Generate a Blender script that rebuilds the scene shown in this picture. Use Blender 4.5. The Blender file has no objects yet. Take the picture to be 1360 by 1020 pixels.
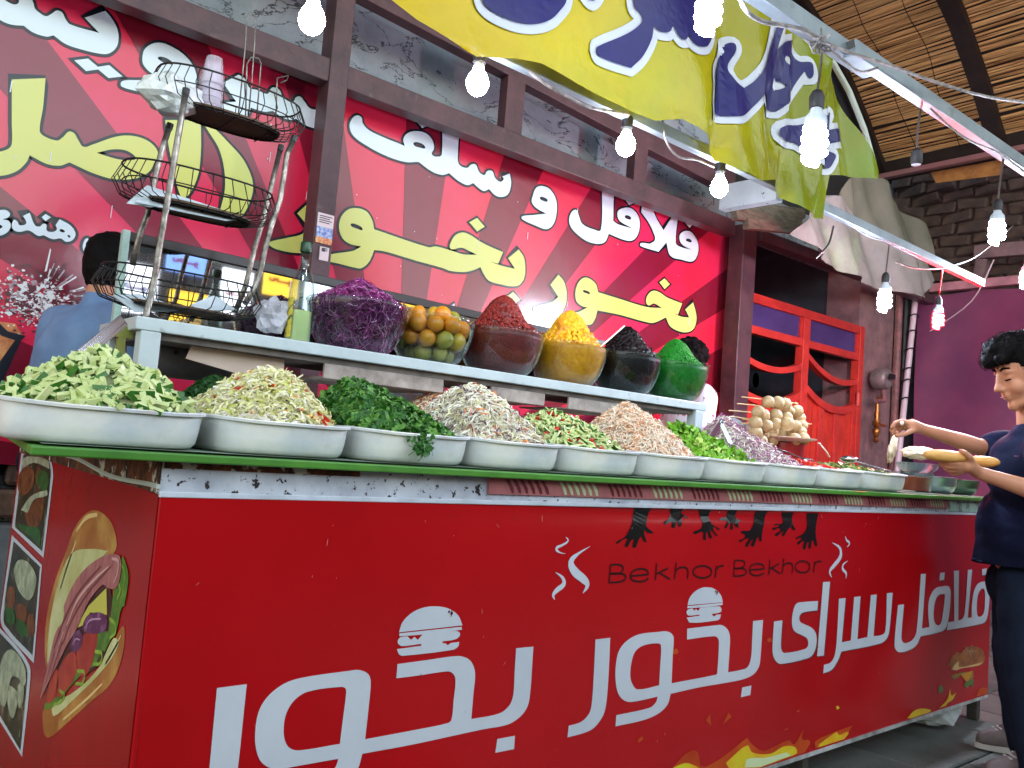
import bpy, bmesh, math, random
import numpy as np
from mathutils import Vector, Matrix, Euler, noise, geometry

random.seed(7); rng = np.random.default_rng(7)
SC = bpy.context.scene
C = SC.collection

# ------------------------------------------------------------------ camera, world, exposure
cd = bpy.data.cameras.new('camera'); cam = bpy.data.objects.new('camera', cd); C.objects.link(cam)
cd.sensor_width = 36.0; cd.lens = 1096.5758 / 1360 * 36.0; cd.clip_start = 0.05; cd.clip_end = 200
_r = Vector((0.7629, -0.6417, 0.0785)); _u = Vector((-0.1099, -0.0091, 0.9939)); _f = Vector((0.6370, 0.7669, 0.0775))
_r.normalize(); _b = -_f.normalized(); _u = _b.cross(_r).normalized(); _r = _u.cross(_b)
cam.matrix_world = Matrix(((_r.x, _u.x, _b.x, 0), (_r.y, _u.y, _b.y, 0), (_r.z, _u.z, _b.z, 1.12), (0, 0, 0, 1)))
SC.camera = cam
W = bpy.data.worlds.new('World'); SC.world = W; W.use_nodes = True
_n = W.node_tree.nodes; _n.clear()
_o = _n.new('ShaderNodeOutputWorld'); _bg = _n.new('ShaderNodeBackground'); _sk = _n.new('ShaderNodeTexSky')
_sk.sky_type = 'NISHITA'; _sk.sun_disc = False; _sk.sun_elevation = math.radians(4.0); _sk.sun_rotation = math.radians(0)
_bg.inputs['Strength'].default_value = 1.85          # the last dusk light over the street
_hs = _n.new('ShaderNodeHueSaturation'); _hs.inputs['Saturation'].default_value = 0.55
W.node_tree.links.new(_sk.outputs[0], _hs.inputs['Color']); W.node_tree.links.new(_hs.outputs[0], _bg.inputs[0]); W.node_tree.links.new(_bg.outputs[0], _o.inputs[0])
SC.view_settings.view_transform = 'Standard'; SC.view_settings.look = 'None'
SC.view_settings.exposure = 0.0; SC.view_settings.gamma = 1.0; SC.view_settings.use_curve_mapping = False
SC.cycles.use_denoising = True
SC.cycles.max_bounces = 7; SC.cycles.diffuse_bounces = 3; SC.cycles.glossy_bounces = 4
SC.cycles.transmission_bounces = 7; SC.cycles.transparent_max_bounces = 12
SC.cycles.sample_clamp_indirect = 6.0; SC.cycles.caustics_reflective = False; SC.cycles.caustics_refractive = False

# lettering and printed shapes: plane coordinates in metres (x, z, corner flag) or (x, z, stroke width)
ART={}
ART['cart_white']=[[[(0.6483,0.6133,1),(0.708,0.6134,1),(0.7081,0.5564,0),(0.7082,0.4547,0),(0.705,0.4149,0),(0.6846,0.3839,0),(0.6343,0.375,1),(0.636,0.4064,1),(0.6499,0.4183,0),(0.6505,0.4651,0),(0.6494,0.5373,0)]],[[(0.993,0.4609,1),(0.9944,0.5329,0),(0.9933,0.5843,0),(0.9847,0.6024,0),(0.9604,0.6136,0),(0.9327,0.6144,0),(0.8277,0.6125,0),(0.7874,0.6046,0),(0.7555,0.5836,0),(0.739,0.5547,0),(0.7367,0.5111,0),(0.7429,0.4792,0),(0.7552,0.4552,0),(0.7766,0.4384,0),(0.7999,0.4328,0),(0.8409,0.4317,0),(0.9314,0.43,1),(0.9254,0.4126,0),(0.9109,0.4016,0),(0.8807,0.3965,0),(0.7697,0.397,1),(0.7662,0.3642,1),(0.8966,0.361,0),(0.9522,0.369,0),(0.9813,0.3996,0),(0.9896,0.4304,1),(1.124,0.429,0),(1.3248,0.4321,0),(1.401,0.4318,0),(1.4393,0.444,0),(1.4638,0.4669,0),(1.4701,0.5025,0),(1.4702,0.559,0),(1.4697,0.6175,1),(1.4112,0.6186,1),(1.412,0.5588,0),(1.4133,0.5031,0),(1.4028,0.4785,0),(1.372,0.4634,0),(1.285,0.4623,1),(1.2851,0.5195,0),(1.2852,0.5697,0),(1.2731,0.5962,0),(1.2535,0.6107,0),(1.2251,0.6176,0),(1.1411,0.6168,0),(1.0591,0.6161,1),(1.0596,0.5844,1),(1.126,0.5839,0),(1.1935,0.5846,0),(1.2132,0.5808,0),(1.2267,0.5639,0),(1.2267,0.5146,0),(1.2249,0.4689,0),(1.2139,0.4629,0),(1.1352,0.4612,0)],[(0.9318,0.5776,0),(0.9201,0.5824,0),(0.8429,0.5818,0),(0.8146,0.568,0),(0.7997,0.5435,0),(0.7973,0.5121,0),(0.8034,0.4874,0),(0.8162,0.4708,0),(0.8376,0.4632,0),(0.9313,0.4611,1),(0.9332,0.519,0),(0.9346,0.5661,0)]],[[(1.0552,0.6869,1),(1.0624,0.7093,0),(1.0855,0.7285,0),(1.1173,0.7385,0),(1.1546,0.7386,0),(1.1899,0.7309,0),(1.219,0.7134,0),(1.2342,0.689,1)]],[[(1.0562,0.6845,1),(1.2318,0.6857,1),(1.2325,0.6788,0),(1.0586,0.6778,0)]],[[(1.0606,0.6755,0),(1.0794,0.676,1),(1.0901,0.6671,1),(1.0985,0.6732,1),(1.1084,0.6655,1),(1.12,0.6765,1),(1.211,0.6774,0),(1.2251,0.6741,0),(1.2291,0.666,0),(1.217,0.6577,0),(1.1792,0.656,1),(1.1797,0.6517,1),(1.1886,0.6503,1),(1.1957,0.6454,1),(1.2041,0.6501,1),(1.2287,0.6504,1),(1.2267,0.6397,0),(1.2117,0.6334,0),(1.0739,0.6331,0),(1.0611,0.6373,0),(1.0538,0.6497,1),(1.1198,0.651,1),(1.1193,0.6556,1),(1.0681,0.6552,0),(1.0561,0.6612,0),(1.0543,0.6687,0)]],[[(1.3721,0.4015,1),(1.4293,0.4007,1),(1.4298,0.3676,1),(1.369,0.3688,1)]],[[(1.6984,0.6159,1),(1.7573,0.6154,1),(1.7597,0.5034,0),(1.7566,0.4317,0),(1.7462,0.4033,0),(1.7159,0.3781,0),(1.6824,0.37,0),(1.6151,0.3673,1),(1.617,0.3974,1),(1.6624,0.4007,0),(1.6904,0.4171,0),(1.6989,0.4395,0),(1.7004,0.5102,0)]],[[(2.0958,0.6847,1),(2.1045,0.7059,0),(2.13,0.7247,0),(2.1625,0.734,0),(2.1906,0.7347,0),(2.2256,0.7286,0),(2.2626,0.7077,0),(2.2768,0.6832,1)]],[[(2.096,0.682,1),(2.2752,0.6816,1),(2.2746,0.675,0),(2.0977,0.6756,0)]],[[(2.1051,0.6725,0),(2.1213,0.6738,1),(2.1303,0.6658,1),(2.1392,0.671,1),(2.1498,0.6639,1),(2.1601,0.6731,1),(2.2544,0.6717,0),(2.2697,0.6648,0),(2.2679,0.6535,0),(2.2201,0.6497,1),(2.225,0.646,1),(2.2341,0.6412,1),(2.2452,0.6463,1),(2.2699,0.6454,1),(2.264,0.6329,0),(2.2499,0.6281,0),(2.1119,0.6313,0),(2.0951,0.6475,1),(2.1585,0.6488,1),(2.1582,0.6522,1),(2.1043,0.6532,0),(2.0937,0.6615,0),(2.0962,0.6697,0)]],[[(2.4057,0.4013,1),(2.4581,0.4013,1),(2.4546,0.3709,1),(2.4009,0.3706,1)]],[[(2.0382,0.4582,1),(2.0369,0.5395,0),(2.037,0.5917,0),(2.0252,0.6057,0),(1.9985,0.6143,0),(1.968,0.6152,0),(1.8793,0.6151,0),(1.8285,0.6016,0),(1.7964,0.5754,0),(1.7869,0.5336,0),(1.7915,0.4875,0),(1.8061,0.4554,0),(1.8312,0.4353,0),(1.8648,0.4269,0),(1.9766,0.4273,1),(1.9706,0.4122,0),(1.9446,0.4,0),(1.8018,0.3989,1),(1.8012,0.3682,1),(1.9233,0.3685,0),(1.9865,0.3783,0),(2.0251,0.3986,0),(2.0366,0.4277,1),(2.1701,0.4298,0),(2.2959,0.4276,0),(2.4046,0.4271,0),(2.4667,0.4361,0),(2.4967,0.4581,0),(2.5034,0.4901,0),(2.5059,0.5519,0),(2.508,0.6114,1),(2.4497,0.6119,1),(2.449,0.5531,0),(2.4482,0.4956,0),(2.4322,0.4649,0),(2.3892,0.4589,0),(2.3224,0.4592,1),(2.3242,0.5148,0),(2.3235,0.5708,0),(2.3092,0.5948,0),(2.2779,0.6111,0),(2.2485,0.6133,0),(2.1001,0.6139,1),(2.1017,0.5812,1),(2.2344,0.5801,0),(2.2582,0.5729,0),(2.2658,0.555,0),(2.2644,0.4622,1),(2.2578,0.4588,0),(2.0596,0.4583,0)],[(1.9797,0.5734,0),(1.9663,0.5817,0),(1.902,0.5817,0),(1.8672,0.5686,0),(1.8533,0.5421,0),(1.8499,0.5053,0),(1.8595,0.4795,0),(1.8853,0.4593,0),(1.9809,0.4593,1),(1.9806,0.513,0)]]]
ART['cart_small']=[[[(2.5743,0.6018,1),(2.627,0.6017,1),(2.6244,0.5568,0),(2.6249,0.5155,0),(2.6336,0.4959,0),(2.6552,0.4882,0),(2.7769,0.4893,0),(2.8018,0.4994,0),(2.7958,0.5233,0),(2.765,0.5376,0),(2.7049,0.5598,0),(2.6881,0.5859,0),(2.6913,0.6277,0),(2.7103,0.6534,0),(2.7536,0.6567,0),(2.8551,0.6548,1),(2.8545,0.6211,1),(2.7572,0.6196,0),(2.7362,0.6094,0),(2.7379,0.5919,0),(2.7609,0.5805,0),(2.8223,0.5603,0),(2.855,0.534,0),(2.8588,0.4943,0),(2.8388,0.4647,0),(2.8023,0.4547,0),(2.6308,0.4531,0),(2.5952,0.468,0),(2.5758,0.494,0),(2.5719,0.5351,0)]],[[(2.8833,0.7216,1),(2.9324,0.721,1),(2.917,0.4531,1),(2.8686,0.4555,1)]],[[(3.0043,0.6549,1),(3.0538,0.6546,1),(3.0433,0.4898,1),(3.1114,0.4903,1),(3.1185,0.6551,1),(3.1683,0.655,1),(3.1626,0.4909,1),(3.2414,0.4928,1),(3.2512,0.6552,1),(3.2992,0.6553,1),(3.2923,0.4922,1),(3.3565,0.491,0),(3.389,0.5041,0),(3.3843,0.6556,1),(3.4349,0.6552,1),(3.4235,0.5013,0),(3.4034,0.4713,0),(3.3483,0.4577,0),(3.0446,0.4553,1),(3.0228,0.4257,0),(2.982,0.3959,0),(2.9184,0.3886,1),(2.9211,0.4193,1),(2.9698,0.4238,0),(2.9964,0.4478,0),(3.0047,0.5152,0)]],[[(3.4877,0.6028,1),(3.5414,0.6023,1),(3.5341,0.4709,0),(3.5457,0.4482,0),(3.5827,0.4395,0),(3.6432,0.4507,0),(3.6717,0.4816,0),(3.6843,0.7223,1),(3.7333,0.7211,1),(3.7218,0.4888,1),(3.7931,0.49,1),(3.7734,0.5641,0),(3.782,0.6148,0),(3.8318,0.6524,0),(3.9059,0.6593,0),(3.9759,0.6543,0),(3.9967,0.6267,0),(3.9876,0.521,0),(3.9571,0.4705,0),(3.8759,0.4584,0),(3.712,0.456,1),(3.683,0.4251,0),(3.6222,0.4086,0),(3.5256,0.4068,0),(3.4824,0.427,0),(3.4755,0.4651,0)],[(3.9374,0.6151,0),(3.9297,0.6243,0),(3.8617,0.6191,0),(3.8317,0.5776,0),(3.8373,0.5141,0),(3.873,0.4914,0),(3.9064,0.4976,0),(3.9235,0.5371,0)]],[[(3.8772,0.7199,1),(3.9253,0.7212,1),(3.9213,0.6879,1),(3.872,0.6864,1)]],[[(4.0225,0.7237,1),(4.0775,0.7237,1),(4.0901,0.496,1),(4.1408,0.5044,0),(4.1601,0.5395,0),(4.1787,0.7233,1),(4.2276,0.7229,1),(4.1935,0.5008,1),(4.2391,0.5007,1),(4.2351,0.547,0),(4.2524,0.6138,0),(4.2958,0.652,0),(4.3744,0.6612,0),(4.4235,0.6559,0),(4.4438,0.6104,0),(4.4349,0.5219,0),(4.4066,0.4733,0),(4.3436,0.4622,0),(3.9718,0.4617,1),(3.9827,0.4967,1),(4.0467,0.4962,1)],[(4.3777,0.6232,0),(4.3298,0.6223,0),(4.2983,0.5865,0),(4.3,0.5119,0),(4.3327,0.4973,0),(4.3791,0.5129,0),(4.3898,0.5752,0)]],[[(4.3452,0.7209,1),(4.4014,0.7235,1),(4.396,0.692,1),(4.3478,0.6906,1)]]]
ART['steam']=[[(1.5578,0.8962,0.0012),(1.5674,0.8863,0.0049),(1.5454,0.8743,0.0061),(1.5268,0.8661,0.0086),(1.5388,0.8561,0.0037),(1.5605,0.852,0.0006)],[(1.654,0.8702,0.0006),(1.6086,0.8504,0.0075),(1.5844,0.8294,0.0198),(1.6001,0.8042,0.0249),(1.6378,0.7811,0.0226),(1.6529,0.7649,0.0164),(1.6379,0.7444,0.0019)],[(1.5297,0.8042,0.0012),(1.5567,0.7887,0.0086),(1.5627,0.772,0.0148),(1.5403,0.7579,0.0146),(1.5274,0.7453,0.0097),(1.5336,0.7329,0.0018)],[(3.0267,0.8873,0.0018),(3.0386,0.8723,0.0088),(3.0608,0.8606,0.0088),(3.0445,0.8468,0.0018)],[(2.9345,0.8648,0.0017),(2.9927,0.8424,0.0122),(2.999,0.812,0.0192),(2.9544,0.7787,0.0173),(2.9278,0.7582,0.012),(2.9431,0.7372,0.0026)],[(3.0563,0.7949,0.0009),(3.0226,0.781,0.0079),(3.0206,0.7654,0.0122),(3.0485,0.747,0.0105),(3.0485,0.7278,0.0026)]]
ART['latin']=[[(1.7409,0.8173,0.0052),(1.7403,0.7673,0.0052)],[(1.7409,0.8173,0.0052),(1.7784,0.8162,0.0052),(1.796,0.8053,0.0053),(1.7807,0.7928,0.0052),(1.7405,0.7929,0.0052)],[(1.7405,0.7929,0.0052),(1.7857,0.7913,0.0052),(1.8083,0.7807,0.0053),(1.788,0.7691,0.0052),(1.7401,0.7686,0.0052)],[(1.8308,0.7831,0.0053),(1.9067,0.7849,0.0054)],[(1.9067,0.7849,0.0054),(1.8972,0.7973,0.0054),(1.8691,0.8022,0.0054),(1.8393,0.7972,0.0053),(1.8278,0.7832,0.0053),(1.839,0.7709,0.0053),(1.8676,0.7658,0.0054),(1.893,0.7673,0.0054),(1.9078,0.7734,0.0054)],[(1.9402,0.8161,0.0055),(1.9398,0.7667,0.0055)],[(1.9953,0.8001,0.0055),(1.9402,0.7843,0.0055)],[(1.9568,0.7871,0.0055),(2.0062,0.7667,0.0056)],[(2.032,0.8163,0.0056),(2.0283,0.7652,0.0056)],[(2.0303,0.7893,0.0056),(2.0504,0.7998,0.0056),(2.0809,0.7981,0.0057),(2.0912,0.7858,0.0057),(2.0899,0.764,0.0057)],[(2.2113,0.7816,0.0058),(2.2084,0.7745,0.0058),(2.1985,0.7687,0.0058),(2.1833,0.7653,0.0058),(2.1652,0.7646,0.0058),(2.147,0.7667,0.0058),(2.1314,0.7713,0.0057),(2.1207,0.7777,0.0057),(2.1165,0.7849,0.0057),(2.1193,0.7918,0.0057),(2.1288,0.7975,0.0057),(2.1436,0.8011,0.0058),(2.1615,0.802,0.0058),(2.1799,0.8,0.0058),(2.1959,0.7954,0.0058),(2.207,0.7889,0.0058),(2.2113,0.7816,0.0058)],[(2.2339,0.7998,0.0059),(2.2314,0.762,0.0059)],[(2.2328,0.7859,0.0059),(2.25,0.7978,0.0059),(2.2722,0.7986,0.0059)],[(2.3302,0.814,0.0053),(2.3288,0.7626,0.0053)],[(2.3302,0.814,0.0053),(2.3665,0.813,0.0053),(2.3884,0.8026,0.0053),(2.3688,0.7889,0.0053),(2.3301,0.7886,0.0053)],[(2.3301,0.7886,0.0053),(2.3781,0.7871,0.0053),(2.399,0.775,0.0053),(2.3764,0.7645,0.0053),(2.3286,0.7641,0.0053)],[(2.4184,0.7804,0.0054),(2.504,0.7822,0.0055)],[(2.504,0.7822,0.0055),(2.4917,0.795,0.0055),(2.457,0.7999,0.0054),(2.4263,0.7954,0.0054),(2.4158,0.7805,0.0054),(2.4292,0.7663,0.0054),(2.4608,0.7605,0.0054),(2.4878,0.7634,0.0055),(2.5012,0.7683,0.0055)],[(2.5347,0.8125,0.0055),(2.5312,0.761,0.0055)],[(2.5904,0.7968,0.0056),(2.5322,0.7797,0.0055)],[(2.5489,0.7823,0.0055),(2.601,0.7616,0.0056)],[(2.6179,0.8136,0.0056),(2.6127,0.7612,0.0056)],[(2.6161,0.7865,0.0056),(2.6371,0.7963,0.0056),(2.667,0.7946,0.0057),(2.6771,0.783,0.0057),(2.6747,0.7605,0.0057)],[(2.7896,0.7795,0.0058),(2.7866,0.7717,0.0058),(2.7767,0.7653,0.0058),(2.7614,0.7614,0.0058),(2.7431,0.7605,0.0058),(2.7246,0.7627,0.0058),(2.7089,0.7677,0.0057),(2.6981,0.7746,0.0057),(2.6937,0.7825,0.0057),(2.6966,0.7902,0.0057),(2.7062,0.7965,0.0057),(2.721,0.8005,0.0058),(2.7392,0.8016,0.0058),(2.7578,0.7995,0.0058),(2.7739,0.7946,0.0058),(2.7851,0.7876,0.0058),(2.7896,0.7795,0.0058)],[(2.8211,0.7986,0.0059),(2.8169,0.7587,0.0059)],[(2.8192,0.7853,0.0059),(2.8374,0.7964,0.0059),(2.8664,0.7973,0.0059)]]
ART['hands']=[[[(1.8308,0.9828,1),(1.9077,0.984,1),(1.8838,0.9317,0),(1.8824,0.925,0),(1.9208,0.9046,1),(1.8947,0.9048,0),(1.8755,0.9116,0),(1.8902,0.8779,1),(1.8764,0.8814,0),(1.8628,0.8949,0),(1.8427,0.8633,1),(1.8295,0.8655,0),(1.8302,0.8886,0),(1.8076,0.8658,1),(1.7955,0.8693,0),(1.8032,0.8902,0),(1.7628,0.875,1),(1.7575,0.8796,0),(1.7948,0.8955,0),(1.8079,0.9118,0),(1.8249,0.9416,0)]],[[(1.9883,0.9804,1),(2.0513,0.9834,1),(2.0532,0.9637,0),(2.0838,0.9533,1),(2.0752,0.9483,0),(2.0577,0.9532,0),(2.046,0.9236,1),(2.0324,0.925,0),(2.031,0.939,0),(2.0131,0.9187,1),(1.9995,0.9229,0),(2.0036,0.9368,0),(1.9716,0.9298,1),(1.9624,0.9353,0),(1.9915,0.9478,0),(1.9977,0.9632,0)]],[[(2.13,0.9788,1),(2.1955,0.9797,1),(2.191,0.9395,0),(2.2422,0.9154,1),(2.2325,0.914,0),(2.2049,0.9213,0),(2.232,0.8934,1),(2.2157,0.8979,0),(2.1939,0.9104,0),(2.2047,0.8863,1),(2.1888,0.8887,0),(2.175,0.9069,0),(2.1727,0.8816,1),(2.1581,0.8853,0),(2.1548,0.907,0),(2.1168,0.9,1),(2.1046,0.9058,0),(2.1419,0.9178,0),(2.1519,0.9358,0)]],[[(2.2824,0.9771,1),(2.3336,0.9777,1),(2.3319,0.9551,0),(2.3593,0.9401,1),(2.3439,0.9378,0),(2.3393,0.9325,0),(2.3429,0.9212,1),(2.326,0.9227,0),(2.3157,0.9362,0),(2.3102,0.9137,1),(2.2946,0.9175,0),(2.2991,0.9362,0),(2.272,0.9161,1),(2.2664,0.9228,0),(2.2798,0.9398,0),(2.2395,0.9434,1),(2.2536,0.9508,0),(2.2808,0.9547,0)]],[[(2.44,0.9752,1),(2.5091,0.976,1),(2.4803,0.9133,0),(2.4771,0.8744,1),(2.4632,0.8761,0),(2.4551,0.8901,0),(2.4337,0.858,1),(2.4173,0.8614,0),(2.426,0.8827,0),(2.3977,0.8571,1),(2.384,0.8619,0),(2.4017,0.8845,0),(2.3529,0.8721,1),(2.3472,0.8775,0),(2.3811,0.8923,0),(2.3537,0.9046,1),(2.3623,0.9098,0),(2.4057,0.912,0),(2.4298,0.9404,0)]],[[(2.5953,0.973,1),(2.6694,0.9738,1),(2.6624,0.9371,0),(2.6828,0.9127,1),(2.6679,0.9111,0),(2.6488,0.9225,0),(2.6105,0.8905,1),(2.5984,0.8954,0),(2.6087,0.9089,0),(2.567,0.8908,1),(2.5549,0.8972,0),(2.5863,0.9146,0),(2.5436,0.9115,1),(2.5358,0.9179,0),(2.5779,0.9273,0),(2.5463,0.9273,1),(2.5558,0.9329,0),(2.603,0.9386,0)]],[[(2.7541,0.9722,1),(2.8336,0.973,1),(2.8152,0.9124,0),(2.832,0.8535,1),(2.8174,0.8554,0),(2.798,0.8749,0),(2.7897,0.8459,1),(2.7737,0.8478,0),(2.7715,0.871,0),(2.7508,0.8424,1),(2.7349,0.8468,0),(2.7403,0.8714,0),(2.7061,0.8595,1),(2.6977,0.8678,0),(2.7239,0.8814,0),(2.6861,0.8785,1),(2.6929,0.8866,0),(2.7301,0.8978,0),(2.7558,0.9208,0)]]]
ART['flame_orange']=[[[(2.0677,0.2084,1),(2.128,0.2382,0),(2.1802,0.2373,0),(2.2049,0.1891,1),(2.2393,0.1814,0),(2.3347,0.1988,0),(2.4483,0.2344,1),(2.4811,0.2078,0),(2.5461,0.1755,0),(2.6096,0.1779,0),(2.7081,0.1841,0),(2.744,0.1647,0),(2.8008,0.2059,1),(2.795,0.1746,0),(2.85,0.1566,0),(2.8259,0.1282,1),(2.8173,0.125,1),(2.5359,0.1193,1),(2.0734,0.1511,1)]],[[(2.8867,0.1506,0),(2.9976,0.1614,0),(3.155,0.1665,1),(3.1173,0.1378,0),(3.0886,0.1247,1),(2.889,0.1259,1)]],[[(4.3303,0.1306,1),(4.3593,0.1577,0),(4.4557,0.1522,1),(4.4517,0.1226,1),(4.3307,0.1256,1)]],[[(2.2185,0.3234,1),(2.2372,0.3409,1),(2.2478,0.3028,1)]],[[(2.3109,0.2975,1),(2.3361,0.3311,1),(2.3549,0.3159,1)]],[[(2.6706,0.2259,1),(2.7039,0.228,1),(2.6878,0.2205,1)]],[[(2.7469,0.2779,1),(2.7764,0.2784,1),(2.7597,0.2716,1)]],[[(2.0335,0.548,0),(2.0506,0.5594,1),(2.0631,0.5501,0),(2.0577,0.5414,1)]],[[(2.5398,0.5416,0),(2.5504,0.5492,1),(2.5695,0.539,0),(2.5554,0.5318,1)]],[[(1.8979,0.3138,1),(1.9176,0.324,1),(1.9248,0.3134,1),(1.9071,0.3068,1)]]]
ART['flame_yellow']=[[[(2.3372,0.1736,1),(2.4213,0.205,0),(2.4582,0.2099,1),(2.4836,0.1817,0),(2.5954,0.1584,0),(2.676,0.1687,0),(2.7448,0.1555,0),(2.7641,0.1341,0),(2.7475,0.1279,1),(2.5355,0.1237,1),(2.3852,0.1235,1)]],[[(2.0677,0.2084,1),(2.1308,0.2103,0),(2.1987,0.1847,1),(2.1339,0.1784,1)]],[[(2.9155,0.1365,0),(3.036,0.1631,1),(3.057,0.1472,0),(3.1265,0.1461,0),(3.0984,0.1261,1),(2.9072,0.1266,1)]],[[(3.6149,0.1276,1),(3.6745,0.1485,0),(3.7501,0.1491,0),(3.8429,0.1284,0),(3.8171,0.123,1),(3.6521,0.1222,1)]],[[(3.9233,0.1275,1),(4.0035,0.1549,0),(4.0278,0.1984,1),(4.0447,0.167,0),(4.0957,0.1723,1),(4.0606,0.1474,0),(4.0051,0.1372,0),(3.9919,0.1286,1)]],[[(3.0234,0.2558,1),(3.037,0.2569,1),(3.0536,0.2459,1),(3.0324,0.243,1)]]]
ART['flame_pale']=[[[(2.4424,0.1406,1),(2.455,0.1654,0),(2.5643,0.1506,0),(2.6949,0.1458,1),(2.7217,0.1305,1),(2.5353,0.1255,1)]]]
ART['bun_front']=[[[(4.0298,0.2822,1),(4.0626,0.314,0),(4.1253,0.3435,0),(4.1976,0.3668,0),(4.2896,0.3614,0),(4.3867,0.3307,0),(4.4033,0.2853,0),(4.3443,0.2697,0),(4.146,0.2755,0),(4.0878,0.2729,1)]],[[(3.9998,0.303,1),(4.0389,0.34,0),(4.1098,0.3539,0),(4.0975,0.3283,0),(4.0431,0.2925,1)]]]
ART['patty_front']=[[[(4.025,0.2563,1),(4.1475,0.2574,0),(4.2762,0.2481,1),(4.2785,0.2215,1),(4.2413,0.2106,0),(4.1486,0.2453,0),(4.0769,0.2327,1)]]]
ART['cheese_front']=[[[(4.1335,0.25,1),(4.2681,0.2532,1),(4.2474,0.2281,0),(4.2118,0.202,1)]]]
ART['lettuce_front']=[[[(4.1816,0.2055,0),(4.226,0.2124,0),(4.2796,0.2092,0),(4.2825,0.1753,1),(4.2432,0.1892,0),(4.2137,0.1806,1),(4.183,0.1904,0)]],[[(3.9052,0.2039,0),(3.9168,0.2254,0),(3.9447,0.2192,0),(3.9534,0.1979,0),(3.9265,0.1927,0)]]]
ART['cream_front']=[[[(4.0441,0.2806,1),(4.0709,0.3014,0),(4.1137,0.3088,0),(4.1158,0.2847,0),(4.391,0.2803,1),(4.3443,0.2697,0),(4.146,0.2755,0),(4.0878,0.2729,1)]]]
ART['bun_left']=[[[(2.3203,0.4967,0),(2.3634,0.5505,0),(2.369,0.6142,0),(2.3241,0.7034,0),(2.2562,0.7779,0),(2.1913,0.8491,0),(2.1025,0.8937,0),(2.0074,0.9092,0),(1.9095,0.9012,0),(1.8491,0.8779,0),(1.8325,0.8501,0),(1.8987,0.8168,0),(2.0709,0.7028,0),(2.1376,0.6157,0),(2.1949,0.5654,0),(2.2631,0.4953,0)]],[[(2.288,0.3957,0),(2.0327,0.5039,0),(1.8156,0.6274,0),(1.7508,0.6997,0),(1.7156,0.7136,0),(1.7112,0.6589,0),(1.7654,0.5955,0),(1.8759,0.5334,0),(2.0828,0.4186,0),(2.2022,0.3566,0),(2.2629,0.353,0)]]]
ART['crumb_left']=[[[(2.3076,0.5077,0),(2.3263,0.6067,0),(2.278,0.7191,0),(2.1929,0.7872,0),(2.0111,0.8247,0),(1.8871,0.8376,1),(2.0875,0.7364,0),(2.1925,0.657,0),(2.1977,0.6027,0),(2.2746,0.5157,0)]],[[(2.2061,0.4266,0),(2.0092,0.5173,0),(1.856,0.6044,0),(1.7781,0.681,0),(1.7412,0.6767,0),(1.8304,0.6043,0),(2.003,0.505,0),(2.1801,0.4117,0)]]]
ART['lettuce_left']=[[[(1.7759,0.8452,1),(1.724,0.812,0),(1.7278,0.7548,1),(1.7464,0.7448,0),(1.7614,0.6974,1),(1.789,0.6786,0),(1.8233,0.645,1),(1.8461,0.6396,0),(1.8822,0.6045,0),(1.9499,0.5742,1),(2.0422,0.5226,0),(2.1908,0.431,0),(2.2815,0.3975,1),(2.273,0.4154,0),(2.1452,0.4733,1),(2.0517,0.5414,0),(1.896,0.6346,1),(1.8858,0.6704,0),(1.8163,0.6855,1),(1.8117,0.732,0),(1.8124,0.7906,0)]]]
ART['tomato_left']=[[[(2.0364,0.6021,0),(1.984,0.6456,0),(1.8978,0.6678,0),(1.8867,0.6434,0),(1.9345,0.5713,0),(2.0145,0.5579,0)]],[[(2.1785,0.4717,0),(2.1733,0.5254,0),(2.0605,0.5893,0),(2.0198,0.5566,0),(2.1161,0.4812,0),(2.1713,0.4588,0)]],[[(2.2646,0.4332,0),(2.2395,0.4859,0),(2.1848,0.515,0),(2.1749,0.4652,0),(2.241,0.4244,0)]]]
ART['onion_left']=[[[(2.0127,0.657,0),(1.9633,0.6917,0),(1.8406,0.7131,0),(1.8301,0.689,0),(1.9085,0.6621,0),(1.9855,0.6488,0)]],[[(2.0917,0.5893,0),(2.0661,0.6313,0),(2.0034,0.6378,0),(2.0096,0.6083,0)]]]
ART['cheese_left']=[[[(2.0694,0.6378,1),(1.9837,0.7051,1),(1.8633,0.7652,1),(1.8366,0.7152,1),(1.9648,0.6949,1),(2.0127,0.657,1)]]]
ART['ham_left']=[[[(2.1961,0.664,0),(2.0941,0.7499,0),(1.9261,0.8195,0),(1.7979,0.842,0),(1.7737,0.823,0),(1.7851,0.7823,0),(1.8516,0.7673,0),(1.8898,0.7672,0),(1.9867,0.7116,0),(2.0555,0.6407,0),(2.1238,0.5892,0),(2.1689,0.5489,0),(2.2761,0.4532,0),(2.3265,0.4083,1),(2.2785,0.5226,0),(2.2448,0.5925,0),(2.1816,0.6364,0)]]]
ART['frame_left']=[[[(2.9711,0.9895,1),(2.6327,0.9957,0),(2.5421,0.9867,0),(2.4935,0.9549,0),(2.4894,0.9118,0),(2.4889,0.733,1),(2.9758,0.7524,1)]],[[(2.9608,0.7312,1),(2.4955,0.7127,1),(2.452,0.4668,1),(2.8761,0.4553,0),(2.9766,0.473,0),(2.979,0.532,1)]],[[(3.1684,0.4336,1),(2.9864,0.4462,1),(2.6654,0.4564,0),(2.4972,0.449,0),(2.4699,0.4266,0),(2.4565,0.2285,1),(2.8124,0.2178,1),(2.9775,0.1983,1)]]]
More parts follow.
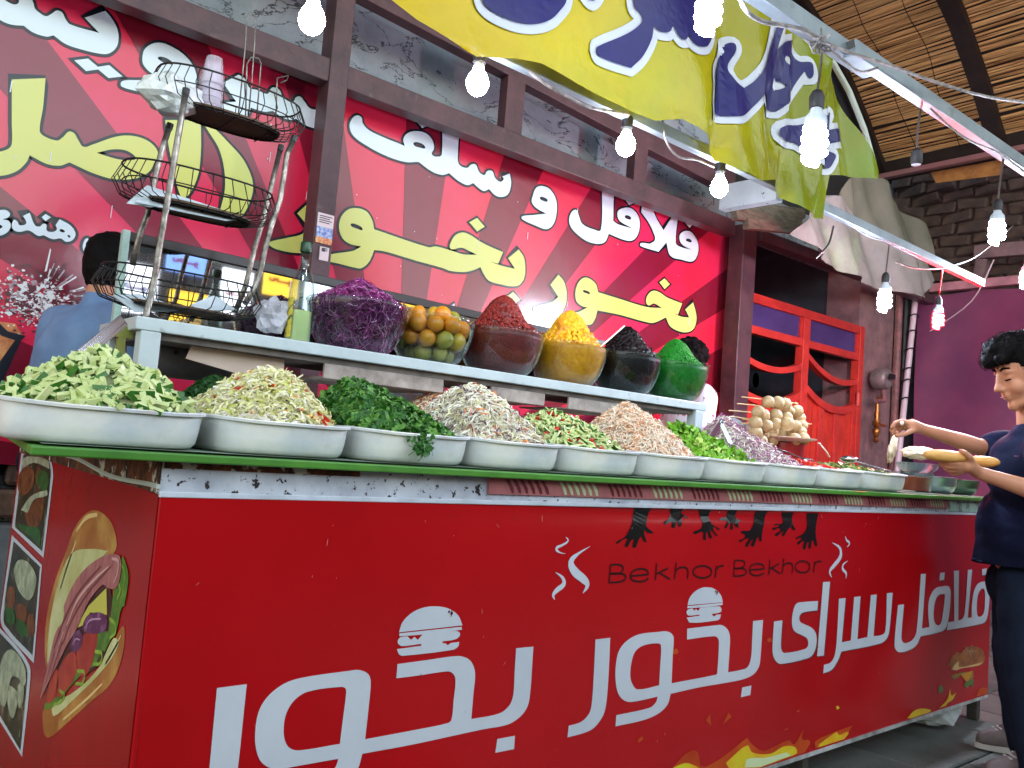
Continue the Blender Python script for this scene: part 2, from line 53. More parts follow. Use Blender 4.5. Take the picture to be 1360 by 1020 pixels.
ART['picture_left']=[[[(2.9348,0.9834,1),(2.6407,0.9907,0),(2.5638,0.9809,0),(2.5204,0.9485,0),(2.5117,0.7469,1),(2.931,0.7604,1)]],[[(2.9181,0.718,1),(2.5164,0.7051,1),(2.4782,0.4813,1),(2.8327,0.4723,0),(2.933,0.4937,0)]],[[(3.1576,0.4202,1),(2.9767,0.4335,1),(2.6816,0.4436,0),(2.5295,0.4367,0),(2.5054,0.4132,0),(2.484,0.236,1),(2.8239,0.2329,1),(2.9903,0.2141,1)]]]
ART['food_left']=[[[(2.9687,0.9044,0),(2.9107,0.9388,0),(2.7917,0.9519,0),(2.7258,0.9235,0),(2.7719,0.8818,0),(2.9142,0.8639,0)]],[[(2.7144,0.9431,0),(2.6539,0.9567,0),(2.5994,0.9244,0),(2.6438,0.9025,0)]],[[(2.8014,0.8503,0),(2.7011,0.8835,0),(2.5711,0.8911,0),(2.5569,0.8305,0),(2.6885,0.7878,0),(2.8017,0.812,0)]],[[(2.9251,0.5617,0),(2.8631,0.5922,0),(2.7885,0.5772,0),(2.8122,0.5351,0),(2.9003,0.5274,0)]],[[(2.7522,0.5469,0),(2.6937,0.572,0),(2.5962,0.5688,0),(2.6198,0.5331,0),(2.7079,0.5192,0)]],[[(2.5862,0.5533,0),(2.5336,0.577,0),(2.4809,0.5412,0),(2.5419,0.5193,0)]]]
ART['green_left']=[[[(2.8803,0.7739,0),(2.7357,0.7866,0),(2.5574,0.7951,0),(2.5411,0.7534,1),(2.6724,0.7623,0),(2.8228,0.7664,1)]],[[(2.6867,0.9359,0),(2.5651,0.954,0),(2.5256,0.9217,0),(2.6226,0.9044,0)]],[[(2.9029,0.5075,0),(2.8216,0.5332,0),(2.7491,0.5198,0),(2.7927,0.4921,0)]],[[(2.7168,0.5173,0),(2.6198,0.5331,0),(2.5666,0.5226,0),(2.6438,0.4969,0)]]]
ART['pale_left']=[[[(2.9296,0.9676,0),(2.764,0.9853,0),(2.5621,0.9855,0),(2.5378,0.9649,1),(2.7074,0.9699,0),(2.8213,0.9596,0),(2.9107,0.9388,1)]],[[(2.8586,0.8202,1),(2.7405,0.8705,0),(2.5382,0.9074,0),(2.523,0.8956,0),(2.6903,0.866,0),(2.7581,0.8216,1)]],[[(2.8506,0.652,0),(2.7227,0.6908,0),(2.5792,0.6863,0),(2.5279,0.66,0),(2.5753,0.6079,0),(2.6852,0.5963,0),(2.7975,0.6132,0)]],[[(2.8706,0.3708,0),(2.7505,0.4321,0),(2.5579,0.4382,0),(2.51,0.3994,0),(2.6192,0.3881,0),(2.7015,0.3624,0),(2.7437,0.2743,0),(2.8651,0.287,0)]],[[(2.7265,0.3242,0),(2.6668,0.3492,0),(2.5893,0.3439,0),(2.6002,0.289,0),(2.6676,0.2781,0)]],[[(2.6042,0.3659,0),(2.5246,0.3871,0),(2.5204,0.346,0),(2.5666,0.3244,0)]]]
ART['wall_white']=[[[(0.2966,2.7257,0),(0.3294,2.6691,0),(0.3767,2.6477,0),(0.4137,2.6435,0),(0.4588,2.6561,1),(0.4933,2.6421,0),(0.5411,2.643,0),(0.5661,2.6585,1),(0.6151,2.6389,0),(0.6753,2.6391,0),(0.7413,2.6468,0),(0.7766,2.6602,0),(0.8041,2.7002,0),(0.8068,2.7487,0),(0.7948,2.7855,0),(0.7702,2.817,0),(0.7442,2.8371,1),(0.6706,2.7763,1),(0.7319,2.7339,1),(0.6204,2.727,0),(0.6014,2.7422,0),(0.5865,2.7647,0),(0.5668,2.7651,0),(0.5496,2.7437,0),(0.5297,2.7254,0),(0.5025,2.7327,0),(0.4896,2.7414,0),(0.4799,2.7654,0),(0.464,2.781,0),(0.4338,2.757,0),(0.4311,2.7392,0),(0.4183,2.7283,0),(0.3952,2.7295,0),(0.376,2.7379,0),(0.3271,2.7716,0)]],[[(0.651,2.5839,1),(0.7014,2.6102,1),(0.7424,2.5889,1),(0.7844,2.612,1),(0.8409,2.5824,1),(0.7879,2.5557,1),(0.7446,2.578,1),(0.6998,2.5547,1)]],[[(0.9109,2.6931,0),(0.9152,2.7309,0),(0.9445,2.7695,0),(0.9823,2.7872,0),(1.0284,2.7865,0),(1.0891,2.7663,0),(1.1356,2.7211,0),(1.1492,2.6508,0),(1.1097,2.5748,0),(1.0267,2.5342,0),(0.9412,2.5413,0),(0.8432,2.537,0),(0.8384,2.556,0),(0.8609,2.5729,0),(0.9082,2.5898,0),(0.9769,2.6265,0),(0.9413,2.6439,0),(0.9167,2.6651,0)],[(0.9729,2.7164,0),(0.9944,2.7275,0),(1.0295,2.7222,0),(1.0394,2.7105,0),(1.0141,2.7042,0),(0.9854,2.7058,0)]],[[(1.2672,2.7047,1),(1.3343,2.7689,1),(1.3676,2.7593,0),(1.393,2.7248,0),(1.4311,2.7272,0),(1.4813,2.7254,0),(1.495,2.755,0),(1.5104,2.7688,0),(1.5393,2.765,0),(1.5593,2.7384,0),(1.5953,2.7255,0),(1.6176,2.7359,0),(1.6269,2.7588,0),(1.6493,2.7693,0),(1.6752,2.7497,0),(1.7012,2.73,0),(1.7432,2.7326,0),(1.79,2.7539,0),(1.8141,2.82,0),(1.8516,2.8212,0),(1.8624,2.778,0),(1.8623,2.7196,0),(1.8301,2.6685,0),(1.7532,2.6384,0),(1.6932,2.6364,0),(1.6381,2.6526,1),(1.6105,2.638,0),(1.5702,2.6361,0),(1.5172,2.652,1),(1.4741,2.635,0),(1.4083,2.6322,1),(1.4058,2.6042,0),(1.3877,2.5712,0),(1.3625,2.555,0),(1.3002,2.5428,0),(1.2522,2.5536,0),(1.2384,2.586,0),(1.272,2.6106,0),(1.3376,2.6381,1)]],[[(1.9301,2.705,0),(1.9373,2.7463,0),(1.9653,2.7767,0),(1.9929,2.775,0),(2.0038,2.7463,0),(2.0421,2.7227,0),(2.124,2.7122,0),(2.2666,2.7045,1),(2.2546,2.7378,0),(2.276,2.7779,0),(2.3248,2.8059,0),(2.3941,2.8148,0),(2.4415,2.7878,0),(2.4548,2.7461,0),(2.4452,2.7091,0),(2.4945,2.7121,0),(2.5106,2.7322,0),(2.4932,2.9342,1),(2.6145,2.9385,1),(2.62,2.749,0),(2.6339,2.7063,0),(2.6912,2.7032,0),(2.7173,2.7303,0),(2.7502,2.7397,0),(2.7783,2.7042,0),(2.8186,2.6956,0),(2.8355,2.7242,0),(2.8744,2.7352,0),(2.8981,2.7016,0),(2.9401,2.6889,0),(2.9634,2.7115,0),(2.9518,2.7245,1),(3.0053,2.7573,1),(3.0233,2.7034,0),(3.0076,2.6339,0),(2.9594,2.601,0),(2.9086,2.5998,0),(2.8609,2.6233,1),(2.8185,2.6016,0),(2.7425,2.6271,1),(2.7015,2.6042,0),(2.6341,2.6132,0),(2.5709,2.6382,1),(2.5228,2.6148,0),(2.4504,2.6158,0),(2.3636,2.6437,1),(2.2757,2.6183,0),(2.1502,2.6183,0),(2.027,2.6392,0),(1.9535,2.6664,0)],[(2.3196,2.7317,0),(2.3481,2.7501,0),(2.3978,2.7366,0),(2.3596,2.7236,0)]],[[(2.2817,2.8878,1),(2.3389,2.9217,1),(2.4153,2.867,1),(2.3654,2.836,1)]],[[(3.1989,2.6676,0),(3.2224,2.7282,0),(3.2738,2.7529,0),(3.3415,2.7463,0),(3.3965,2.6913,0),(3.4057,2.6011,0),(3.382,2.5307,0),(3.3307,2.4929,0),(3.2464,2.494,0),(3.1334,2.5073,0),(3.126,2.5234,0),(3.2164,2.5545,0),(3.3209,2.5893,1),(3.235,2.6044,0),(3.1968,2.6309,0)],[(3.2578,2.6738,0),(3.2867,2.6859,0),(3.3245,2.6728,0),(3.2831,2.6621,0)]],[[(3.5182,2.6099,0),(3.539,2.6573,0),(3.5759,2.676,0),(3.5982,2.6484,0),(3.6358,2.6005,0),(3.7435,2.5877,0),(3.8099,2.6032,0),(3.7905,2.8902,1),(3.9039,2.9109,1),(3.9193,2.6879,1),(3.9701,2.6754,0),(4.1141,2.6825,1),(3.9891,2.6997,0),(3.9578,2.7268,0),(3.9609,2.7672,0),(4.0287,2.8061,0),(4.1011,2.8122,0),(4.1721,2.7691,0),(4.181,2.68,0),(4.1362,2.6091,0),(4.0509,2.5849,0),(3.887,2.5919,1),(3.8583,2.5318,0),(3.7927,2.5026,0),(3.6858,2.4979,0),(3.5778,2.5301,0),(3.5291,2.5657,0)],[(4.0277,2.7439,0),(4.0625,2.7594,0),(4.0932,2.7449,0),(4.0578,2.7333,0)]],[[(4.1958,2.9073,1),(4.2868,2.9103,1),(4.3421,2.8208,0),(4.4359,2.7446,1),(4.5555,2.9154,1),(4.5815,2.9006,0),(4.578,2.6878,0),(4.6292,2.6674,0),(4.7622,2.673,1),(4.6433,2.6918,0),(4.6139,2.7383,0),(4.6507,2.7841,0),(4.7325,2.8031,0),(4.8225,2.7534,0),(4.8393,2.6702,0),(4.787,2.5942,0),(4.6546,2.5773,0),(4.5239,2.5813,0),(4.4756,2.6649,1),(4.3972,2.5801,1),(4.2061,2.5793,0),(4.2041,2.5992,0),(4.3009,2.6156,1),(4.3506,2.6576,0),(4.3219,2.7128,0),(4.271,2.7624,0),(4.1901,2.8142,1)],[(4.6891,2.7319,0),(4.7294,2.7486,0),(4.7563,2.7331,0),(4.715,2.7238,0)]],[[(4.0005,2.8718,1),(4.0627,2.9031,1),(4.1182,2.862,1),(4.0624,2.8327,1)]],[[(4.6689,2.8525,1),(4.7072,2.8886,1),(4.7682,2.8709,1),(4.7216,2.8274,1)]],[[(0.4268,1.8605,0),(0.4504,1.8904,0),(0.4764,1.9022,0),(0.4934,1.8929,0),(0.4906,1.8761,0),(0.4715,1.8634,1),(0.4946,1.8609,0),(0.5019,1.8356,0),(0.4825,1.8042,0),(0.4434,1.7899,0),(0.4021,1.8016,0),(0.3993,1.8273,0),(0.4493,1.8179,0),(0.4749,1.832,0),(0.4602,1.8419,0),(0.4372,1.847,0)]],[[(0.5058,1.842,0),(0.5097,1.8699,0),(0.5215,1.8674,0),(0.5323,1.8537,0),(0.5542,1.867,0),(0.5396,1.8935,1),(0.561,1.9124,1),(0.585,1.8662,0),(0.6019,1.8647,0),(0.6124,1.8782,0),(0.6244,1.8783,0),(0.6294,1.8546,0),(0.6512,1.8541,0),(0.6643,1.8683,0),(0.6578,1.8835,1),(0.6695,1.9113,1),(0.7107,1.896,0),(0.7338,1.8677,0),(0.727,1.838,0),(0.7036,1.8243,0),(0.6828,1.8336,0),(0.6545,1.8244,0),(0.6197,1.833,1),(0.6013,1.8261,0),(0.5666,1.8399,0),(0.5352,1.8272,0),(0.5166,1.8283,0)],[(0.6742,1.8678,0),(0.6835,1.8728,0),(0.6943,1.8641,0),(0.6799,1.8608,0)],[(0.7055,1.8527,0),(0.7155,1.8522,0),(0.7139,1.8434,0)]],[[(0.6048,1.9039,1),(0.6173,1.9208,1),(0.6376,1.912,1),(0.6206,1.8912,1)]],[[(0.7675,1.8131,0),(0.7713,1.848,0),(0.7832,1.8563,0),(0.7856,1.8341,0),(0.8049,1.8213,0),(0.8563,1.8269,0),(0.9037,1.8779,0),(0.9312,1.8724,0),(0.9256,1.8245,0),(0.8869,1.7873,0),(0.8237,1.7912,0),(0.7823,1.7937,0)]],[[(2.6507,1.8857,1),(2.6828,1.9116,1),(2.6893,1.886,1)]],[[(4.2948,1.8204,1),(4.3062,1.8729,1),(4.3415,1.8685,1),(4.3332,1.8116,1)]],[[(4.3539,1.8842,1),(4.3748,1.8871,1),(4.3873,1.8327,1),(4.3664,1.8299,1)]]]
ART['wall_yellow']=[[[(0.4421,2.4261,1),(0.5572,2.4729,1),(0.5612,2.3483,0),(0.5595,2.2531,0),(0.5758,2.2359,0),(0.6248,2.2314,0),(0.6448,2.2517,0),(0.6639,2.2814,0),(0.6839,2.2809,0),(0.7015,2.2578,0),(0.7243,2.235,0),(0.7579,2.255,0),(0.8456,2.3168,0),(0.9079,2.3391,0),(0.9745,2.3358,0),(1.0177,2.3006,0),(1.0124,2.2449,0),(0.9794,2.1876,0),(0.928,2.1525,0),(0.8497,2.131,0),(0.7709,2.1351,0),(0.7187,2.1461,0),(0.6801,2.1549,1),(0.6456,2.1309,0),(0.5975,2.1254,0),(0.5359,2.1435,1),(0.5276,2.1108,0),(0.4955,2.0634,0),(0.444,2.0317,0),(0.3783,2.0198,0),(0.3302,2.0591,0),(0.2981,2.1549,0),(0.339,2.1782,0),(0.3798,2.1268,0),(0.4205,2.1229,0),(0.459,2.1452,0),(0.47,2.1703,0),(0.4602,2.2599,0)],[(0.7767,2.2243,1),(0.8361,2.2571,0),(0.8884,2.2681,0),(0.9281,2.2532,0),(0.927,2.2381,0),(0.8665,2.2216,0)]],[[(1.0333,2.4505,1),(1.186,2.5,1),(1.2022,2.3493,0),(1.1978,2.2289,0),(1.152,2.1244,0),(1.12,2.1606,0),(1.0873,2.2568,0),(1.0627,2.3313,0)]],[[(1.186,2.5,1),(1.2463,2.4832,0),(1.3234,2.4341,0),(1.4036,2.3719,0),(1.4576,2.2756,0),(1.4496,2.1745,0),(1.4023,2.0951,0),(1.3166,2.1044,1),(1.3286,2.2163,0),(1.3114,2.3209,0),(1.2794,2.3965,0),(1.2387,2.4445,0)]],[[(1.6938,2.189,1),(1.7586,2.271,1),(1.8126,2.2442,0),(1.8608,2.167,0),(1.8543,2.0765,0),(1.797,2.0198,0),(1.707,1.9931,0),(1.6098,1.9899,0),(1.5682,2.002,0),(1.5667,2.0158,0),(1.6548,2.0571,0),(1.7272,2.0917,0),(1.7612,2.1361,1)]],[[(2.1283,2.2111,1),(2.1104,2.2571,0),(2.0719,2.294,0),(2.012,2.2958,0),(1.9639,2.2747,0),(1.9315,2.2289,0),(1.9249,2.1747,0),(1.9464,2.1271,0),(1.9904,2.1031,0),(2.062,2.1038,1),(2.0188,2.0715,0),(1.9113,2.0333,0),(1.8538,2.0062,0),(1.8557,1.9882,0),(1.9282,1.9884,0),(2.0447,1.986,0),(2.0779,1.9927,0),(2.1164,2.0351,0),(2.1398,2.1016,1),(2.2052,2.108,0),(2.4073,2.0996,0),(2.5815,2.0949,0),(2.6372,2.0894,0),(2.7298,2.1015,0),(2.7914,2.1235,0),(2.8451,2.154,1),(2.8735,2.1171,0),(2.9181,2.0863,0),(3.0196,2.0825,0),(3.1054,2.0886,0),(3.1558,2.1117,0),(3.1859,2.1652,0),(3.1834,2.2332,0),(3.1648,2.2841,0),(3.1213,2.3191,1),(3.0455,2.2487,1),(3.1048,2.1967,1),(3.0082,2.1939,0),(2.9104,2.2003,1),(2.9735,2.2001,1),(3.0039,2.2768,1),(2.914,2.2872,0),(2.8298,2.3015,0),(2.7546,2.3237,0),(2.6986,2.3257,0),(2.6468,2.2957,0),(2.6179,2.2381,0),(2.6243,2.214,0),(2.6509,2.2185,0),(2.6999,2.2369,0),(2.7481,2.2313,0),(2.8138,2.2194,1),(2.7193,2.2025,0),(2.6407,2.2048,0),(2.526,2.2063,0),(2.474,2.1905,0)],[(1.9884,2.2011,0),(2.0123,2.2128,0),(2.0609,2.1953,0),(2.0232,2.1903,0)]],[[(2.7392,2.3949,1),(2.7916,2.4337,1),(2.8529,2.3958,1),(2.7997,2.3556,1)]],[[(3.0604,2.0197,1),(3.1045,2.0547,1),(3.1654,2.0183,1),(3.1122,1.9805,1)]],[[(3.4606,2.2316,1),(3.5167,2.193,0),(3.545,2.1213,0),(3.5378,2.0431,0),(3.4876,1.9667,0),(3.3973,1.9602,0),(3.2857,1.9666,0),(3.2712,1.9806,0),(3.304,2.0028,0),(3.4222,2.0484,0),(3.4749,2.0916,1),(3.4001,2.1538,1)]],[[(3.8258,2.1857,1),(3.7955,2.2376,0),(3.7068,2.2601,0),(3.6495,2.2271,0),(3.6202,2.1609,0),(3.633,2.0941,0),(3.6896,2.0693,0),(3.7384,2.0689,1),(3.6694,2.0311,0),(3.5895,1.9962,0),(3.5942,1.9498,1),(3.7739,1.961,0),(3.8131,2.0024,0),(3.8317,2.0654,1),(4.0429,2.0712,0),(4.3149,2.0649,0),(4.3987,2.0736,0),(4.5231,2.1316,1),(4.5727,2.0773,0),(4.6797,2.0552,0),(4.7858,2.0664,0),(4.8516,2.111,0),(4.8672,2.1928,0),(4.8179,2.2934,1),(4.7316,2.2244,1),(4.7829,2.174,1),(4.6992,2.1652,0),(4.5927,2.1748,1),(4.653,2.1722,1),(4.6927,2.2617,1),(4.5235,2.2753,0),(4.4338,2.2973,0),(4.3625,2.2936,0),(4.3103,2.2511,0),(4.3011,2.2027,0),(4.331,2.1845,0),(4.3853,2.208,0),(4.4735,2.1901,1),(4.3043,2.1705,0),(4.0322,2.1782,0)],[(3.6856,2.1687,0),(3.7153,2.1759,0),(3.751,2.1632,0),(3.717,2.1596,0)]],[[(4.4268,2.3673,1),(4.4811,2.4065,1),(4.5431,2.3751,1),(4.4888,2.3294,1)]],[[(4.782,2.0267,1),(4.8467,2.0017,1),(4.7958,1.965,1),(4.7403,1.9815,1)]]]
ART['yellow_blue']=[[[(1.2097,2.2785,0),(1.2334,2.2657,0),(1.2848,2.264,0),(1.3428,2.2713,0),(1.3954,2.2903,0),(1.4423,2.3213,0),(1.4765,2.3622,0),(1.4987,2.401,0),(1.4948,2.4388,0),(1.4032,2.4569,0),(1.3079,2.4372,0),(1.2062,2.3132,0)]],[[(1.5664,2.4599,0),(1.596,2.4397,0),(1.6128,2.48,0)]],[[(1.7369,2.5443,1),(1.7518,2.5083,0),(1.7653,2.4875,0),(1.8009,2.4756,0),(1.803,2.4551,0),(1.7512,2.4026,0),(1.6361,2.3189,0),(1.634,2.3053,0),(1.6456,2.2945,0),(1.7834,2.307,1),(1.8244,2.3567,0),(1.8532,2.4214,0),(1.8569,2.4634,1),(1.8854,2.4585,0),(1.9247,2.4713,0),(1.9385,2.4988,1),(1.9742,2.4687,0),(1.9992,2.4728,0),(2.0141,2.4944,1),(2.0416,2.478,0),(2.0935,2.4866,0),(2.1357,2.5144,0),(2.1622,2.5712,0),(2.1473,2.676,0),(2.1418,2.7322,1)]],[[(2.1977,2.4447,0),(2.2216,2.4886,0),(2.2795,2.5819,0),(2.3123,2.5976,0),(2.3196,2.5733,0),(2.2863,2.5127,0),(2.2844,2.4822,0),(2.3119,2.4503,0),(2.3524,2.4406,1),(2.3989,2.4812,0),(2.4531,2.5624,0),(2.5117,2.7291,0),(2.5015,2.7787,1),(2.5779,2.7846,1),(2.5456,2.7172,0),(2.5356,2.6498,1),(2.5913,2.7031,0),(2.6724,2.7478,1),(2.7419,2.6956,0),(2.7895,2.7001,0),(2.7972,2.6829,0),(2.7839,2.6315,0),(2.7635,2.6572,1),(2.6978,2.542,0),(2.5993,2.4443,1),(2.5074,2.4387,0),(2.4632,2.4577,1),(2.4075,2.3928,0),(2.3428,2.3351,0),(2.2863,2.3137,0),(2.2296,2.3099,0),(2.2093,2.3264,0),(2.2072,2.3956,0)],[(2.6023,2.6464,0),(2.6399,2.667,0),(2.6808,2.6596,0),(2.6714,2.6366,0),(2.6319,2.6317,0)],[(2.5667,2.5536,1),(2.6226,2.5512,0),(2.6129,2.535,0),(2.575,2.5248,0)]],[[(2.6214,2.388,0),(2.7655,2.447,0),(2.8927,2.5215,0),(2.9771,2.5733,0),(2.997,2.5696,0),(2.9699,2.5126,0),(2.911,2.46,0),(2.9786,2.4197,0),(3.0382,2.4101,0),(3.0343,2.3814,0),(3.0113,2.3474,0),(2.935,2.3391,0),(2.8601,2.3407,0),(2.727,2.3567,0),(2.6249,2.351,0)]],[[(2.9992,2.5049,1),(3.0604,2.5278,1),(3.0851,2.4798,1),(3.0045,2.4481,1)]]]
ART['gap_left']=[[[(2.1816,0.6364,0),(2.0808,0.7229,0),(1.9118,0.7873,0),(1.8149,0.7509,0),(1.7984,0.6894,0),(1.854,0.6115,0),(2.02,0.539,0),(2.1731,0.462,0),(2.2691,0.4281,0),(2.2136,0.523,0)]]]
ART['ham_dark']=[[(2.2417,0.5545,0.0062),(2.1798,0.633,0.0077),(2.0775,0.7161,0.0075),(1.9181,0.8014,0.0042)],[(2.1681,0.5791,0.0053),(2.1019,0.6528,0.0067),(1.9959,0.731,0.0065),(1.8457,0.8115,0.0034)],[(2.2395,0.4859,0.0038),(2.2111,0.5312,0.0053),(2.1717,0.5858,0.0046)],[(2.28,0.4599,0.0031),(2.2547,0.5129,0.0039),(2.2285,0.5499,0.0031)]]
ART['ham_light']=[[(2.1445,0.6291,0.006),(2.0709,0.7028,0.0089),(1.9338,0.7768,0.007),(1.8573,0.8097,0.0034)],[(1.8407,0.829,0.0054),(1.7929,0.8297,0.0066),(1.7907,0.8073,0.0059),(1.8098,0.7845,0.004)],[(2.1985,0.5721,0.0038),(2.1673,0.6093,0.0053)]]
ART['lettuce_light']=[[(1.8012,0.7925,0.0066),(1.7652,0.7794,0.0077),(1.7795,0.7576,0.0052)],[(1.8153,0.7117,0.0078),(1.7639,0.7032,0.0076),(1.8,0.6762,0.0064)],[(1.8932,0.6286,0.008),(1.8363,0.6289,0.0077),(1.8941,0.6016,0.0066)],[(2.0145,0.5579,0.007),(1.9491,0.5607,0.0081),(2.0153,0.5296,0.0062)],[(2.1486,0.4798,0.0073),(2.0985,0.4788,0.0071),(2.1926,0.4342,0.0059)],[(1.7806,0.8284,0.0033),(1.7474,0.8144,0.0045),(1.7463,0.7892,0.0032)]]
ART['onion_light']=[[(1.9885,0.6551,0.0028),(1.9574,0.6791,0.0042),(1.8729,0.6999,0.0033)],[(2.0754,0.6003,0.0029),(2.0535,0.6182,0.0036),(2.0173,0.6242,0.0028)]]
ART['bun_light']=[[(2.1723,0.8438,0.0081),(2.0975,0.8831,0.0125),(2.0037,0.901,0.009)],[(2.2624,0.6903,0.0065),(2.213,0.761,0.0097),(2.1616,0.8222,0.0072)],[(1.8131,0.6215,0.0051),(1.7518,0.6743,0.0062),(1.7316,0.6976,0.0037)],[(2.0894,0.431,0.0056),(1.9025,0.5327,0.0065),(1.8201,0.5811,0.0044)]]

# ------------------------------------------------------------------ materials
def lin(r, g, b):
    f = lambda c: c/12.92 if c <= 0.04045 else ((c+0.055)/1.055)**2.4
    return (f(r/255), f(g/255), f(b/255), 1)
MATS = {}
def mat(name, col, rough=0.5, col2=None, scale=8.0, thr=(0.35, 0.65), bump=0.0, bscale=40.0, metal=0.0, spec=0.5,
        trans=0.0, ior=1.45, emit=None, estr=0.0, detail=6.0, coord='Object', stretch=(1, 1, 1), alpha=1.0, coat=0.0, col3=None, c3=(0.6, 0.7), s3=30., sss=0.0, bdist=0.01):
    if name in MATS: return MATS[name]
    m = bpy.data.materials.new(name); m.use_nodes = True; MATS[name] = m
    nt = m.node_tree; N = nt.nodes; L = nt.links; P = N['Principled BSDF']
    c = lin(*col) if max(col) > 1 else (*col, 1)
    P.inputs['Base Color'].default_value = c
    P.inputs['Roughness'].default_value = rough; P.inputs['Metallic'].default_value = metal
    P.inputs['Specular IOR Level'].default_value = spec; P.inputs['IOR'].default_value = ior
    P.inputs['Transmission Weight'].default_value = trans; P.inputs['Alpha'].default_value = alpha
    P.inputs['Coat Weight'].default_value = coat
    if sss: P.inputs['Subsurface Weight'].default_value = sss; P.inputs['Subsurface Radius'].default_value = (0.02, 0.01, 0.005); P.inputs['Subsurface Scale'].default_value = 0.5
    if emit: P.inputs['Emission Color'].default_value = lin(*emit); P.inputs['Emission Strength'].default_value = estr
    tc = N.new('ShaderNodeTexCoord'); mp = N.new('ShaderNodeMapping'); mp.inputs['Scale'].default_value = stretch
    L.new(tc.outputs[coord], mp.inputs[0])
    def noise_ramp(sc, lo, hi, det=detail):
        t = N.new('ShaderNodeTexNoise'); t.inputs['Scale'].default_value = sc; t.inputs['Detail'].default_value = det
        t.inputs['Roughness'].default_value = 0.65
        L.new(mp.outputs[0], t.inputs['Vector'])
        r = N.new('ShaderNodeMapRange'); r.inputs[1].default_value = lo; r.inputs[2].default_value = hi; r.clamp = True
        L.new(t.outputs['Fac'], r.inputs[0]); return r.outputs[0]
    last = None
    if col2:
        mx = N.new('ShaderNodeMix'); mx.data_type = 'RGBA'
        mx.inputs[6].default_value = c; mx.inputs[7].default_value = lin(*col2) if max(col2) > 1 else (*col2, 1)
        L.new(noise_ramp(scale, *thr), mx.inputs[0]); last = mx.outputs[2]
    if col3:
        mx = N.new('ShaderNodeMix'); mx.data_type = 'RGBA'
        if last: L.new(last, mx.inputs[6])
        else: mx.inputs[6].default_value = c
        mx.inputs[7].default_value = lin(*col3) if max(col3) > 1 else (*col3, 1)
        L.new(noise_ramp(s3, *c3), mx.inputs[0]); last = mx.outputs[2]
    if last: L.new(last, P.inputs['Base Color'])
    if bump:
        t = N.new('ShaderNodeTexNoise'); t.inputs['Scale'].default_value = bscale; t.inputs['Detail'].default_value = 5
        L.new(mp.outputs[0], t.inputs['Vector'])
        b = N.new('ShaderNodeBump'); b.inputs['Strength'].default_value = bump; b.inputs['Distance'].default_value = bdist
        L.new(t.outputs['Fac'], b.inputs['Height']); L.new(b.outputs[0], P.inputs['Normal'])
    return m

def clear_mat(name, tint=(240, 246, 246), rough=.02, body=0.0, bodycol=(235, 235, 240), fres=1.45, bump=0.0, bscale=40):
    """thin clear glass or plastic: light passes straight through, with a mirror-like coat and an optional milky share"""
    if name in MATS: return MATS[name]
    m = bpy.data.materials.new(name); m.use_nodes = True; MATS[name] = m; nt = m.node_tree; N = nt.nodes; L = nt.links; N.clear()
    out = N.new('ShaderNodeOutputMaterial'); tr = N.new('ShaderNodeBsdfTransparent'); tr.inputs[0].default_value = lin(*tint)
    gl = N.new('ShaderNodeBsdfGlossy'); gl.inputs['Roughness'].default_value = rough; df = N.new('ShaderNodeBsdfDiffuse'); df.inputs[0].default_value = lin(*bodycol)
    lw = N.new('ShaderNodeLayerWeight'); lw.inputs['Blend'].default_value = .5; pw_ = N.new('ShaderNodeMath'); pw_.operation = 'POWER'; pw_.inputs[1].default_value = 3.5; fr_ = N.new('ShaderNodeMapRange'); fr_.inputs[3].default_value = .035; fr_.inputs[4].default_value = .75; L.new(lw.outputs['Facing'], pw_.inputs[0]); L.new(pw_.outputs[0], fr_.inputs[0]); m1 = N.new('ShaderNodeMixShader'); m2 = N.new('ShaderNodeMixShader'); m1.inputs[0].default_value = body
    L.new(tr.outputs[0], m1.inputs[1]); L.new(df.outputs[0], m1.inputs[2]); L.new(fr_.outputs[0], m2.inputs[0]); L.new(m1.outputs[0], m2.inputs[1]); L.new(gl.outputs[0], m2.inputs[2]); L.new(m2.outputs[0], out.inputs[0])
    if bump:
        t = N.new('ShaderNodeTexNoise'); t.inputs['Scale'].default_value = bscale; t.inputs['Detail'].default_value = 4; b = N.new('ShaderNodeBump'); b.inputs['Strength'].default_value = bump; b.inputs['Distance'].default_value = .01
        tc = N.new('ShaderNodeTexCoord'); L.new(tc.outputs['Object'], t.inputs['Vector']); L.new(t.outputs['Fac'], b.inputs['Height']); L.new(b.outputs[0], gl.inputs['Normal']); L.new(b.outputs[0], lw.inputs['Normal']); L.new(b.outputs[0], df.inputs['Normal'])
    return m

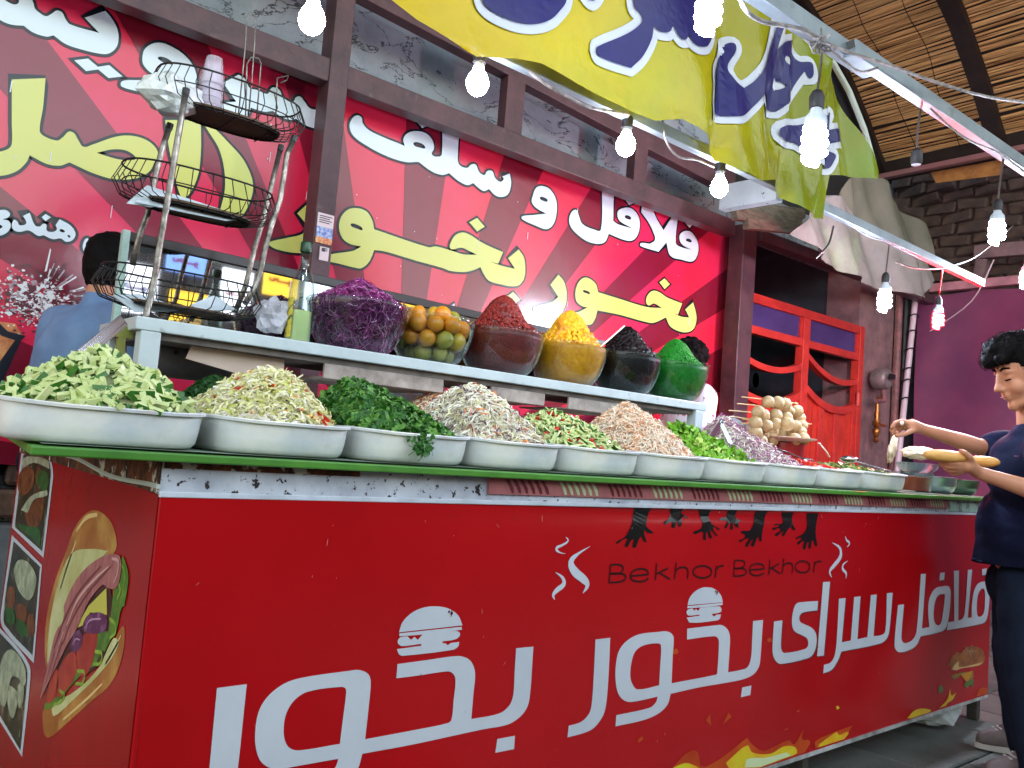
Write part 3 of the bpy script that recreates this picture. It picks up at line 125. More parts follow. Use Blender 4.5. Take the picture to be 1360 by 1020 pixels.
# ------------------------------------------------------------------ mesh helpers
class MB:
    def __init__(s): s.v = []; s.f = []; s.mi = []
    def add(s, vs, fs, m=0):
        o = len(s.v); s.v += [tuple(v) for v in vs]; s.f += [tuple(i+o for i in f) for f in fs]; s.mi += [m]*len(fs); return s
    def box(s, a, b, m=0):                                   # two opposite corners
        x0, x1 = sorted((a[0], b[0])); y0, y1 = sorted((a[1], b[1])); z0, z1 = sorted((a[2], b[2]))
        return s.add([(x0,y0,z0),(x1,y0,z0),(x1,y1,z0),(x0,y1,z0),(x0,y0,z1),(x1,y0,z1),(x1,y1,z1),(x0,y1,z1)],
                     [(3,2,1,0),(4,5,6,7),(0,1,5,4),(1,2,6,5),(2,3,7,6),(3,0,4,7)], m)
    def bar(s, p, q, w, h=None, up=(0,0,1), m=0):            # square bar between two points
        h = h or w; p = Vector(p); q = Vector(q); d = (q-p).normalized(); up = Vector(up)
        if abs(d.dot(up)) > 0.98: up = Vector((0,1,0))
        x = d.cross(up).normalized()*w/2; y = x.cross(d).normalized()*h/2
        vs = [p-x-y, p+x-y, p+x+y, p-x+y, q-x-y, q+x-y, q+x+y, q-x+y]
        return s.add(vs, [(3,2,1,0),(4,5,6,7),(0,1,5,4),(1,2,6,5),(2,3,7,6),(3,0,4,7)], m)
    def tube(s, pts, r, n=8, closed=False, m=0, cap=True):
        pts = [Vector(p) for p in pts]; k = len(pts); rr = r if isinstance(r, (list, tuple)) else [r]*k
        prev = None; vs = []
        for i in range(k):
            a = pts[(i-1) % k] if (closed or i) else pts[0]; b = pts[(i+1) % k] if (closed or i < k-1) else pts[-1]
            d = (b-a).normalized() if (b-a).length > 1e-9 else Vector((0,0,1))
            if prev is None: prev = d.orthogonal().normalized()
            x = (prev - d*prev.dot(d)); x = x.normalized() if x.length > 1e-6 else d.orthogonal().normalized(); prev = x; y = d.cross(x)
            for j in range(n):
                t = 2*math.pi*j/n; vs.append(pts[i] + (x*math.cos(t)+y*math.sin(t))*rr[i])
        fs = []
        for i in range(k if closed else k-1):
            i2 = (i+1) % k
            for j in range(n): fs.append((i*n+j, i*n+(j+1) % n, i2*n+(j+1) % n, i2*n+j))
        if not closed and cap: fs += [tuple(range(n))[::-1], tuple((k-1)*n+j for j in range(n))]
        return s.add(vs, fs, m)
    def lathe(s, prof, n=32, c=(0,0,0), m=0, sx=1, sy=1):
        vs = []; fs = []; k = len(prof)
        for r, z in prof:
            for j in range(n):
                t = 2*math.pi*j/n; vs.append((c[0]+r*sx*math.cos(t), c[1]+r*sy*math.sin(t), c[2]+z))
        for i in range(k-1):
            for j in range(n): fs.append((i*n+j, i*n+(j+1) % n, (i+1)*n+(j+1) % n, (i+1)*n+j))
        if prof[0][0] > 1e-5: fs.append(tuple(range(n))[::-1])
        if prof[-1][0] > 1e-5: fs.append(tuple((k-1)*n+j for j in range(n)))
        return s.add(vs, fs, m)
    def ball(s, c, r, nu=12, nv=8, m=0, sc=(1,1,1)):
        prof = [(max(1e-6, math.sin(math.pi*i/nv)), -math.cos(math.pi*i/nv)) for i in range(nv+1)]
        vs = []; fs = []
        for a, z in prof:
            for j in range(nu):
                t = 2*math.pi*j/nu; vs.append((c[0]+r*sc[0]*a*math.cos(t), c[1]+r*sc[1]*a*math.sin(t), c[2]+r*sc[2]*z))
        for i in range(nv):
            for j in range(nu): fs.append((i*nu+j, i*nu+(j+1) % nu, (i+1)*nu+(j+1) % nu, (i+1)*nu+j))
        return s.add(vs, fs, m)
    def build(s, name, mats, parent=None, smooth=False, bevel=0.0, local=False):
        me = bpy.data.meshes.new(name); vs = s.v
        if parent is not None and not local:
            L = WORLD.get(parent.name, Vector((0,0,0))); vs = [(v[0]-L[0], v[1]-L[1], v[2]-L[2]) for v in vs]
        me.from_pydata(vs, [], s.f); me.validate(verbose=False)
        if not isinstance(mats, (list, tuple)): mats = [mats]
        for mm in mats: me.materials.append(mm)
        if len(mats) > 1 and len(me.polygons) == len(s.mi): me.polygons.foreach_set('material_index', s.mi)
        if smooth: me.polygons.foreach_set('use_smooth', [True]*len(me.polygons))
        o = bpy.data.objects.new(name, me); C.objects.link(o)
        if parent is not None:
            o.parent = parent; WORLD[o.name] = WORLD.get(parent.name, Vector((0,0,0))) if not local else Vector((0,0,0))
        if bevel:
            b = o.modifiers.new('bevel', 'BEVEL'); b.width = bevel; b.segments = 2; b.limit_method = 'ANGLE'; b.angle_limit = math.radians(40)
        if smooth and smooth != 'all':
            try: me.set_sharp_from_angle(angle=math.radians(42))
            except Exception: pass
        return o
WORLD = {}
def tag(o, label=None, cat=None, group=None, kind=None):
    if label: o['label'] = label
    if cat: o['category'] = cat
    if group: o['group'] = group
    if kind: o['kind'] = kind
    return o
def thing(name, loc, label, cat, group=None, rz=0.0):
    o = bpy.data.objects.new(name, None); C.objects.link(o); o.location = loc; o.rotation_euler = (0,0,rz)
    o.empty_display_size = 0.1; WORLD[o.name] = Vector(loc)
    return tag(o, label, cat, group)
def copy_thing(src, loc, label, group=None, rz=0.0, scale=None):
    r = src.copy(); C.objects.link(r); r.location = loc; r.rotation_euler = (0,0,rz); r['label'] = label
    if scale: r.scale = scale
    if group: r['group'] = group
    for ch in list(src.children):
        c = ch.copy(); C.objects.link(c); c.parent = r
        for g in ch.children:
            d = g.copy(); C.objects.link(d); d.parent = c
    return r
def smooth_path(pts, closed=True, sub=5):
    """Catmull-Rom through the points; a flagged point (third value) stays a sharp corner."""
    n = len(pts); out = []
    for i in range(n if closed else n-1):
        p1 = np.array(pts[i][:2]); p2 = np.array(pts[(i+1) % n][:2])
        p0 = np.array(pts[(i-1) % n][:2]) if (closed or i) else p1; p3 = np.array(pts[(i+2) % n][:2]) if (closed or i < n-2) else p2
        L = np.linalg.norm(p2-p1)
        def tang(a, b, c, corner):
            if corner: return None
            d = c-a; q = np.linalg.norm(d); return d/q if q > 1e-9 else None
        t1 = tang(p0, p1, p2, pts[i][2] and closed); t2 = tang(p1, p2, p3, pts[(i+1) % n][2] and closed)
        if t1 is None and t2 is None: out.append(tuple(p1)); continue
        ch = (p2-p1)/max(L, 1e-9)
        m1 = (t1 if t1 is not None else ch)*L; m2 = (t2 if t2 is not None else ch)*L
        for k in range(sub):
            t = k/sub; out.append(tuple((2*t**3-3*t**2+1)*p1+(t**3-2*t**2+t)*m1+(-2*t**3+3*t**2)*p2+(t**3-t**2)*m2))
    if not closed: out.append(tuple(pts[-1][:2]))
    return out
def inside(p, loops):
    c = False
    for L in loops:
        n = len(L); j = n-1
        for i in range(n):
            if (L[i][1] > p[1]) != (L[j][1] > p[1]) and p[0] < (L[j][0]-L[i][0])*(p[1]-L[i][1])/(L[j][1]-L[i][1])+L[i][0]: c = not c
            j = i
    return c
def fill(loops, step=None):
    """triangulate loops (even-odd), optionally with inner grid points so it can follow folds"""
    vs = []; es = []
    for L in loops:
        if step:
            L2 = []
            for i in range(len(L)):
                a = np.array(L[i]); b = np.array(L[(i+1) % len(L)]); k = max(1, int(np.linalg.norm(b-a)/step))
                L2 += [tuple(a+(b-a)*j/k) for j in range(k)]
            L = L2
        o = len(vs); vs += [Vector(p) for p in L]; es += [(o+i, o+(i+1) % len(L)) for i in range(len(L))]
    if step:
        xs = [v.x for v in vs]; ys = [v.y for v in vs]
        for x in np.arange(min(xs)+step/2, max(xs), step):
            for y in np.arange(min(ys)+step/2, max(ys), step):
                if inside((x, y), loops): vs.append(Vector((x, y)))
    V, E, F = geometry.delaunay_2d_cdt(vs, es, [], 0, 1e-5)[:3]
    F = [f for f in F if inside((sum(V[i].x for i in f)/len(f), sum(V[i].y for i in f)/len(f)), loops)]
    return [(v.x, v.y) for v in V], [tuple(f) for f in F]
def ribbon(loop, w, closed=True, step=None):
    """constant-width line along a path, round joins"""
    vs = []; fs = []; n = len(loop)
    P = [np.array(p) for p in loop]
    if step:
        Q = []
        for i in range(n):
            a = P[i]; b = P[(i+1) % n]; k = max(1, int(np.linalg.norm(b-a)/step)); Q += [a+(b-a)*j/k for j in range(k)]
        P = Q; n = len(P)
    N = []
    for i in range(n):
        a = P[(i-1) % n]; b = P[(i+1) % n]; d = b-a; d = d/max(np.linalg.norm(d), 1e-9)
        d1 = P[i]-a; d1 = d1/max(np.linalg.norm(d1), 1e-9); k = 1/max(0.45, abs(d1.dot(d))); N.append(np.array((-d[1], d[0]))*w/2*k)
    for i in range(n): vs += [tuple(P[i]-N[i]), tuple(P[i]+N[i])]
    for i in range(n if closed else n-1):
        j = (i+1) % n; fs.append((2*i, 2*j, 2*j+1, 2*i+1))
    return vs, fs
def stroke(pts):
    """open stroke whose width varies point by point"""
    wl = [p[2] for p in pts]; L = smooth_path([(p[0], p[1], 0) for p in pts], False, 4)
    ws = []
    for i in range(len(pts)-1):
        for k in range(4): ws.append(wl[i]+(wl[i+1]-wl[i])*k/4)
    ws.append(wl[-1]); vs = []; fs = []
    for i, p in enumerate(L):
        a = np.array(L[max(0, i-1)]); b = np.array(L[min(len(L)-1, i+1)]); d = b-a; d = d/max(np.linalg.norm(d), 1e-9)
        nn = np.array((-d[1], d[0]))*max(ws[i], 0.0008)/2; vs += [(p[0]-nn[0], p[1]-nn[1]), (p[0]+nn[0], p[1]+nn[1])]
    for i in range(len(L)-1): fs.append((2*i, 2*i+2, 2*i+3, 2*i+1))
    return vs, fs
def rrect(w, d, r, n=6):
    out = []
    for cx, cy, a0 in ((w/2-r, d/2-r, 0), (-w/2+r, d/2-r, 90), (-w/2+r, -d/2+r, 180), (w/2-r, -d/2+r, 270)):
        for k in range(n+1):
            t = math.radians(a0+90*k/n); out.append((cx+r*math.cos(t), cy+r*math.sin(t)))
    return out
def art(name, key, to3, material, parent, step=None, smooth_sub=5):
    """print one set of traced shapes as flat mesh; to3 maps plane coordinates to the world"""
    for item in ART[key]:
        loops = [smooth_path(l, True, smooth_sub) for l in item]
        vs, fs = fill(loops, step)
        MB().add([to3(*v) for v in vs], fs).build(name, material, parent)
def art_outline(name, key, to3, w, material, parent, step=None):
    for item in ART[key]:
        m = MB()
        for l in item:
            vs, fs = ribbon(smooth_path(l), w, True, step); m.add([to3(*v) for v in vs], fs)
        m.build(name, material, parent)

# ------------------------------------------------------------------ the ground
M_ground = mat('street', (38, 40, 40), 0.7, (58, 58, 56), 3.0, bump=0.4, bscale=60)
g = MB().box((-30, -30, -0.3), (40, 30, -0.035)).build('ground', M_ground); tag(g, kind='structure')
pave = bpy.data.objects.new('pavement', None); C.objects.link(pave); WORLD['pavement'] = Vector((0,0,0)); tag(pave, kind='structure')
M_stone = mat('paving stone', (112, 112, 108), 0.5, (76, 82, 76), 2.5, (0.3, 0.7), bump=0.5, bscale=45, col3=(40, 46, 40), c3=(0.55, 0.75), s3=1.1)
stone_me = []
for k in range(5):
    bm = bmesh.new(); bmesh.ops.create_cube(bm, size=1)
    for v in bm.verts: v.co = Vector((v.co.x*0.392+random.uniform(-.003, .003), v.co.y*0.392+random.uniform(-.003, .003), v.co.z*0.05-0.025))
    bmesh.ops.bevel(bm, geom=[e for e in bm.edges if all(v.co.z > -0.01 for v in e.verts)], offset=0.006, segments=1, affect='EDGES')
    me = bpy.data.meshes.new('paving_stone'); bm.to_mesh(me); bm.free(); me.materials.append(M_stone); stone_me.append(me)
for i in range(18):
    for j in range(13):
        o = bpy.data.objects.new('paving_stone', stone_me[(i*7+j*3) % 5]); C.objects.link(o); o.parent = pave
        o.location = (1.9+i*0.4+0.13*(j % 2), -1.2+j*0.4, random.uniform(-.004, .003)); o.rotation_euler = (random.uniform(-.006, .006), random.uniform(-.006, .006), 0)

# ------------------------------------------------------------------ walls behind
def crack_material(name, a, b, c, sc=1.6, width=0.012):
    m = mat(name, a, 0.85, b, 3.0, bump=0.5, bscale=30); nt = m.node_tree; N = nt.nodes; L = nt.links; P = N['Principled BSDF']
    src = P.inputs['Base Color'].links[0].from_socket
    tc = N.new('ShaderNodeTexCoord'); mp = N.new('ShaderNodeMapping'); mp.inputs['Scale'].default_value = (1, 1, 2.2); mp.inputs['Rotation'].default_value = (0, 0.25, 0)
    t = N.new('ShaderNodeTexNoise'); t.inputs['Scale'].default_value = sc; t.inputs['Detail'].default_value = 7; t.inputs['Roughness'].default_value = 0.6; t.inputs['Distortion'].default_value = 0.6
    s = N.new('ShaderNodeMath'); s.operation = 'SUBTRACT'; s.inputs[1].default_value = 0.5
    ab = N.new('ShaderNodeMath'); ab.operation = 'ABSOLUTE'; r = N.new('ShaderNodeMapRange'); r.inputs[1].default_value = width*0.3; r.inputs[2].default_value = width; r.inputs[3].default_value = 1; r.inputs[4].default_value = 0
    mx = N.new('ShaderNodeMix'); mx.data_type = 'RGBA'; mx.inputs[7].default_value = lin(*c)
    L.new(tc.outputs['Object'], mp.inputs[0]); L.new(mp.outputs[0], t.inputs['Vector']); L.new(t.outputs['Fac'], s.inputs[0]); L.new(s.outputs[0], ab.inputs[0]); L.new(ab.outputs[0], r.inputs[0])
    L.new(r.outputs[0], mx.inputs[0]); L.new(src, mx.inputs[6]); L.new(mx.outputs[2], P.inputs['Base Color']); return m
M_plaster = crack_material('cracked plaster', (140, 146, 154), (112, 118, 128), (48, 50, 56), 2.4, 0.010)
M_pink = mat('rough pinkish render', (150, 108, 108), 0.85, (104, 78, 82), 4, bump=0.7, bscale=22, col3=(70, 60, 62), c3=(0.6, 0.75), s3=6)
M_darkroom = mat('dark interior', (60, 62, 70), 0.9, (40, 40, 46), 2)
w = thing('back_wall', (2, 3.95, 0), 'cracked pale grey plaster wall behind the steel frame and the big pink banner', 'wall')
MB().box((-3, 3.95, 0), (5.2, 4.15, 6.0)).build('plaster', M_plaster, w)
MB().box((5.2, 3.95, 3.05), (7.32, 4.15, 3.4)).build('lintel', M_plaster, w)
M_ledge = mat('painted ledge', (120, 124, 128), 0.7, (90, 94, 98), 5)
MB().box((-3, 3.8, 0.3), (1.3, 3.95, 0.66)).build('ledge', M_ledge, w, bevel=0.01)
M_rub = mat('rough brown stone', (112, 82, 70), 0.9, (72, 54, 48), 9, bump=1.0, bscale=25)
for i in range(9):
    for j in range(4):
        z0 = 0.68+j*0.13; x0 = -0.6+i*0.22+(j % 2)*0.1
        bm = bmesh.new(); bmesh.ops.create_cube(bm, size=1)
        for v in bm.verts: v.co = Vector((x0+0.105+v.co.x*0.2+random.uniform(-.012, .012)-2, -0.06+v.co.y*0.12+random.uniform(-.02, .02), z0+0.06+v.co.z*0.115+random.uniform(-.008, .008)))
        bmesh.ops.bevel(bm, geom=bm.edges[:], offset=0.015, segments=1, affect='EDGES')
        me = bpy.data.meshes.new('stone'); bm.to_mesh(me); bm.free(); me.materials.append(M_rub)
        o = bpy.data.objects.new('stone', me); C.objects.link(o); o.parent = w
room = MB().box((5.0, 5.9, 0), (8.0, 6.0, 3.4)).box((5.1, 4.15, 0), (5.2, 5.9, 3.4)).box((7.32, 4.15, 0), (7.42, 5.9, 3.4)).box((5.1, 4.15, 3.3), (7.42, 6, 3.4)).build('dim_room', M_darkroom)
tag(room, kind='structure')
pw = thing('pillar_wall', (7.8, 3.8, 0), 'rough pinkish rendered wall between the red gate and the purple tarpaulin', 'wall')
MB().box((7.30, 3.82, 0), (7.98, 4.15, 3.08)).build('render_coat', M_pink, pw)
MB().box((8.0, 3.86, 0), (8.9, 4.15, 3.08)).build('recess', M_darkroom, pw)
M_pipe = mat('pink painted pipe', (150, 92, 92), 0.5, (100, 66, 66), 12)
M_black = mat('black rubber', (22, 22, 24), 0.5)
for k, (x, mm) in enumerate(((8.02, M_pipe), (8.16, M_black))):
    o = MB().tube([(x, 3.79, 0), (x, 3.79, 3.3)], 0.035 if k == 0 else 0.045, 12).build('downpipe', mm, smooth=True)
    tag(o, ['pink painted pipe running up the wall beside the gas meter', 'black drainpipe in the corner beside the white lashed pole'][k], 'pipe')

# ------------------------------------------------------------------ gas meter and its valve
M_mgrey = mat('meter grey', (150, 130, 130), 0.45, (110, 96, 98), 14, metal=0.3)
M_brass = mat('brass', (190, 120, 60), 0.35, metal=0.8, col2=(120, 70, 40), scale=20)
mc = Vector((7.519, 3.680, 2.035))
gm = thing('gas_meter', mc, 'round grey gas meter on the wall beside the red gate', 'gas meter')
MB().lathe([(0, -0.08), (0.085, -0.08), (0.1, -0.06), (0.1, 0.04), (0.085, 0.06), (0, 0.06)], 28).build('case', M_mgrey, gm, smooth=True, local=True).rotation_euler = (math.radians(90), 0, 0)
MB().box((-0.045, -0.1, -0.005), (0.045, -0.082, 0.04)).build('dial', M_black, gm, local=True)
MB().tube([(0.05, 0, 0.02), (0.16, 0, 0.05), (0.2, 0.05, 0.06)], 0.02, 10).tube([(0.02, 0, -0.09), (0.04, 0, -0.2), (-0.1, 0, -0.22)], 0.022, 10).build('coupling', M_pipe, gm, smooth=True, local=True)
vb = MB(); p0 = Vector((7.500, 3.700, 1.737)); p1 = Vector((7.484, 3.700, 1.436)); prof = [(0.018, 0), (0.03, .02), (0.018, .05), (0.035, .09), (0.035, .12), (0.02, .14), (0.04, .18), (0.02, .22), (0.028, .26), (0.018, .3), (0.018, .36)]
vb.lathe([(r, z) for r, z in prof], 14, (p1.x, 3.7, p1.z)).tube([(p1.x, 3.7, p1.z+.36), (p1.x+.03, 3.7, p1.z+.42), (p1.x+.12, 3.72, p1.z+.44)], 0.018, 8)
vb.box((p1.x-.03, 3.68, p1.z+.15), (p1.x+.03, 3.62, p1.z+.17))
tag(vb.build('gas_valve', M_brass, smooth=True), 'brass gas valve and fittings hanging below the round meter', 'valve')

# ------------------------------------------------------------------ steel frame
M_steel = mat('dark brown painted steel', (86, 56, 62), 0.42, (60, 40, 46), 6, bump=0.15, bscale=60, col3=(96, 76, 78), c3=(0.62, 0.75), s3=14)
fr = thing('steel_portal', (3.4, 3.6, 0), 'dark brown steel frame of posts and beams standing in front of the pink banner', 'frame')
MB().box((1.70, 3.6, 0), (1.80, 3.72, 4.6)).build('post', M_steel, fr, bevel=0.004)
a = (5.103, 3.600, 2.481); b = (5.274, 3.600, 2.514)
MB().box((a[0], 3.59, 0), (b[0], 3.72, (5.080, 3.600, 2.920)[2])).build('post', M_steel, fr, bevel=0.004)
MB().box((-2.5, 3.61, 2.81), (5.02, 3.70, 2.925)).build('beam', M_steel, fr, bevel=0.004)
MB().bar((-2.5, 3.66, 3.42), (1.9, 3.66, 3.42), 0.08, 0.14).bar((1.8, 3.66, 3.40), (5.0, 3.66, 3.22), 0.08, 0.2).build('beam', M_steel, fr, bevel=0.004)
MB().box((2.80, 3.62, 2.926), (2.93, 3.69, 3.28)).build('mullion', M_steel, fr)
MB().box((3.90, 3.62, 2.926), (4.02, 3.69, 3.2)).build('mullion', M_steel, fr)
MB().bar((5.299, 3.620, 2.876), (8.303, 3.620, 2.907), 0.1, 0.085).build('beam', M_steel, fr, bevel=0.004)
M_stick = mat('sticker paper', (214, 196, 200), 0.5); M_stickb = mat('sticker blue print', (60, 90, 170), 0.4, (200, 210, 230), 60); M_stickr = mat('sticker red print', (196, 40, 60), 0.4, (220, 190, 120), 50)
def sticker(label, q0, q1, mats_rows):
    t = thing('sticker', (1.744, 3.595, 2.106), label, 'sticker')
    (x0, z0), (x1, z1) = q0, q1; n = len(mats_rows); zz = z0
    for frac, m_ in mats_rows:
        z2 = zz-(z0-z1)*frac; MB().box((x0, 3.592, zz), (x1, 3.598, z2)).build('paper', m_, t); zz = z2
    for k in range(4):
        zt = z0-(z0-z1)*(0.08+0.07*k); MB().box((x0+.008, 3.5905, zt), (x1-.01-.012*(k % 2), 3.5915, zt-.004)).build('print_line', M_black, t)
    return t
sticker('white, blue and red paper sticker on the dark brown post', (1.708, 2.165), (1.792, 2.02), [(0.45, M_stick), (0.35, M_stickb), (0.2, M_stickr)])
sticker('small white torn sticker under the blue and red one', (1.735, 2.005), (1.782, 1.94), [(1, M_stick)])
sticker('red and cream sticker low on the brown post above the mirror', (1.715, 1.76), (1.79, 1.70), [(0.6, M_stickr), (0.4, M_stick)])

# ------------------------------------------------------------------ red gate
M_gate = mat('red gate paint', (214, 60, 42), 0.42, (168, 40, 34), 5, (0.35, 0.7), bump=0.15, bscale=35, col3=(206, 92, 72), c3=(0.6, 0.8), s3=7)
M_gatef = mat('red gate frame paint', (206, 56, 46), 0.4, (176, 42, 38), 8, bump=0.1, bscale=50)
M_pane = mat('violet window pane', (58, 44, 92), 0.12, (74, 58, 112), 3, spec=0.6)
gt = thing('metal_gate', (6.3, 3.8, 0), 'double red metal gate with swooping leaf tops and violet panes', 'gate')
def G(x, y): return None
gx0, gxc0, gxc1, gx1 = 5.30, 6.27, 6.37, 7.30
zt = 2.49
MB().box((gx0, 3.76, zt-.075), (gx1, 3.83, zt)).build('top_rail', M_gatef, gt, bevel=.004)
MB().box((gx0, 3.765, 2.17), (gx1, 3.825, 2.235)).build('middle_rail', M_gatef, gt, bevel=.004)
for x0, x1 in ((gx0-.09, gx0), (gx1-.08, gx1)): MB().box((x0, 3.755, 0), (x1, 3.835, zt)).build('jamb', M_gatef, gt, bevel=.004)
MB().box((gxc0, 3.758, 0), (gxc1, 3.832, zt-.075)).build('centre_stile', M_gatef, gt, bevel=.004)
for x0, x1 in ((gx0, gxc0), (gxc1, gx1-.08)):
    MB().box((x0+.03, 3.79, 2.235), (x1-.03, 3.80, zt-.075)).build('pane', M_pane, gt)
    for a_, b_ in (((x0, 2.235), (x0+.03, zt-.075)), ((x1-.03, 2.235), (x1, zt-.075))): MB().box((a_[0], 3.775, a_[1]), (b_[0], 3.815, b_[1])).build('pane_edge', M_gatef, gt)
    # swag rail and curved leaf top
    n = 14; L = x1-x0; left = x0 < 6
    def sag(t, top, dip): return top-dip*4*t*(1-t) if True else 0
    tops = (2.06, 2.06) if left else (2.12, 1.98)
    for nm, z_a, z_b, dip, th in (('swag', 2.05 if left else 2.13, 2.02 if left else 2.0, 0.09, 0.05), ('leaf_top', 1.78 if left else 1.86, 1.78 if left else 1.78, 0.10, 0.065)):
        mb_ = MB(); vs = []
        for i in range(n+1):
            t = i/n; z = z_a+(z_b-z_a)*t-dip*4*t*(1-t)
            vs += [(x0+L*t, 3.765, z), (x0+L*t, 3.765, z-th), (x0+L*t, 3.825, z-th), (x0+L*t, 3.825, z)]
        fs = []
        for i in range(n):
            for k in range(4): fs.append((4*i+k, 4*i+(k+1) % 4, 4*i+4+(k+1) % 4, 4*i+4+k))
        mb_.add(vs, fs); mb_.build(nm, M_gatef, gt)
    zleaf = lambda t: (1.78 if left else 1.86)+((1.78)-(1.78 if left else 1.86))*t-0.10*4*t*(1-t)-0.03
    cuts = [0, 0.5, 1] if left else [0, 0.33, 0.64, 1]
    for a_, b_ in zip(cuts[:-1], cuts[1:]):
        n2 = 8; vs = []; xa = x0+L*a_+.035; xb = x0+L*b_-.0
        for i in range(n2+1):
            t = a_+(b_-a_)*i/n2; x = x0+L*t; vs += [(x, 3.80, zleaf(t)-.02), (x, 3.80, 0.08)]
        fs = [(2*i, 2*i+1, 2*i+3, 2*i+2) for i in range(n2)]
        MB().add(vs, fs).build('leaf_panel', M_gate, gt)
        for tt in ((a_, 0.0), (b_, -0.04)):
            x = x0+L*tt[0]+tt[1]; MB().box((x, 3.778, 0.05), (x+.04, 3.812, zleaf(min(1, max(0, tt[0]))) -.0)).build('stile', M_gatef, gt, bevel=.003)
        xm = (xa+xb)/2
        MB().bar((xm, 3.796, 0.1), (xm, 3.796, zleaf((a_+b_)/2)-.05), 0.012, 0.01).build('panel_seam', M_gatef, gt)
for z in (0.4, 1.75): MB().tube([(gx1-.085, 3.75, z), (gx1-.085, 3.75, z+.12)], 0.022, 10).build('hinge', M_gatef, gt)
yp = (5.659, 3.790, 1.811)
mb_ = MB(); mb_.lathe([(0, 0), (0.045, 0)], 20); mb_.v = [(yp[0]+v[0]*1.0, 3.792, yp[2]+v[1]*1.35) for v in mb_.v]
st = mb_.build('round_sticker', mat('yellow sticker', (226, 186, 40), 0.5, (160, 120, 30), 60)); tag(st, 'small oval yellow sticker on the left leaf of the red gate', 'sticker')

# ------------------------------------------------------------------ big pink banner
M_vin = mat('banner pink', (208, 40, 84), 0.2, (200, 36, 60), 0.7, (0.4, 0.6), bump=0.10, bscale=3.2, spec=0.6, bdist=0.03, col3=(236, 130, 165), c3=(.72, .76), s3=70)
M_vind = mat('banner dark ray', (126, 24, 54), 0.2, (116, 20, 36), 0.7, (0.4, 0.6), bump=0.10, bscale=3.2, spec=0.6, bdist=0.03)
M_pw = mat('print white', (204, 216, 226), 0.22, bump=0.10, bscale=3.2, spec=0.6, bdist=0.03)
M_py = mat('print pale yellow', (202, 200, 100), 0.22, (194, 202, 116), 0.8, bump=0.10, bscale=3.2, spec=0.6, bdist=0.03)
M_pk = mat('print black', (22, 26, 36), 0.25)
bn = thing('pink_banner', (2.4, 3.8, 1.2), 'huge pink and dark red sunray banner with white and yellow Persian lettering', 'banner')
X0, X1, Z0, Z1 = -1.2, 5.21, 0.9, 3.0
def bedge(x): return 0.9 if x < 0.9 else 1.2
MB().box((X0, 3.800, 0.9), (X1, 3.806, Z1)).build('sheet', M_vin, bn)
cx, cz = 2.413, 0.90
def wedge(a0, a1):
    poly = [(cx, cz)]
    for a in (a0, (a0+a1)/2, a1):
        t = math.radians(a); d = (math.cos(t), math.sin(t)); r = 1e9
        if d[0] > 1e-6: r = min(r, (X1-cx)/d[0])
        if d[0] < -1e-6: r = min(r, (X0-cx)/d[0])
        if d[1] > 1e-6: r = min(r, (Z1-cz)/d[1])
        poly.append((cx+d[0]*r, cz+d[1]*r))
    MB().add([(x, 3.796, z) for x, z in poly], [tuple(range(len(poly)))]).build('sun_ray', M_vind, bn)
cz = 0.77
for a0, a1 in ((18, 24), (29, 33.6), (39.5, 44.4), (51.8, 58.5), (67.7, 75.5), (85.8, 94.1), (104.9, 112.5), (120.5, 128), (135, 141.2), (148, 154), (161, 167), (173, 178)):
    cz = 0.901 if a0 < 30 or a0 > 155 else 0.901
    t = math.tan
    # rays meet at (2.413, 0.77); clip at the sheet's lower edge 0.9
    def pt(a, z): return 2.413+(z-0.764)/math.tan(math.radians(a))
    poly = []
    for a in (a0, a1):
        xb = pt(a, 0.902); poly.append((xb, 0.902))
    def top(a):
        x = pt(a, Z1); z = Z1
        if x > X1: x = X1; z = 0.764+(X1-2.413)*math.tan(math.radians(a))
        if x < X0: x = X0; z = 0.764+(X0-2.413)*math.tan(math.radians(a))
        return (x, z)
    p0, p1 = top(a0), top(a1); P = [poly[0], p0]
    if (p0[0] == X1) != (p1[0] == X1): P.append((X1, Z1))
    if (p0[0] == X0) != (p1[0] == X0): P.append((X0, Z1))
    P += [p1, poly[1]]
    P = [(min(max(x, X0), X1), z) for x, z in P]
    MB().add([(x, 3.7985, z) for x, z in P], [tuple(range(len(P)))]).build('sun_ray', M_vind, bn)
to_wall = lambda y: (lambda x, z: (x, y, z))
art_outline('letter_outline', 'wall_white', to_wall(3.7972), 0.024, M_pk, bn)
art_outline('letter_outline', 'wall_yellow', to_wall(3.7970), 0.024, M_pk, bn)
art('lettering', 'wall_white', to_wall(3.7958), M_pw, bn)
art('lettering', 'wall_yellow', to_wall(3.7956), M_py, bn)
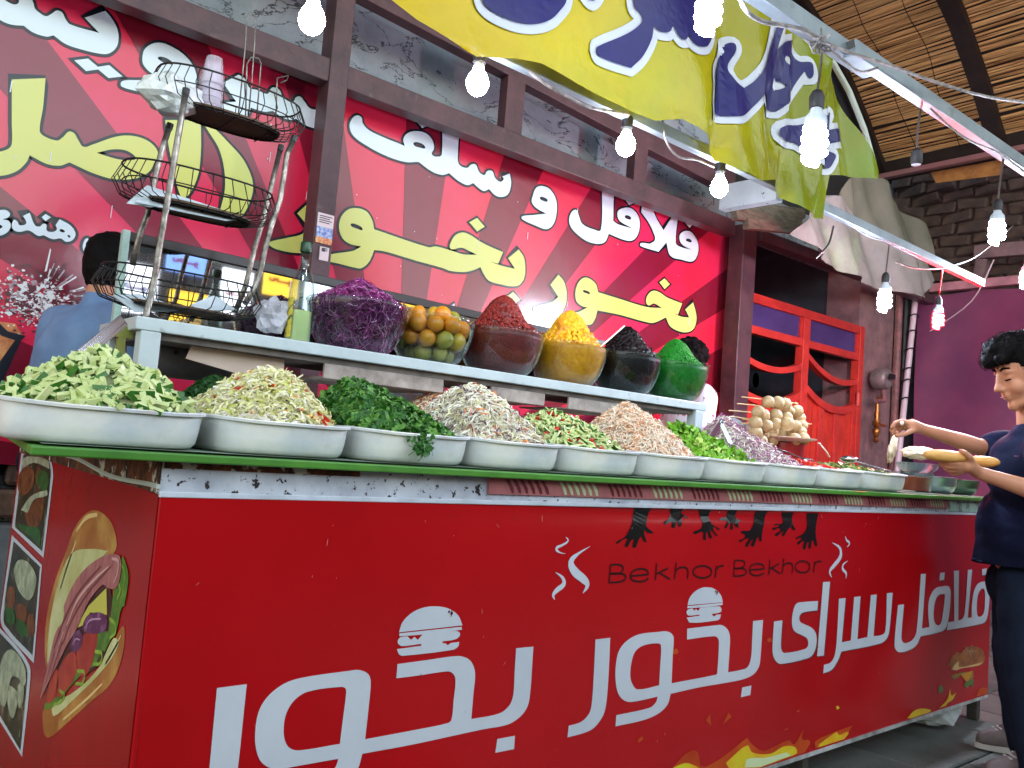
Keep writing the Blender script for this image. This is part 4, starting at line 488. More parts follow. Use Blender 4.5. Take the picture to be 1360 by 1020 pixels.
# printed splash of water and ice at the left of the banner
M_sp1 = mat('print water pale', (186, 178, 186), 0.25, (150, 110, 120), 60); M_sp2 = mat('print water dark', (90, 40, 50), 0.25); M_sp3 = mat('print amber', (214, 150, 96), 0.25, (160, 80, 50), 12)
sx, _, sz = (0.621, 3.788, 1.560)
rs = random.Random(3)
M_sp4 = mat('print silver', (222, 222, 226), .25)
for nm, mm, cnt, y in (('splash_print', M_sp2, 220, 3.7966), ('splash_print', M_sp1, 300, 3.7962), ('splash_print', M_sp4, 300, 3.7958), ('splash_print', M_sp2, 160, 3.7954)):
    mb_ = MB()
    for i in range(cnt):
        q9 = 1 if cnt == 220 else .72; u, v = rs.gauss(0, .09*q9), rs.gauss(0, .065*q9); s_ = rs.choice((.003, .005, .007, .011))*rs.uniform(.6, 1.3); a = rs.uniform(0, 6.28); k = rs.randint(5, 8)
        pts = [(sx+u+s_*rs.uniform(.4, 1.3)*math.cos(a+j*6.283/k), y-rs.uniform(0, 2e-5), sz+v+s_*rs.uniform(.3, 1.0)*math.sin(a+j*6.283/k)) for j in range(k)]
        mb_.add(pts, [tuple(range(k))])
    for i in range(12):
        a = rs.uniform(-.2, 1.5); r0 = rs.uniform(.08, .16); r1 = r0+rs.uniform(.03, .12); q = (sx+r0*math.cos(a), y-1e-4, sz+r0*math.sin(a)*.8); e = (sx+r1*math.cos(a), y-1e-4, sz+r1*math.sin(a)*.8)
        mb_.add([q, (q[0]+.008, y-1e-4, q[2]+.006), e, (e[0]-.004, y-1e-4, e[2]+.006)], [(0, 1, 2, 3)])
    mb_.build(nm, mm, bn)['kind'] = 'stuff'
q = [(0.457, 3.796, 1.457), (0.559, 3.796, 1.459), (0.590, 3.796, 1.418), (0.545, 3.796, 1.305), (0.481, 3.795, 1.238)]
MB().add(q, [tuple(range(5))]).build('glass_print', M_sp3, bn)
q = [(0.452, 3.795, 1.501), (0.537, 3.795, 1.425), (0.601, 3.795, 1.416), (0.587, 3.795, 1.396), (0.546, 3.795, 1.245), (0.550, 3.795, 1.066), (0.530, 3.795, 1.065), (0.524, 3.795, 1.303), (0.566, 3.795, 1.393), (0.518, 3.795, 1.404), (0.455, 3.795, 1.472)]
MB().add(q, [tuple(range(11))]).build('glass_print', M_pk, bn)
rs = random.Random(12)
for k in range(60):
    x = rs.uniform(.2, 5.1); z = rs.uniform(1.3, 2.75); L_ = rs.choice((.004, .006, .01, .05))*rs.uniform(.6, 1.2); w_ = rs.uniform(.002, .005)
    MB().add([(x, 3.7944, z), (x+w_, 3.7944, z), (x+w_*.7, 3.7944, z-L_), (x-.001, 3.7944, z-L_)], [(0, 1, 2, 3)]).build('paint_drip', M_pw, bn)
MB().tube([(5.225, 3.78, 0.9), (5.225, 3.78, 3.0)], 0.012, 8).build('edge_batten', mat('pale batten', (190, 180, 184), 0.5), bn)

# ------------------------------------------------------------------ reed ceiling
prof = [(-4, 6.2), (0, 6.35), (3, 6.2), (5, 5.95), (6.0, 5.75), (6.64, 5.56), (7.03, 5.40), (7.3, 5.26), (7.65, 5.0), (7.9, 4.8), (8.18, 4.52), (8.42, 4.34)]
def cz_(x):
    for (a, za), (b, zb) in zip(prof[:-1], prof[1:]):
        if a <= x <= b: return za+(zb-za)*(x-a)/(b-a)
    return prof[-1][1]
M_reed = mat('reed mat', (246, 200, 132), 0.7, (160, 116, 66), 2.5, (0.4, 0.62), coord='Object', stretch=(30, 0.5, 1), bump=0.3, bscale=30, col3=(70, 48, 30), c3=(0.62, 0.72), s3=3.0)
M_reeddark = mat('dark gap behind reeds', (40, 30, 22), 0.9)
ceil = thing('reed_ceiling', (6, 1.5, 5.5), 'arched ceiling of golden brown reed matting carried on dark bent rafters', 'ceiling')
mb_ = MB(); vs = []; fs = []
xs = [p[0] for p in prof]
for i, x in enumerate(xs): vs += [(x, -1.6, prof[i][1]+.03), (x, 4.25, prof[i][1]+.03)]
for i in range(len(xs)-1): fs.append((2*i, 2*i+1, 2*i+3, 2*i+2))
mb_.add(vs, fs).build('backing_sheet', M_reeddark, ceil)
mb_ = MB(); x = 4.6
while x < 8.42:
    w_ = random.uniform(.011, .017); n = 5; ys = np.linspace(-1.5, 4.22, n+1); off = random.uniform(0, .008); vs = []; ph = random.uniform(0, 6)
    for k, y in enumerate(ys):
        xx = x+0.012*math.sin(y*1.3+ph)+random.uniform(-.003, .003); z = cz_(min(8.41, xx))+off
        vs += [(xx-w_/2, y, z+.012), (xx, y, z-w_*.35), (xx+w_/2, y, z+.012)]
    fs = []
    for k in range(n):
        for j in range(2): fs.append((3*k+j, 3*k+j+1, 3*k+4+j, 3*k+3+j))
    mb_.add(vs, fs); x += w_*random.uniform(.9, 1.35)
o = mb_.build('reeds', M_reed, ceil, smooth='all'); o['kind'] = 'stuff'
for y in (0.1, 0.7, 1.3, 1.9, 2.5, 3.4, 3.8):
    MB().tube([(x_, y+0.02*math.sin(x_*9), cz_(x_)-.012) for x_ in np.arange(4.7, 8.4, .12)], 0.0035, 4).build('binding_wire', M_reeddark, ceil)
M_raf = mat('dark rafter timber', (48, 36, 34), 0.6, (32, 24, 24), 8, bump=.3)
for y, w_ in ((4.18, .12), (3.04, .15), (1.6, .13), (0.2, .13)):
    mb_ = MB(); X = list(np.arange(4.6, 8.43, .15))+[8.43]; vs = []
    for x_ in X:
        z = cz_(min(8.42, x_)); vs += [(x_, y-w_/2, z-.02), (x_, y+w_/2, z-.02), (x_, y+w_/2, z-.11), (x_, y-w_/2, z-.11)]
    fs = [(4*i+k, 4*i+(k+1) % 4, 4*i+4+(k+1) % 4, 4*i+4+k) for i in range(len(X)-1) for k in range(4)]
    mb_.add(vs, fs).build('rafter', M_raf, ceil)
MB().box((8.3, -1.6, 4.28), (8.48, 4.3, 4.45)).build('end_beam', M_raf, ceil)
MB().box((8.22, 0.5, 4.235), (8.29, 4.25, 4.285)).build('batten', mat('pink lit batten', (150, 104, 108), 0.5), ceil)
MB().add([(8.400, 3.705, 4.258), (8.400, 3.019, 4.246), (8.400, 3.034, 4.094), (8.400, 3.649, 4.136), (8.430, 3.719, 4.269), (8.430, 3.030, 4.258), (8.430, 3.045, 4.105), (8.430, 3.662, 4.147)], [(0,1,2,3), (7,6,5,4), (0,4,5,1), (1,5,6,2), (2,6,7,3), (3,7,4,0)]).build('ochre_board', mat('ochre board', (190, 134, 74), 0.7, (150, 100, 56), 8), ceil)
tag(MB().box((4.6, 4.27, 3.3), (8.9, 4.4, 6.6)).build('gable', M_darkroom), kind='structure')
# end wall of rough bricks
M_brk = mat('old dark brick', (88, 70, 62), 0.95, (58, 48, 46), 5, bump=1.0, bscale=30, col3=(112, 84, 82), c3=(0.6, 0.72), s3=2)
ew = thing('end_wall', (8.9, 2, 0), 'dark old brick wall above the purple tarpaulin under the reed ceiling', 'wall')
MB().box((8.85, -1.6, 0), (9.0, 4.3, 6.2)).build('mortar_bed', mat('dark mortar', (70, 58, 54), 0.95), ew)
bme = []
for k in range(6):
    bm = bmesh.new(); bmesh.ops.create_cube(bm, size=1)
    for v in bm.verts: v.co = Vector((v.co.x*.07+random.uniform(-.03, .03), v.co.y*.31+random.uniform(-.03, .03), v.co.z*.115+random.uniform(-.02, .02)))
    bmesh.ops.bevel(bm, geom=bm.edges[:], offset=0.012, segments=1, affect='EDGES')
    me = bpy.data.meshes.new('brick'); bm.to_mesh(me); bm.free(); me.materials.append(M_brk); bme.append(me)
for i in range(17):
    for j in range(13):
        o = bpy.data.objects.new('brick', bme[random.randrange(6)]); C.objects.link(o); o.parent = ew
        o.location = (-.07+random.uniform(-.015, .01), -.95+i*.32+(j % 2)*.16, 2.9+j*.122); o.rotation_euler = (random.uniform(-.09, .09), random.uniform(-.1, .1), random.uniform(-.12, .12))
M_tim = mat('grey pink timber', (132, 104, 108), 0.7, (98, 80, 84), 6, bump=.4)
tb = thing('timber_brace', (8.500, 3.256, 3.351), 'short greyish timber beam with a brace, above the purple tarpaulin', 'timber')
MB().bar((8.500, 3.284, 3.385), (8.500, 2.612, 3.359), .1, .13).build('beam', M_tim, tb); MB().bar((8.500, 3.213, 3.308), (8.500, 3.246, 3.065), .1).build('brace', M_tim, tb)

# ------------------------------------------------------------------ purple tarpaulin at the end, with its pole
M_tarp = mat('purple tarpaulin', (136, 62, 96), 0.5, (106, 48, 84), 1.2, bump=0.5, bscale=220, bdist=.002)
tp = thing('purple_tarpaulin', (8.3, 2, 1.5), 'dark purple tarpaulin sheet hung from a pink tube behind the boy', 'tarpaulin')
ys = np.linspace(3.74, -3.5, 80); zs = np.linspace(0, 2.98, 34); vs = []; fs = []
for i, y in enumerate(ys):
    for j, z in enumerate(zs):
        d = .05*math.sin(y*2.1+z*.6)+.02*math.sin(y*6+z*3)+.03*math.sin((y+z)*3.2)*(z/3)
        vs.append((8.30+d*(1-.8*max(0, (z-2.7)/.3)), y, z-0.03*abs(math.sin(y*4))*(j == len(zs)-1)))
for i in range(len(ys)-1):
    for j in range(len(zs)-1): a = i*len(zs)+j; fs.append((a, a+1, a+len(zs)+1, a+len(zs)))
MB().add(vs, fs).build('sheet', M_tarp, tp, smooth='all')
MB().box((8.24, -3.5, 2.98), (8.32, 3.6, 3.06)).build('top_tube', mat('pink tube', (190, 130, 140), 0.5, (150, 100, 112), 6), tp)
M_pole = mat('white lashed pole', (214, 186, 196), 0.45)
po = thing('white_pole', (8.2, 3.7, 0), 'thin whitish pole with rope lashings at the edge of the purple tarpaulin', 'pole')
a, b = Vector((8.167, 3.700, 2.928)), Vector((7.946, 3.700, 1.292)); b2 = a+(b-a)*1.5
MB().tube([a, b2], 0.028, 10).build('tube', M_pole, po, smooth=True)
for t in (.12, .22, .33, .45, .52, .63, .8):
    c = a+(b-a)*t; MB().tube([c+Vector((.045*math.cos(k), .045*math.sin(k), .012*math.sin(2*k))) for k in np.arange(0, 6.28, .6)], .007, 5, closed=True).tube([c, c+Vector((.1, 0, random.uniform(-.03, .03)))], .006, 5).build('lashing', M_black, po)

# ------------------------------------------------------------------ canvas awning beyond the rail
def cloth_poly(px3, disp, step=.05):
    """outline points (x,y,z) in one vertical plane; returns folded mesh"""
    loop = [(p[0], p[2]) for p in px3]; vs, fs = fill([loop], step); y0 = px3[0][1]
    return [(x, y0+disp(x, z), z) for x, z in vs], fs
M_canv = mat('grey canvas', (112, 104, 100), 0.6, (82, 78, 72), 2.5, bump=.25, bscale=18, col3=(110, 116, 92), c3=(.55, .7), s3=1.6)
cdisp = lambda x, z: .045*math.sin((x*1.0+z*.5)*9)+.018*math.sin((x*.9+z*.7)*23+1)+.10*noise.noise(Vector((x*1.3, z*1.3, 2)))+.03*abs(noise.noise(Vector((x*5+z*3, z*3, 5))))
M_olive = mat('olive canvas', (84, 80, 66), .7, (64, 64, 52), 3, bump=.25, bscale=18)
aw = thing('canvas_awning', (5.579, 2.900, 2.904), 'old grey and olive canvas awning sagging in folds above the red gate', 'awning')
out = [(5.051, 2.900, 2.997), (5.229, 2.900, 3.023), (5.382, 2.900, 2.938), (5.691, 2.900, 2.902), (6.105, 2.900, 2.883), (6.583, 2.900, 2.867), (6.678, 2.900, 2.721), (6.481, 2.900, 2.521), (6.077, 2.900, 2.513), (5.615, 2.900, 2.516), (5.193, 2.900, 2.539), (4.901, 2.900, 2.550), (4.630, 2.900, 2.625), (4.768, 2.900, 2.782)]
vs, fs = cloth_poly(out, cdisp, .03)
MB().add(vs, fs).build('pale_panel', M_canv, aw, smooth='all')
out = [(5.272, 2.930, 3.158), (5.491, 2.930, 3.317), (5.772, 2.930, 3.306), (6.175, 2.930, 3.239), (6.586, 2.930, 3.159), (6.693, 2.930, 2.875), (6.170, 2.930, 2.884), (5.751, 2.930, 2.904), (5.439, 2.930, 2.941), (5.223, 2.930, 3.027)]
vs, fs = cloth_poly(out, cdisp, .03)
MB().add(vs, fs).build('olive_panel', M_olive, aw, smooth='all')
M_plank = mat('weathered plank', (124, 112, 100), 0.85, (84, 76, 66), 10, bump=.6, stretch=(1, 1, 5))
for k, (p, q_) in enumerate((((4.536, 3.300, 2.850), (5.404, 3.300, 3.017)), ((4.539, 3.280, 2.795), (5.337, 3.280, 2.935)), ((4.643, 3.260, 2.755), (5.250, 3.260, 2.861)))):
    tag(MB().bar(p, q_, .05, .075).build('roof_plank', M_plank, bevel=.006), ['top weathered roof plank showing under the green banner', 'middle weathered roof plank of the three under the green banner', 'lowest weathered roof plank, just above the dark gate beam'][k], 'plank')
M_wmet = mat('white chipped metal', (196, 200, 206), 0.45, (170, 176, 184), 4, col3=(40, 34, 36), c3=(.63, .67), s3=38, bump=.1)
tag(MB().bar((2.900, 1.879, 2.264), (2.900, 2.159, 2.271), .05, .11).build('white_bracket', M_wmet, bevel=.004), 'white chipped metal bracket beam poking out under the green banner', 'bracket')

# ------------------------------------------------------------------ rails that carry the bulbs
M_rail = mat('pale grey rail', (140, 150, 156), 0.4, (112, 120, 126), 5, bump=.05, metal=.1, col3=(110, 112, 112), c3=(.62, .7), s3=12)
r1 = thing('upper_rail', (2.2, 1.2, 2.4), 'pale square steel rail running high above the cart towards the reed ceiling', 'rail')
MB().bar((1.332, 1.200, 2.311), (2.288, 1.200, 2.332), .04, .05).build('tube', M_rail, r1, bevel=.003)
MB().bar((2.111, 1.170, 2.320), (3.974, 1.170, 2.373), .04, .045).build('tube', M_rail, r1, bevel=.003)
MB().add([(2.045, 1.145, 2.303), (2.088, 1.145, 2.329), (2.098, 1.145, 2.311), (2.059, 1.145, 2.285)], [(0,1,2,3)]).build('open_end', M_black, r1)
r2 = thing('lower_rail', (3, 1.8, 2.23), 'pale steel rail along the lower edge of the green banner', 'rail')
MB().bar((1.188, 1.800, 2.226), (4.752, 1.800, 2.214), .03, .04).build('tube', M_rail, r2, bevel=.003)
MB().bar((2.189, 1.860, 2.246), (2.485, 1.860, 2.247), .03, .015).build('flat_bar', M_rail, r2)
st_ = MB().tube([(2.840, 1.720, 2.851), (3.120, 1.720, 2.702), (3.297, 1.740, 2.601), (3.407, 1.750, 2.492)], .012, 8)
tag(st_.build('banner_stick', mat('pale stick', (178, 182, 170), .6), smooth=True), 'thin pale stick along the right edge of the green banner', 'stick')
M_wire = mat('grey wire', (170, 160, 156), 0.6, (90, 84, 84), 30); M_wdark = mat('brown wire', (84, 70, 66), 0.6)
def sagline(pts, r=.004, mm=None, name='wire', label='', n=6):
    P = [Vector(p) for p in pts]; Q = []
    for i in range(len(P)-1):
        for k in range(5):
            t = k/5; a = P[max(0, i-1)]; b = P[i]; c = P[i+1]; d = P[min(len(P)-1, i+2)]
            Q.append(0.5*((2*b)+(c-a)*t+(2*a-5*b+4*c-d)*t*t+(3*b-a-3*c+d)*t**3))
    Q.append(P[-1]); return tag(MB().tube(Q, r, n).build(name, mm or M_wire, smooth=True), label, 'wire')
sagline([(1.589, 1.180, 2.271), (1.591, 1.150, 2.208), (1.658, 1.150, 2.208), (1.733, 1.140, 2.224), (1.843, 1.140, 2.252), (1.941, 1.140, 2.249)], .006, label='pale wire drooping in front of the green banner to the knot on the rail')
sagline([(1.941, 1.140, 2.249), (2.011, 1.130, 2.234), (2.101, 1.130, 2.235), (2.197, 1.130, 2.281)], .004, label='loop of pale wire under the end of the cut rail')
sagline([(1.875, 1.130, 2.240), (2.030, 1.120, 2.259), (2.222, 1.110, 2.293), (2.489, 1.100, 2.336), (2.888, 1.100, 2.425), (3.375, 1.100, 2.563)], .005, label='twisted wire crossing in front of the reed ceiling')
sagline([(2.566, 1.140, 2.287), (2.689, 1.130, 2.265), (2.855, 1.130, 2.266), (3.081, 1.130, 2.296), (3.230, 1.120, 2.288), (3.421, 1.120, 2.284)], .004, label='pale cable hanging below the upper rail before the empty socket')
sagline([(1.448, 1.780, 2.202), (1.500, 1.760, 2.174), (1.589, 1.750, 2.161), (1.678, 1.750, 2.161), (1.875, 1.780, 2.212)], .005, label='frayed wire sagging under the green banner between two bulbs')
sagline([(2.061, 1.800, 2.271), (2.060, 1.780, 2.187), (2.128, 1.780, 2.148), (2.229, 1.780, 2.166), (2.328, 1.780, 2.168)], .004, label='frayed wire loop beside the round bulb under the green banner')
sagline([(3.759, 1.800, 2.125), (3.931, 1.790, 2.130), (4.176, 1.790, 2.176), (4.400, 1.800, 2.242), (4.829, 1.850, 2.396), (5.450, 1.900, 2.714)], .004, M_wdark, label='dark wire sagging from the end of the lower rail')
sagline([(3.218, 1.780, 2.198), (3.409, 1.770, 2.169), (3.617, 1.770, 2.182), (3.904, 1.780, 2.182)], .003, M_wire, label='thin wire along the lower rail in front of the canvas')
sagline([(8.000, 2.935, 3.168), (8.100, 3.154, 2.823), (8.200, 3.563, 2.578)], .006, M_pole, label='thin line slanting across the purple tarpaulin')
kn = MB(); rk = random.Random(5); kc = Vector((1.894, 1.130, 2.236))
kn.tube([kc+Vector((rk.gauss(0, .018), rk.gauss(0, .012), rk.gauss(0, .014))) for _ in range(40)], .003, 4)
tag(kn.build('wire_knot', M_wire), 'tangled knot of tape and wire where the big bulb hangs', 'wire')

# ------------------------------------------------------------------ bulbs
def emat(name, col, s):
    m = mat(name, (250, 250, 250), .4, emit=col, estr=s); return m
M_lit = emat('lit glass', (230, 238, 255), 165); M_lits = emat('lit glass of the gate lamp', (210, 228, 255), 1050); M_litb = emat('lit glass of the lamp by the boy', (226, 236, 255), 2900); M_litf = emat('lit glass of the front lamps', (210, 228, 255), 120); M_litr = emat('lit red glass', (255, 2.2, 3.2), 1100)
M_sock = mat('dark socket', (40, 36, 40), .5); M_base = mat('bulb base ceramic', (190, 196, 206), .4)
def bulb(kind, loc, top, label, lit=None, size=1.0, cordm=None, group='bulbs hanging over the food cart'):
    loc = Vector(loc); top = Vector(top)
    t = thing('light_bulb', loc, label, 'light bulb', group); lit = lit or M_lit; s = size
    if kind == 'globe':
        MB().lathe([(0, -.032), (.012, -.031), (.024, -.022), (.031, -.006), (.031, .008), (.025, .024), (.017, .036), (.0145, .046)], 20).build('globe', lit, t, smooth='all', local=True).scale = (s, s, s)
        MB().lathe([(.0145, .046), (.0145, .056), (.012, .062), (0, .062)], 16).build('cap', M_base, t, smooth=True, local=True).scale = (s, s, s); zt_ = .06*s
    else:
        pts = []; turns = 3.5; h = .085
        for i in range(int(turns*14)+1):
            a = i/14*2*math.pi; z = -.05+h*i/(turns*14); rr = .019+.004*math.sin(math.pi*i/(turns*14)); pts.append((rr*math.cos(a), rr*math.sin(a), z))
        MB().tube(pts, .0112, 8).build('spiral_tube', lit, t, smooth='all', local=True).scale = (s, s, s)
        MB().lathe([(0, .036), (.026, .038), (.028, .05), (.026, .062), (.016, .075), (.014, .085), (0, .085)], 18).build('ballast', M_base, t, smooth=True, local=True).scale = (s, s, s); zt_ = .085*s
    MB().lathe([(0, zt_), (.018*s, zt_), (.019*s, zt_+.03*s), (.012*s, zt_+.045*s), (.004, zt_+.05*s), (0, zt_+.05*s)], 14).build('socket', M_sock, t, smooth=True, local=True)
    d = top-loc; MB().tube([(0, 0, zt_+.045*s), (d.x*.3+.004, d.y*.3, zt_+.045*s+(d.z-zt_-.045*s)*.5), (d.x, d.y, d.z)], .0035, 6).build('cord', cordm or M_wdark, t, smooth=True, local=True)
    return t
bulb('globe', (0.791, 1.800, 2.092), (0.784, 1.800, 2.215), 'glowing round bulb in the far upper left, beside the top of the brown post')
bulb('globe', (1.287, 1.800, 2.112), (1.280, 1.800, 2.203), 'glowing round bulb below the yellow part of the banner, over the orange bowl')
bulb('globe', (1.892, 1.800, 2.118), (1.900, 1.800, 2.216), 'glowing round bulb in front of the beam above the white word')
bulb('globe', (2.392, 1.800, 2.112), (2.393, 1.800, 2.191), 'glowing round bulb beside the white chipped bracket')
bulb('spiral', (1.512, 1.200, 2.197), (1.508, 1.200, 2.331), lit=M_litf, label='glowing bulb over the blue banner letters at the very top', size=1.0)
bulb('spiral', (2.006, 1.200, 2.023), (1.936, 1.150, 2.242), lit=M_litf, label='long glowing spiral lamp hanging in front of the right end of the green banner', size=1.1)
bulb('spiral', (3.290, 1.200, 2.073), (3.248, 1.170, 2.338), 'glowing spiral lamp hanging under the reed ceiling, high above the boy', size=.9)
bulb('spiral', (3.666, 1.800, 1.930), (3.686, 1.800, 2.191), 'glowing spiral lamp hanging from the lower rail in front of the red gate', lit=M_lits, size=.95)
bulb('spiral', (4.700, 2.000, 2.021), (4.377, 1.850, 2.236), 'glowing red lamp in front of the purple tarpaulin', lit=M_litr, size=.95)
bulb('spiral', (5.100, 1.700, 2.296), (5.110, 1.700, 2.601), 'glowing spiral lamp half out of the frame above the black haired boy', lit=M_litb, size=1.0)
es = Vector((2.615, 1.200, 2.144)); t = thing('empty_socket', es, 'empty dark lamp socket hanging on its cord before the reed ceiling', 'socket')
MB().lathe([(0, -.012), (.015, -.012), (.019, .0), (.018, .03), (.006, .042), (0, .042)], 14).build('holder', M_sock, t, smooth=True, local=True)
cp = Vector((2.635, 1.200, 2.347))-es; MB().tube([(0, 0, .04), (cp.x*.2-.006, 0, cp.z*.5), (cp.x, cp.y, cp.z)], .0035, 6).build('cord', M_wdark, t, smooth=True, local=True)
sagline([(3.101, 1.750, 2.133), (3.067, 1.750, 2.047), (2.976, 1.750, 1.971)], .004, M_black, label='short black cord end hanging below the tip of the green banner')

# ------------------------------------------------------------------ green and yellow banner
M_gban = mat('green yellow banner', (142, 138, 14), 0.2, (176, 150, 10), .8, (.42, .62), bump=.6, bscale=7, spec=.3, bdist=.02, col3=(128, 150, 30), c3=(.5, .62), s3=1.1)
def grad_banner(m):
    # the print itself fades from yellow at its left end to olive green at its right end
    nt = m.node_tree; N = nt.nodes; L = nt.links; P = N['Principled BSDF']; src = P.inputs['Base Color'].links[0].from_socket
    tc = N.new('ShaderNodeTexCoord'); sp = N.new('ShaderNodeSeparateXYZ'); r = N.new('ShaderNodeMapRange'); r.inputs[1].default_value = -1.2; r.inputs[2].default_value = 0.9; r.clamp = True
    mx = N.new('ShaderNodeMix'); mx.data_type = 'RGBA'; mx.inputs[6].default_value = lin(222, 182, 6); mx.inputs[7].default_value = lin(92, 108, 20)
    m2 = N.new('ShaderNodeMix'); m2.data_type = 'RGBA'; m2.inputs[0].default_value = .3
    L.new(tc.outputs['Object'], sp.inputs[0]); L.new(sp.outputs['X'], r.inputs[0]); L.new(r.outputs[0], mx.inputs[0]); L.new(mx.outputs[2], m2.inputs[6]); L.new(src, m2.inputs[7]); L.new(m2.outputs[2], P.inputs['Base Color'])
grad_banner(M_gban)
M_gblue = mat('banner blue letters', (26, 18, 84), .32, bump=.35, bscale=9, spec=.3, bdist=.02); M_gwhite = mat('banner letter edge', (184, 184, 192), .3, bump=.35, bscale=9, bdist=.02)
gb = thing('green_banner', (2.0, 1.7, 2.5), 'crumpled yellow to green vinyl banner with big blue letters hanging overhead', 'banner')
def gdisp(x, z):
    d = .014*math.sin(x*3.1+z*2)+.008*math.sin(x*7+z*9)+.004*math.sin(x*17-z*12)
    r = max(0., min(1., (x-2.1)/.5))
    d += r*(.03*math.sin((x-.12*z)*14)+.012*math.sin((x+.3*z)*31))+.006*abs(math.sin(x*5-z*7))
    for fx, w_, h_ in ((2.235, .035, .03), (2.62, .04, -.03), (2.95, .05, .035)):
        d += h_*math.exp(-((x-.1*(z-2.3)-fx)/w_)**2)
    return d
outl = [(0.940, 1.700, 2.191), (1.030, 1.700, 2.163), (1.123, 1.700, 2.152), (1.221, 1.700, 2.141), (1.348, 1.700, 2.178), (1.429, 1.700, 2.192), (1.547, 1.700, 2.186), (1.672, 1.700, 2.180), (1.807, 1.700, 2.173), (1.912, 1.700, 2.183), (2.039, 1.700, 2.229), (2.118, 1.700, 2.224), (2.202, 1.700, 2.211), (2.241, 1.700, 2.152), (2.338, 1.700, 2.135), (2.474, 1.700, 2.140), (2.606, 1.700, 2.184), (2.675, 1.700, 2.140), (2.783, 1.700, 2.112), (2.886, 1.700, 2.113), (3.015, 1.700, 2.139), (3.025, 1.700, 2.225), (3.033, 1.700, 2.326), (3.140, 1.700, 2.353), (3.304, 1.700, 2.373), (3.359, 1.700, 2.424), (3.251, 1.700, 2.518), (3.124, 1.700, 2.655), (2.969, 1.700, 2.756), (2.819, 1.700, 2.826), (2.602, 1.700, 2.858), (2.376, 1.700, 2.917), (1.943, 1.700, 3.003), (0.994, 1.700, 2.502)]
vs, fs = fill([[(p[0], p[2]) for p in outl]], .03)
MB().add([(x, 1.7+gdisp(x, z), z) for x, z in vs], fs).build('sheet', M_gban, gb, smooth='all')
art_outline('letter_outline', 'yellow_blue', lambda x, z: (x, 1.695+gdisp(x, z), z), .05, M_gwhite, gb, .025)
art('lettering', 'yellow_blue', lambda x, z: (x, 1.690+gdisp(x, z), z), M_gblue, gb, .03)

# ------------------------------------------------------------------ stalls across the street (seen in the mirror)
M_s1 = mat('lit white sign', (230, 236, 245), .5, emit=(235, 240, 255), estr=2.6); M_s2 = mat('lit yellow sign', (240, 200, 60), .5, emit=(255, 205, 70), estr=1.9)
M_s3 = mat('sign blue', (60, 60, 160), .5); M_s4 = mat('sign red', (200, 50, 60), .5); M_grey = mat('shutter grey', (70, 66, 70), .6, (48, 46, 50), 6)
ow = MB().box((-8, -7.2, 0), (16, -7.0, 3.6)).build('shop_row', M_grey); tag(ow, 'dim shuttered shop fronts across the street, seen only in the mirror', 'building')
M_s5 = mat('lit green sign', (90, 170, 90), .5, emit=(110, 190, 90), estr=1.2); M_s6 = mat('lit orange sign', (230, 120, 50), .5, emit=(255, 140, 60), estr=1.6); M_s7 = mat('lit blue sign', (90, 140, 220), .5, emit=(130, 170, 255), estr=2.0)
signs = [(2.05, 2.3, .42, .45, M_s1, 'white lit sign mirrored at the left end of the mirror'), (2.5, 2.62, .36, .2, M_s7, 'small pale blue lit sign mirrored high behind the rack'), (2.55, 2.15, .34, .4, M_s2, 'yellow lit sign mirrored beside the blue one'), (3.0, 2.4, .30, .5, M_s1, 'tall white lit sign mirrored through the bottom basket'), (3.4, 2.2, .34, .34, M_s6, 'orange lit sign mirrored behind the bottom basket'),
 (3.45, 2.62, .36, .3, M_s2, 'small yellow lit sign mirrored above the orange one'), (3.9, 2.45, .36, .5, M_s1, 'white lit sign mirrored left of the juice bottle'), (4.35, 2.35, .34, .4, M_s5, 'green lit sign mirrored behind the juice bottle'), (4.9, 2.6, .5, .3, M_s2, 'wide yellow lit sign mirrored right of the bottle'), (2.2, 1.75, .4, .35, M_s2, 'low yellow sign mirrored by the mint coloured frame'), (3.0, 1.8, .4, .3, M_s6, 'low orange sign mirrored through the lowest basket'), (3.8, 1.85, .4, .35, M_s1, 'low white sign mirrored beside the plastic bag')]
for k, (x, z, w_, h_, m_, l) in enumerate(signs):
    t = thing('shop_sign', (x, -2.6, z), l, 'sign', 'lit signs across the street')
    MB().box((x-w_/2, -2.64, z-h_/2), (x+w_/2, -2.6, z+h_/2)).build('face', m_, t)
    MB().box((x-.03, -2.65, 0), (x+.03, -2.645, z)).build('post', M_black, t)
    it = ART['wall_yellow'][8]; L = [smooth_path(l_) for l_ in it]; v2, f2 = fill(L); xs_ = [v[0] for v in v2]; zs_ = [v[1] for v in v2]; sc_ = w_*.7/(max(xs_)-min(xs_))
    MB().add([(x+(v[0]-sum(xs_)/len(xs_))*-sc_, -2.595, z+(v[1]-sum(zs_)/len(zs_))*sc_) for v in v2], f2).build('lettering', M_s3 if k % 2 == 0 else M_s4, t)

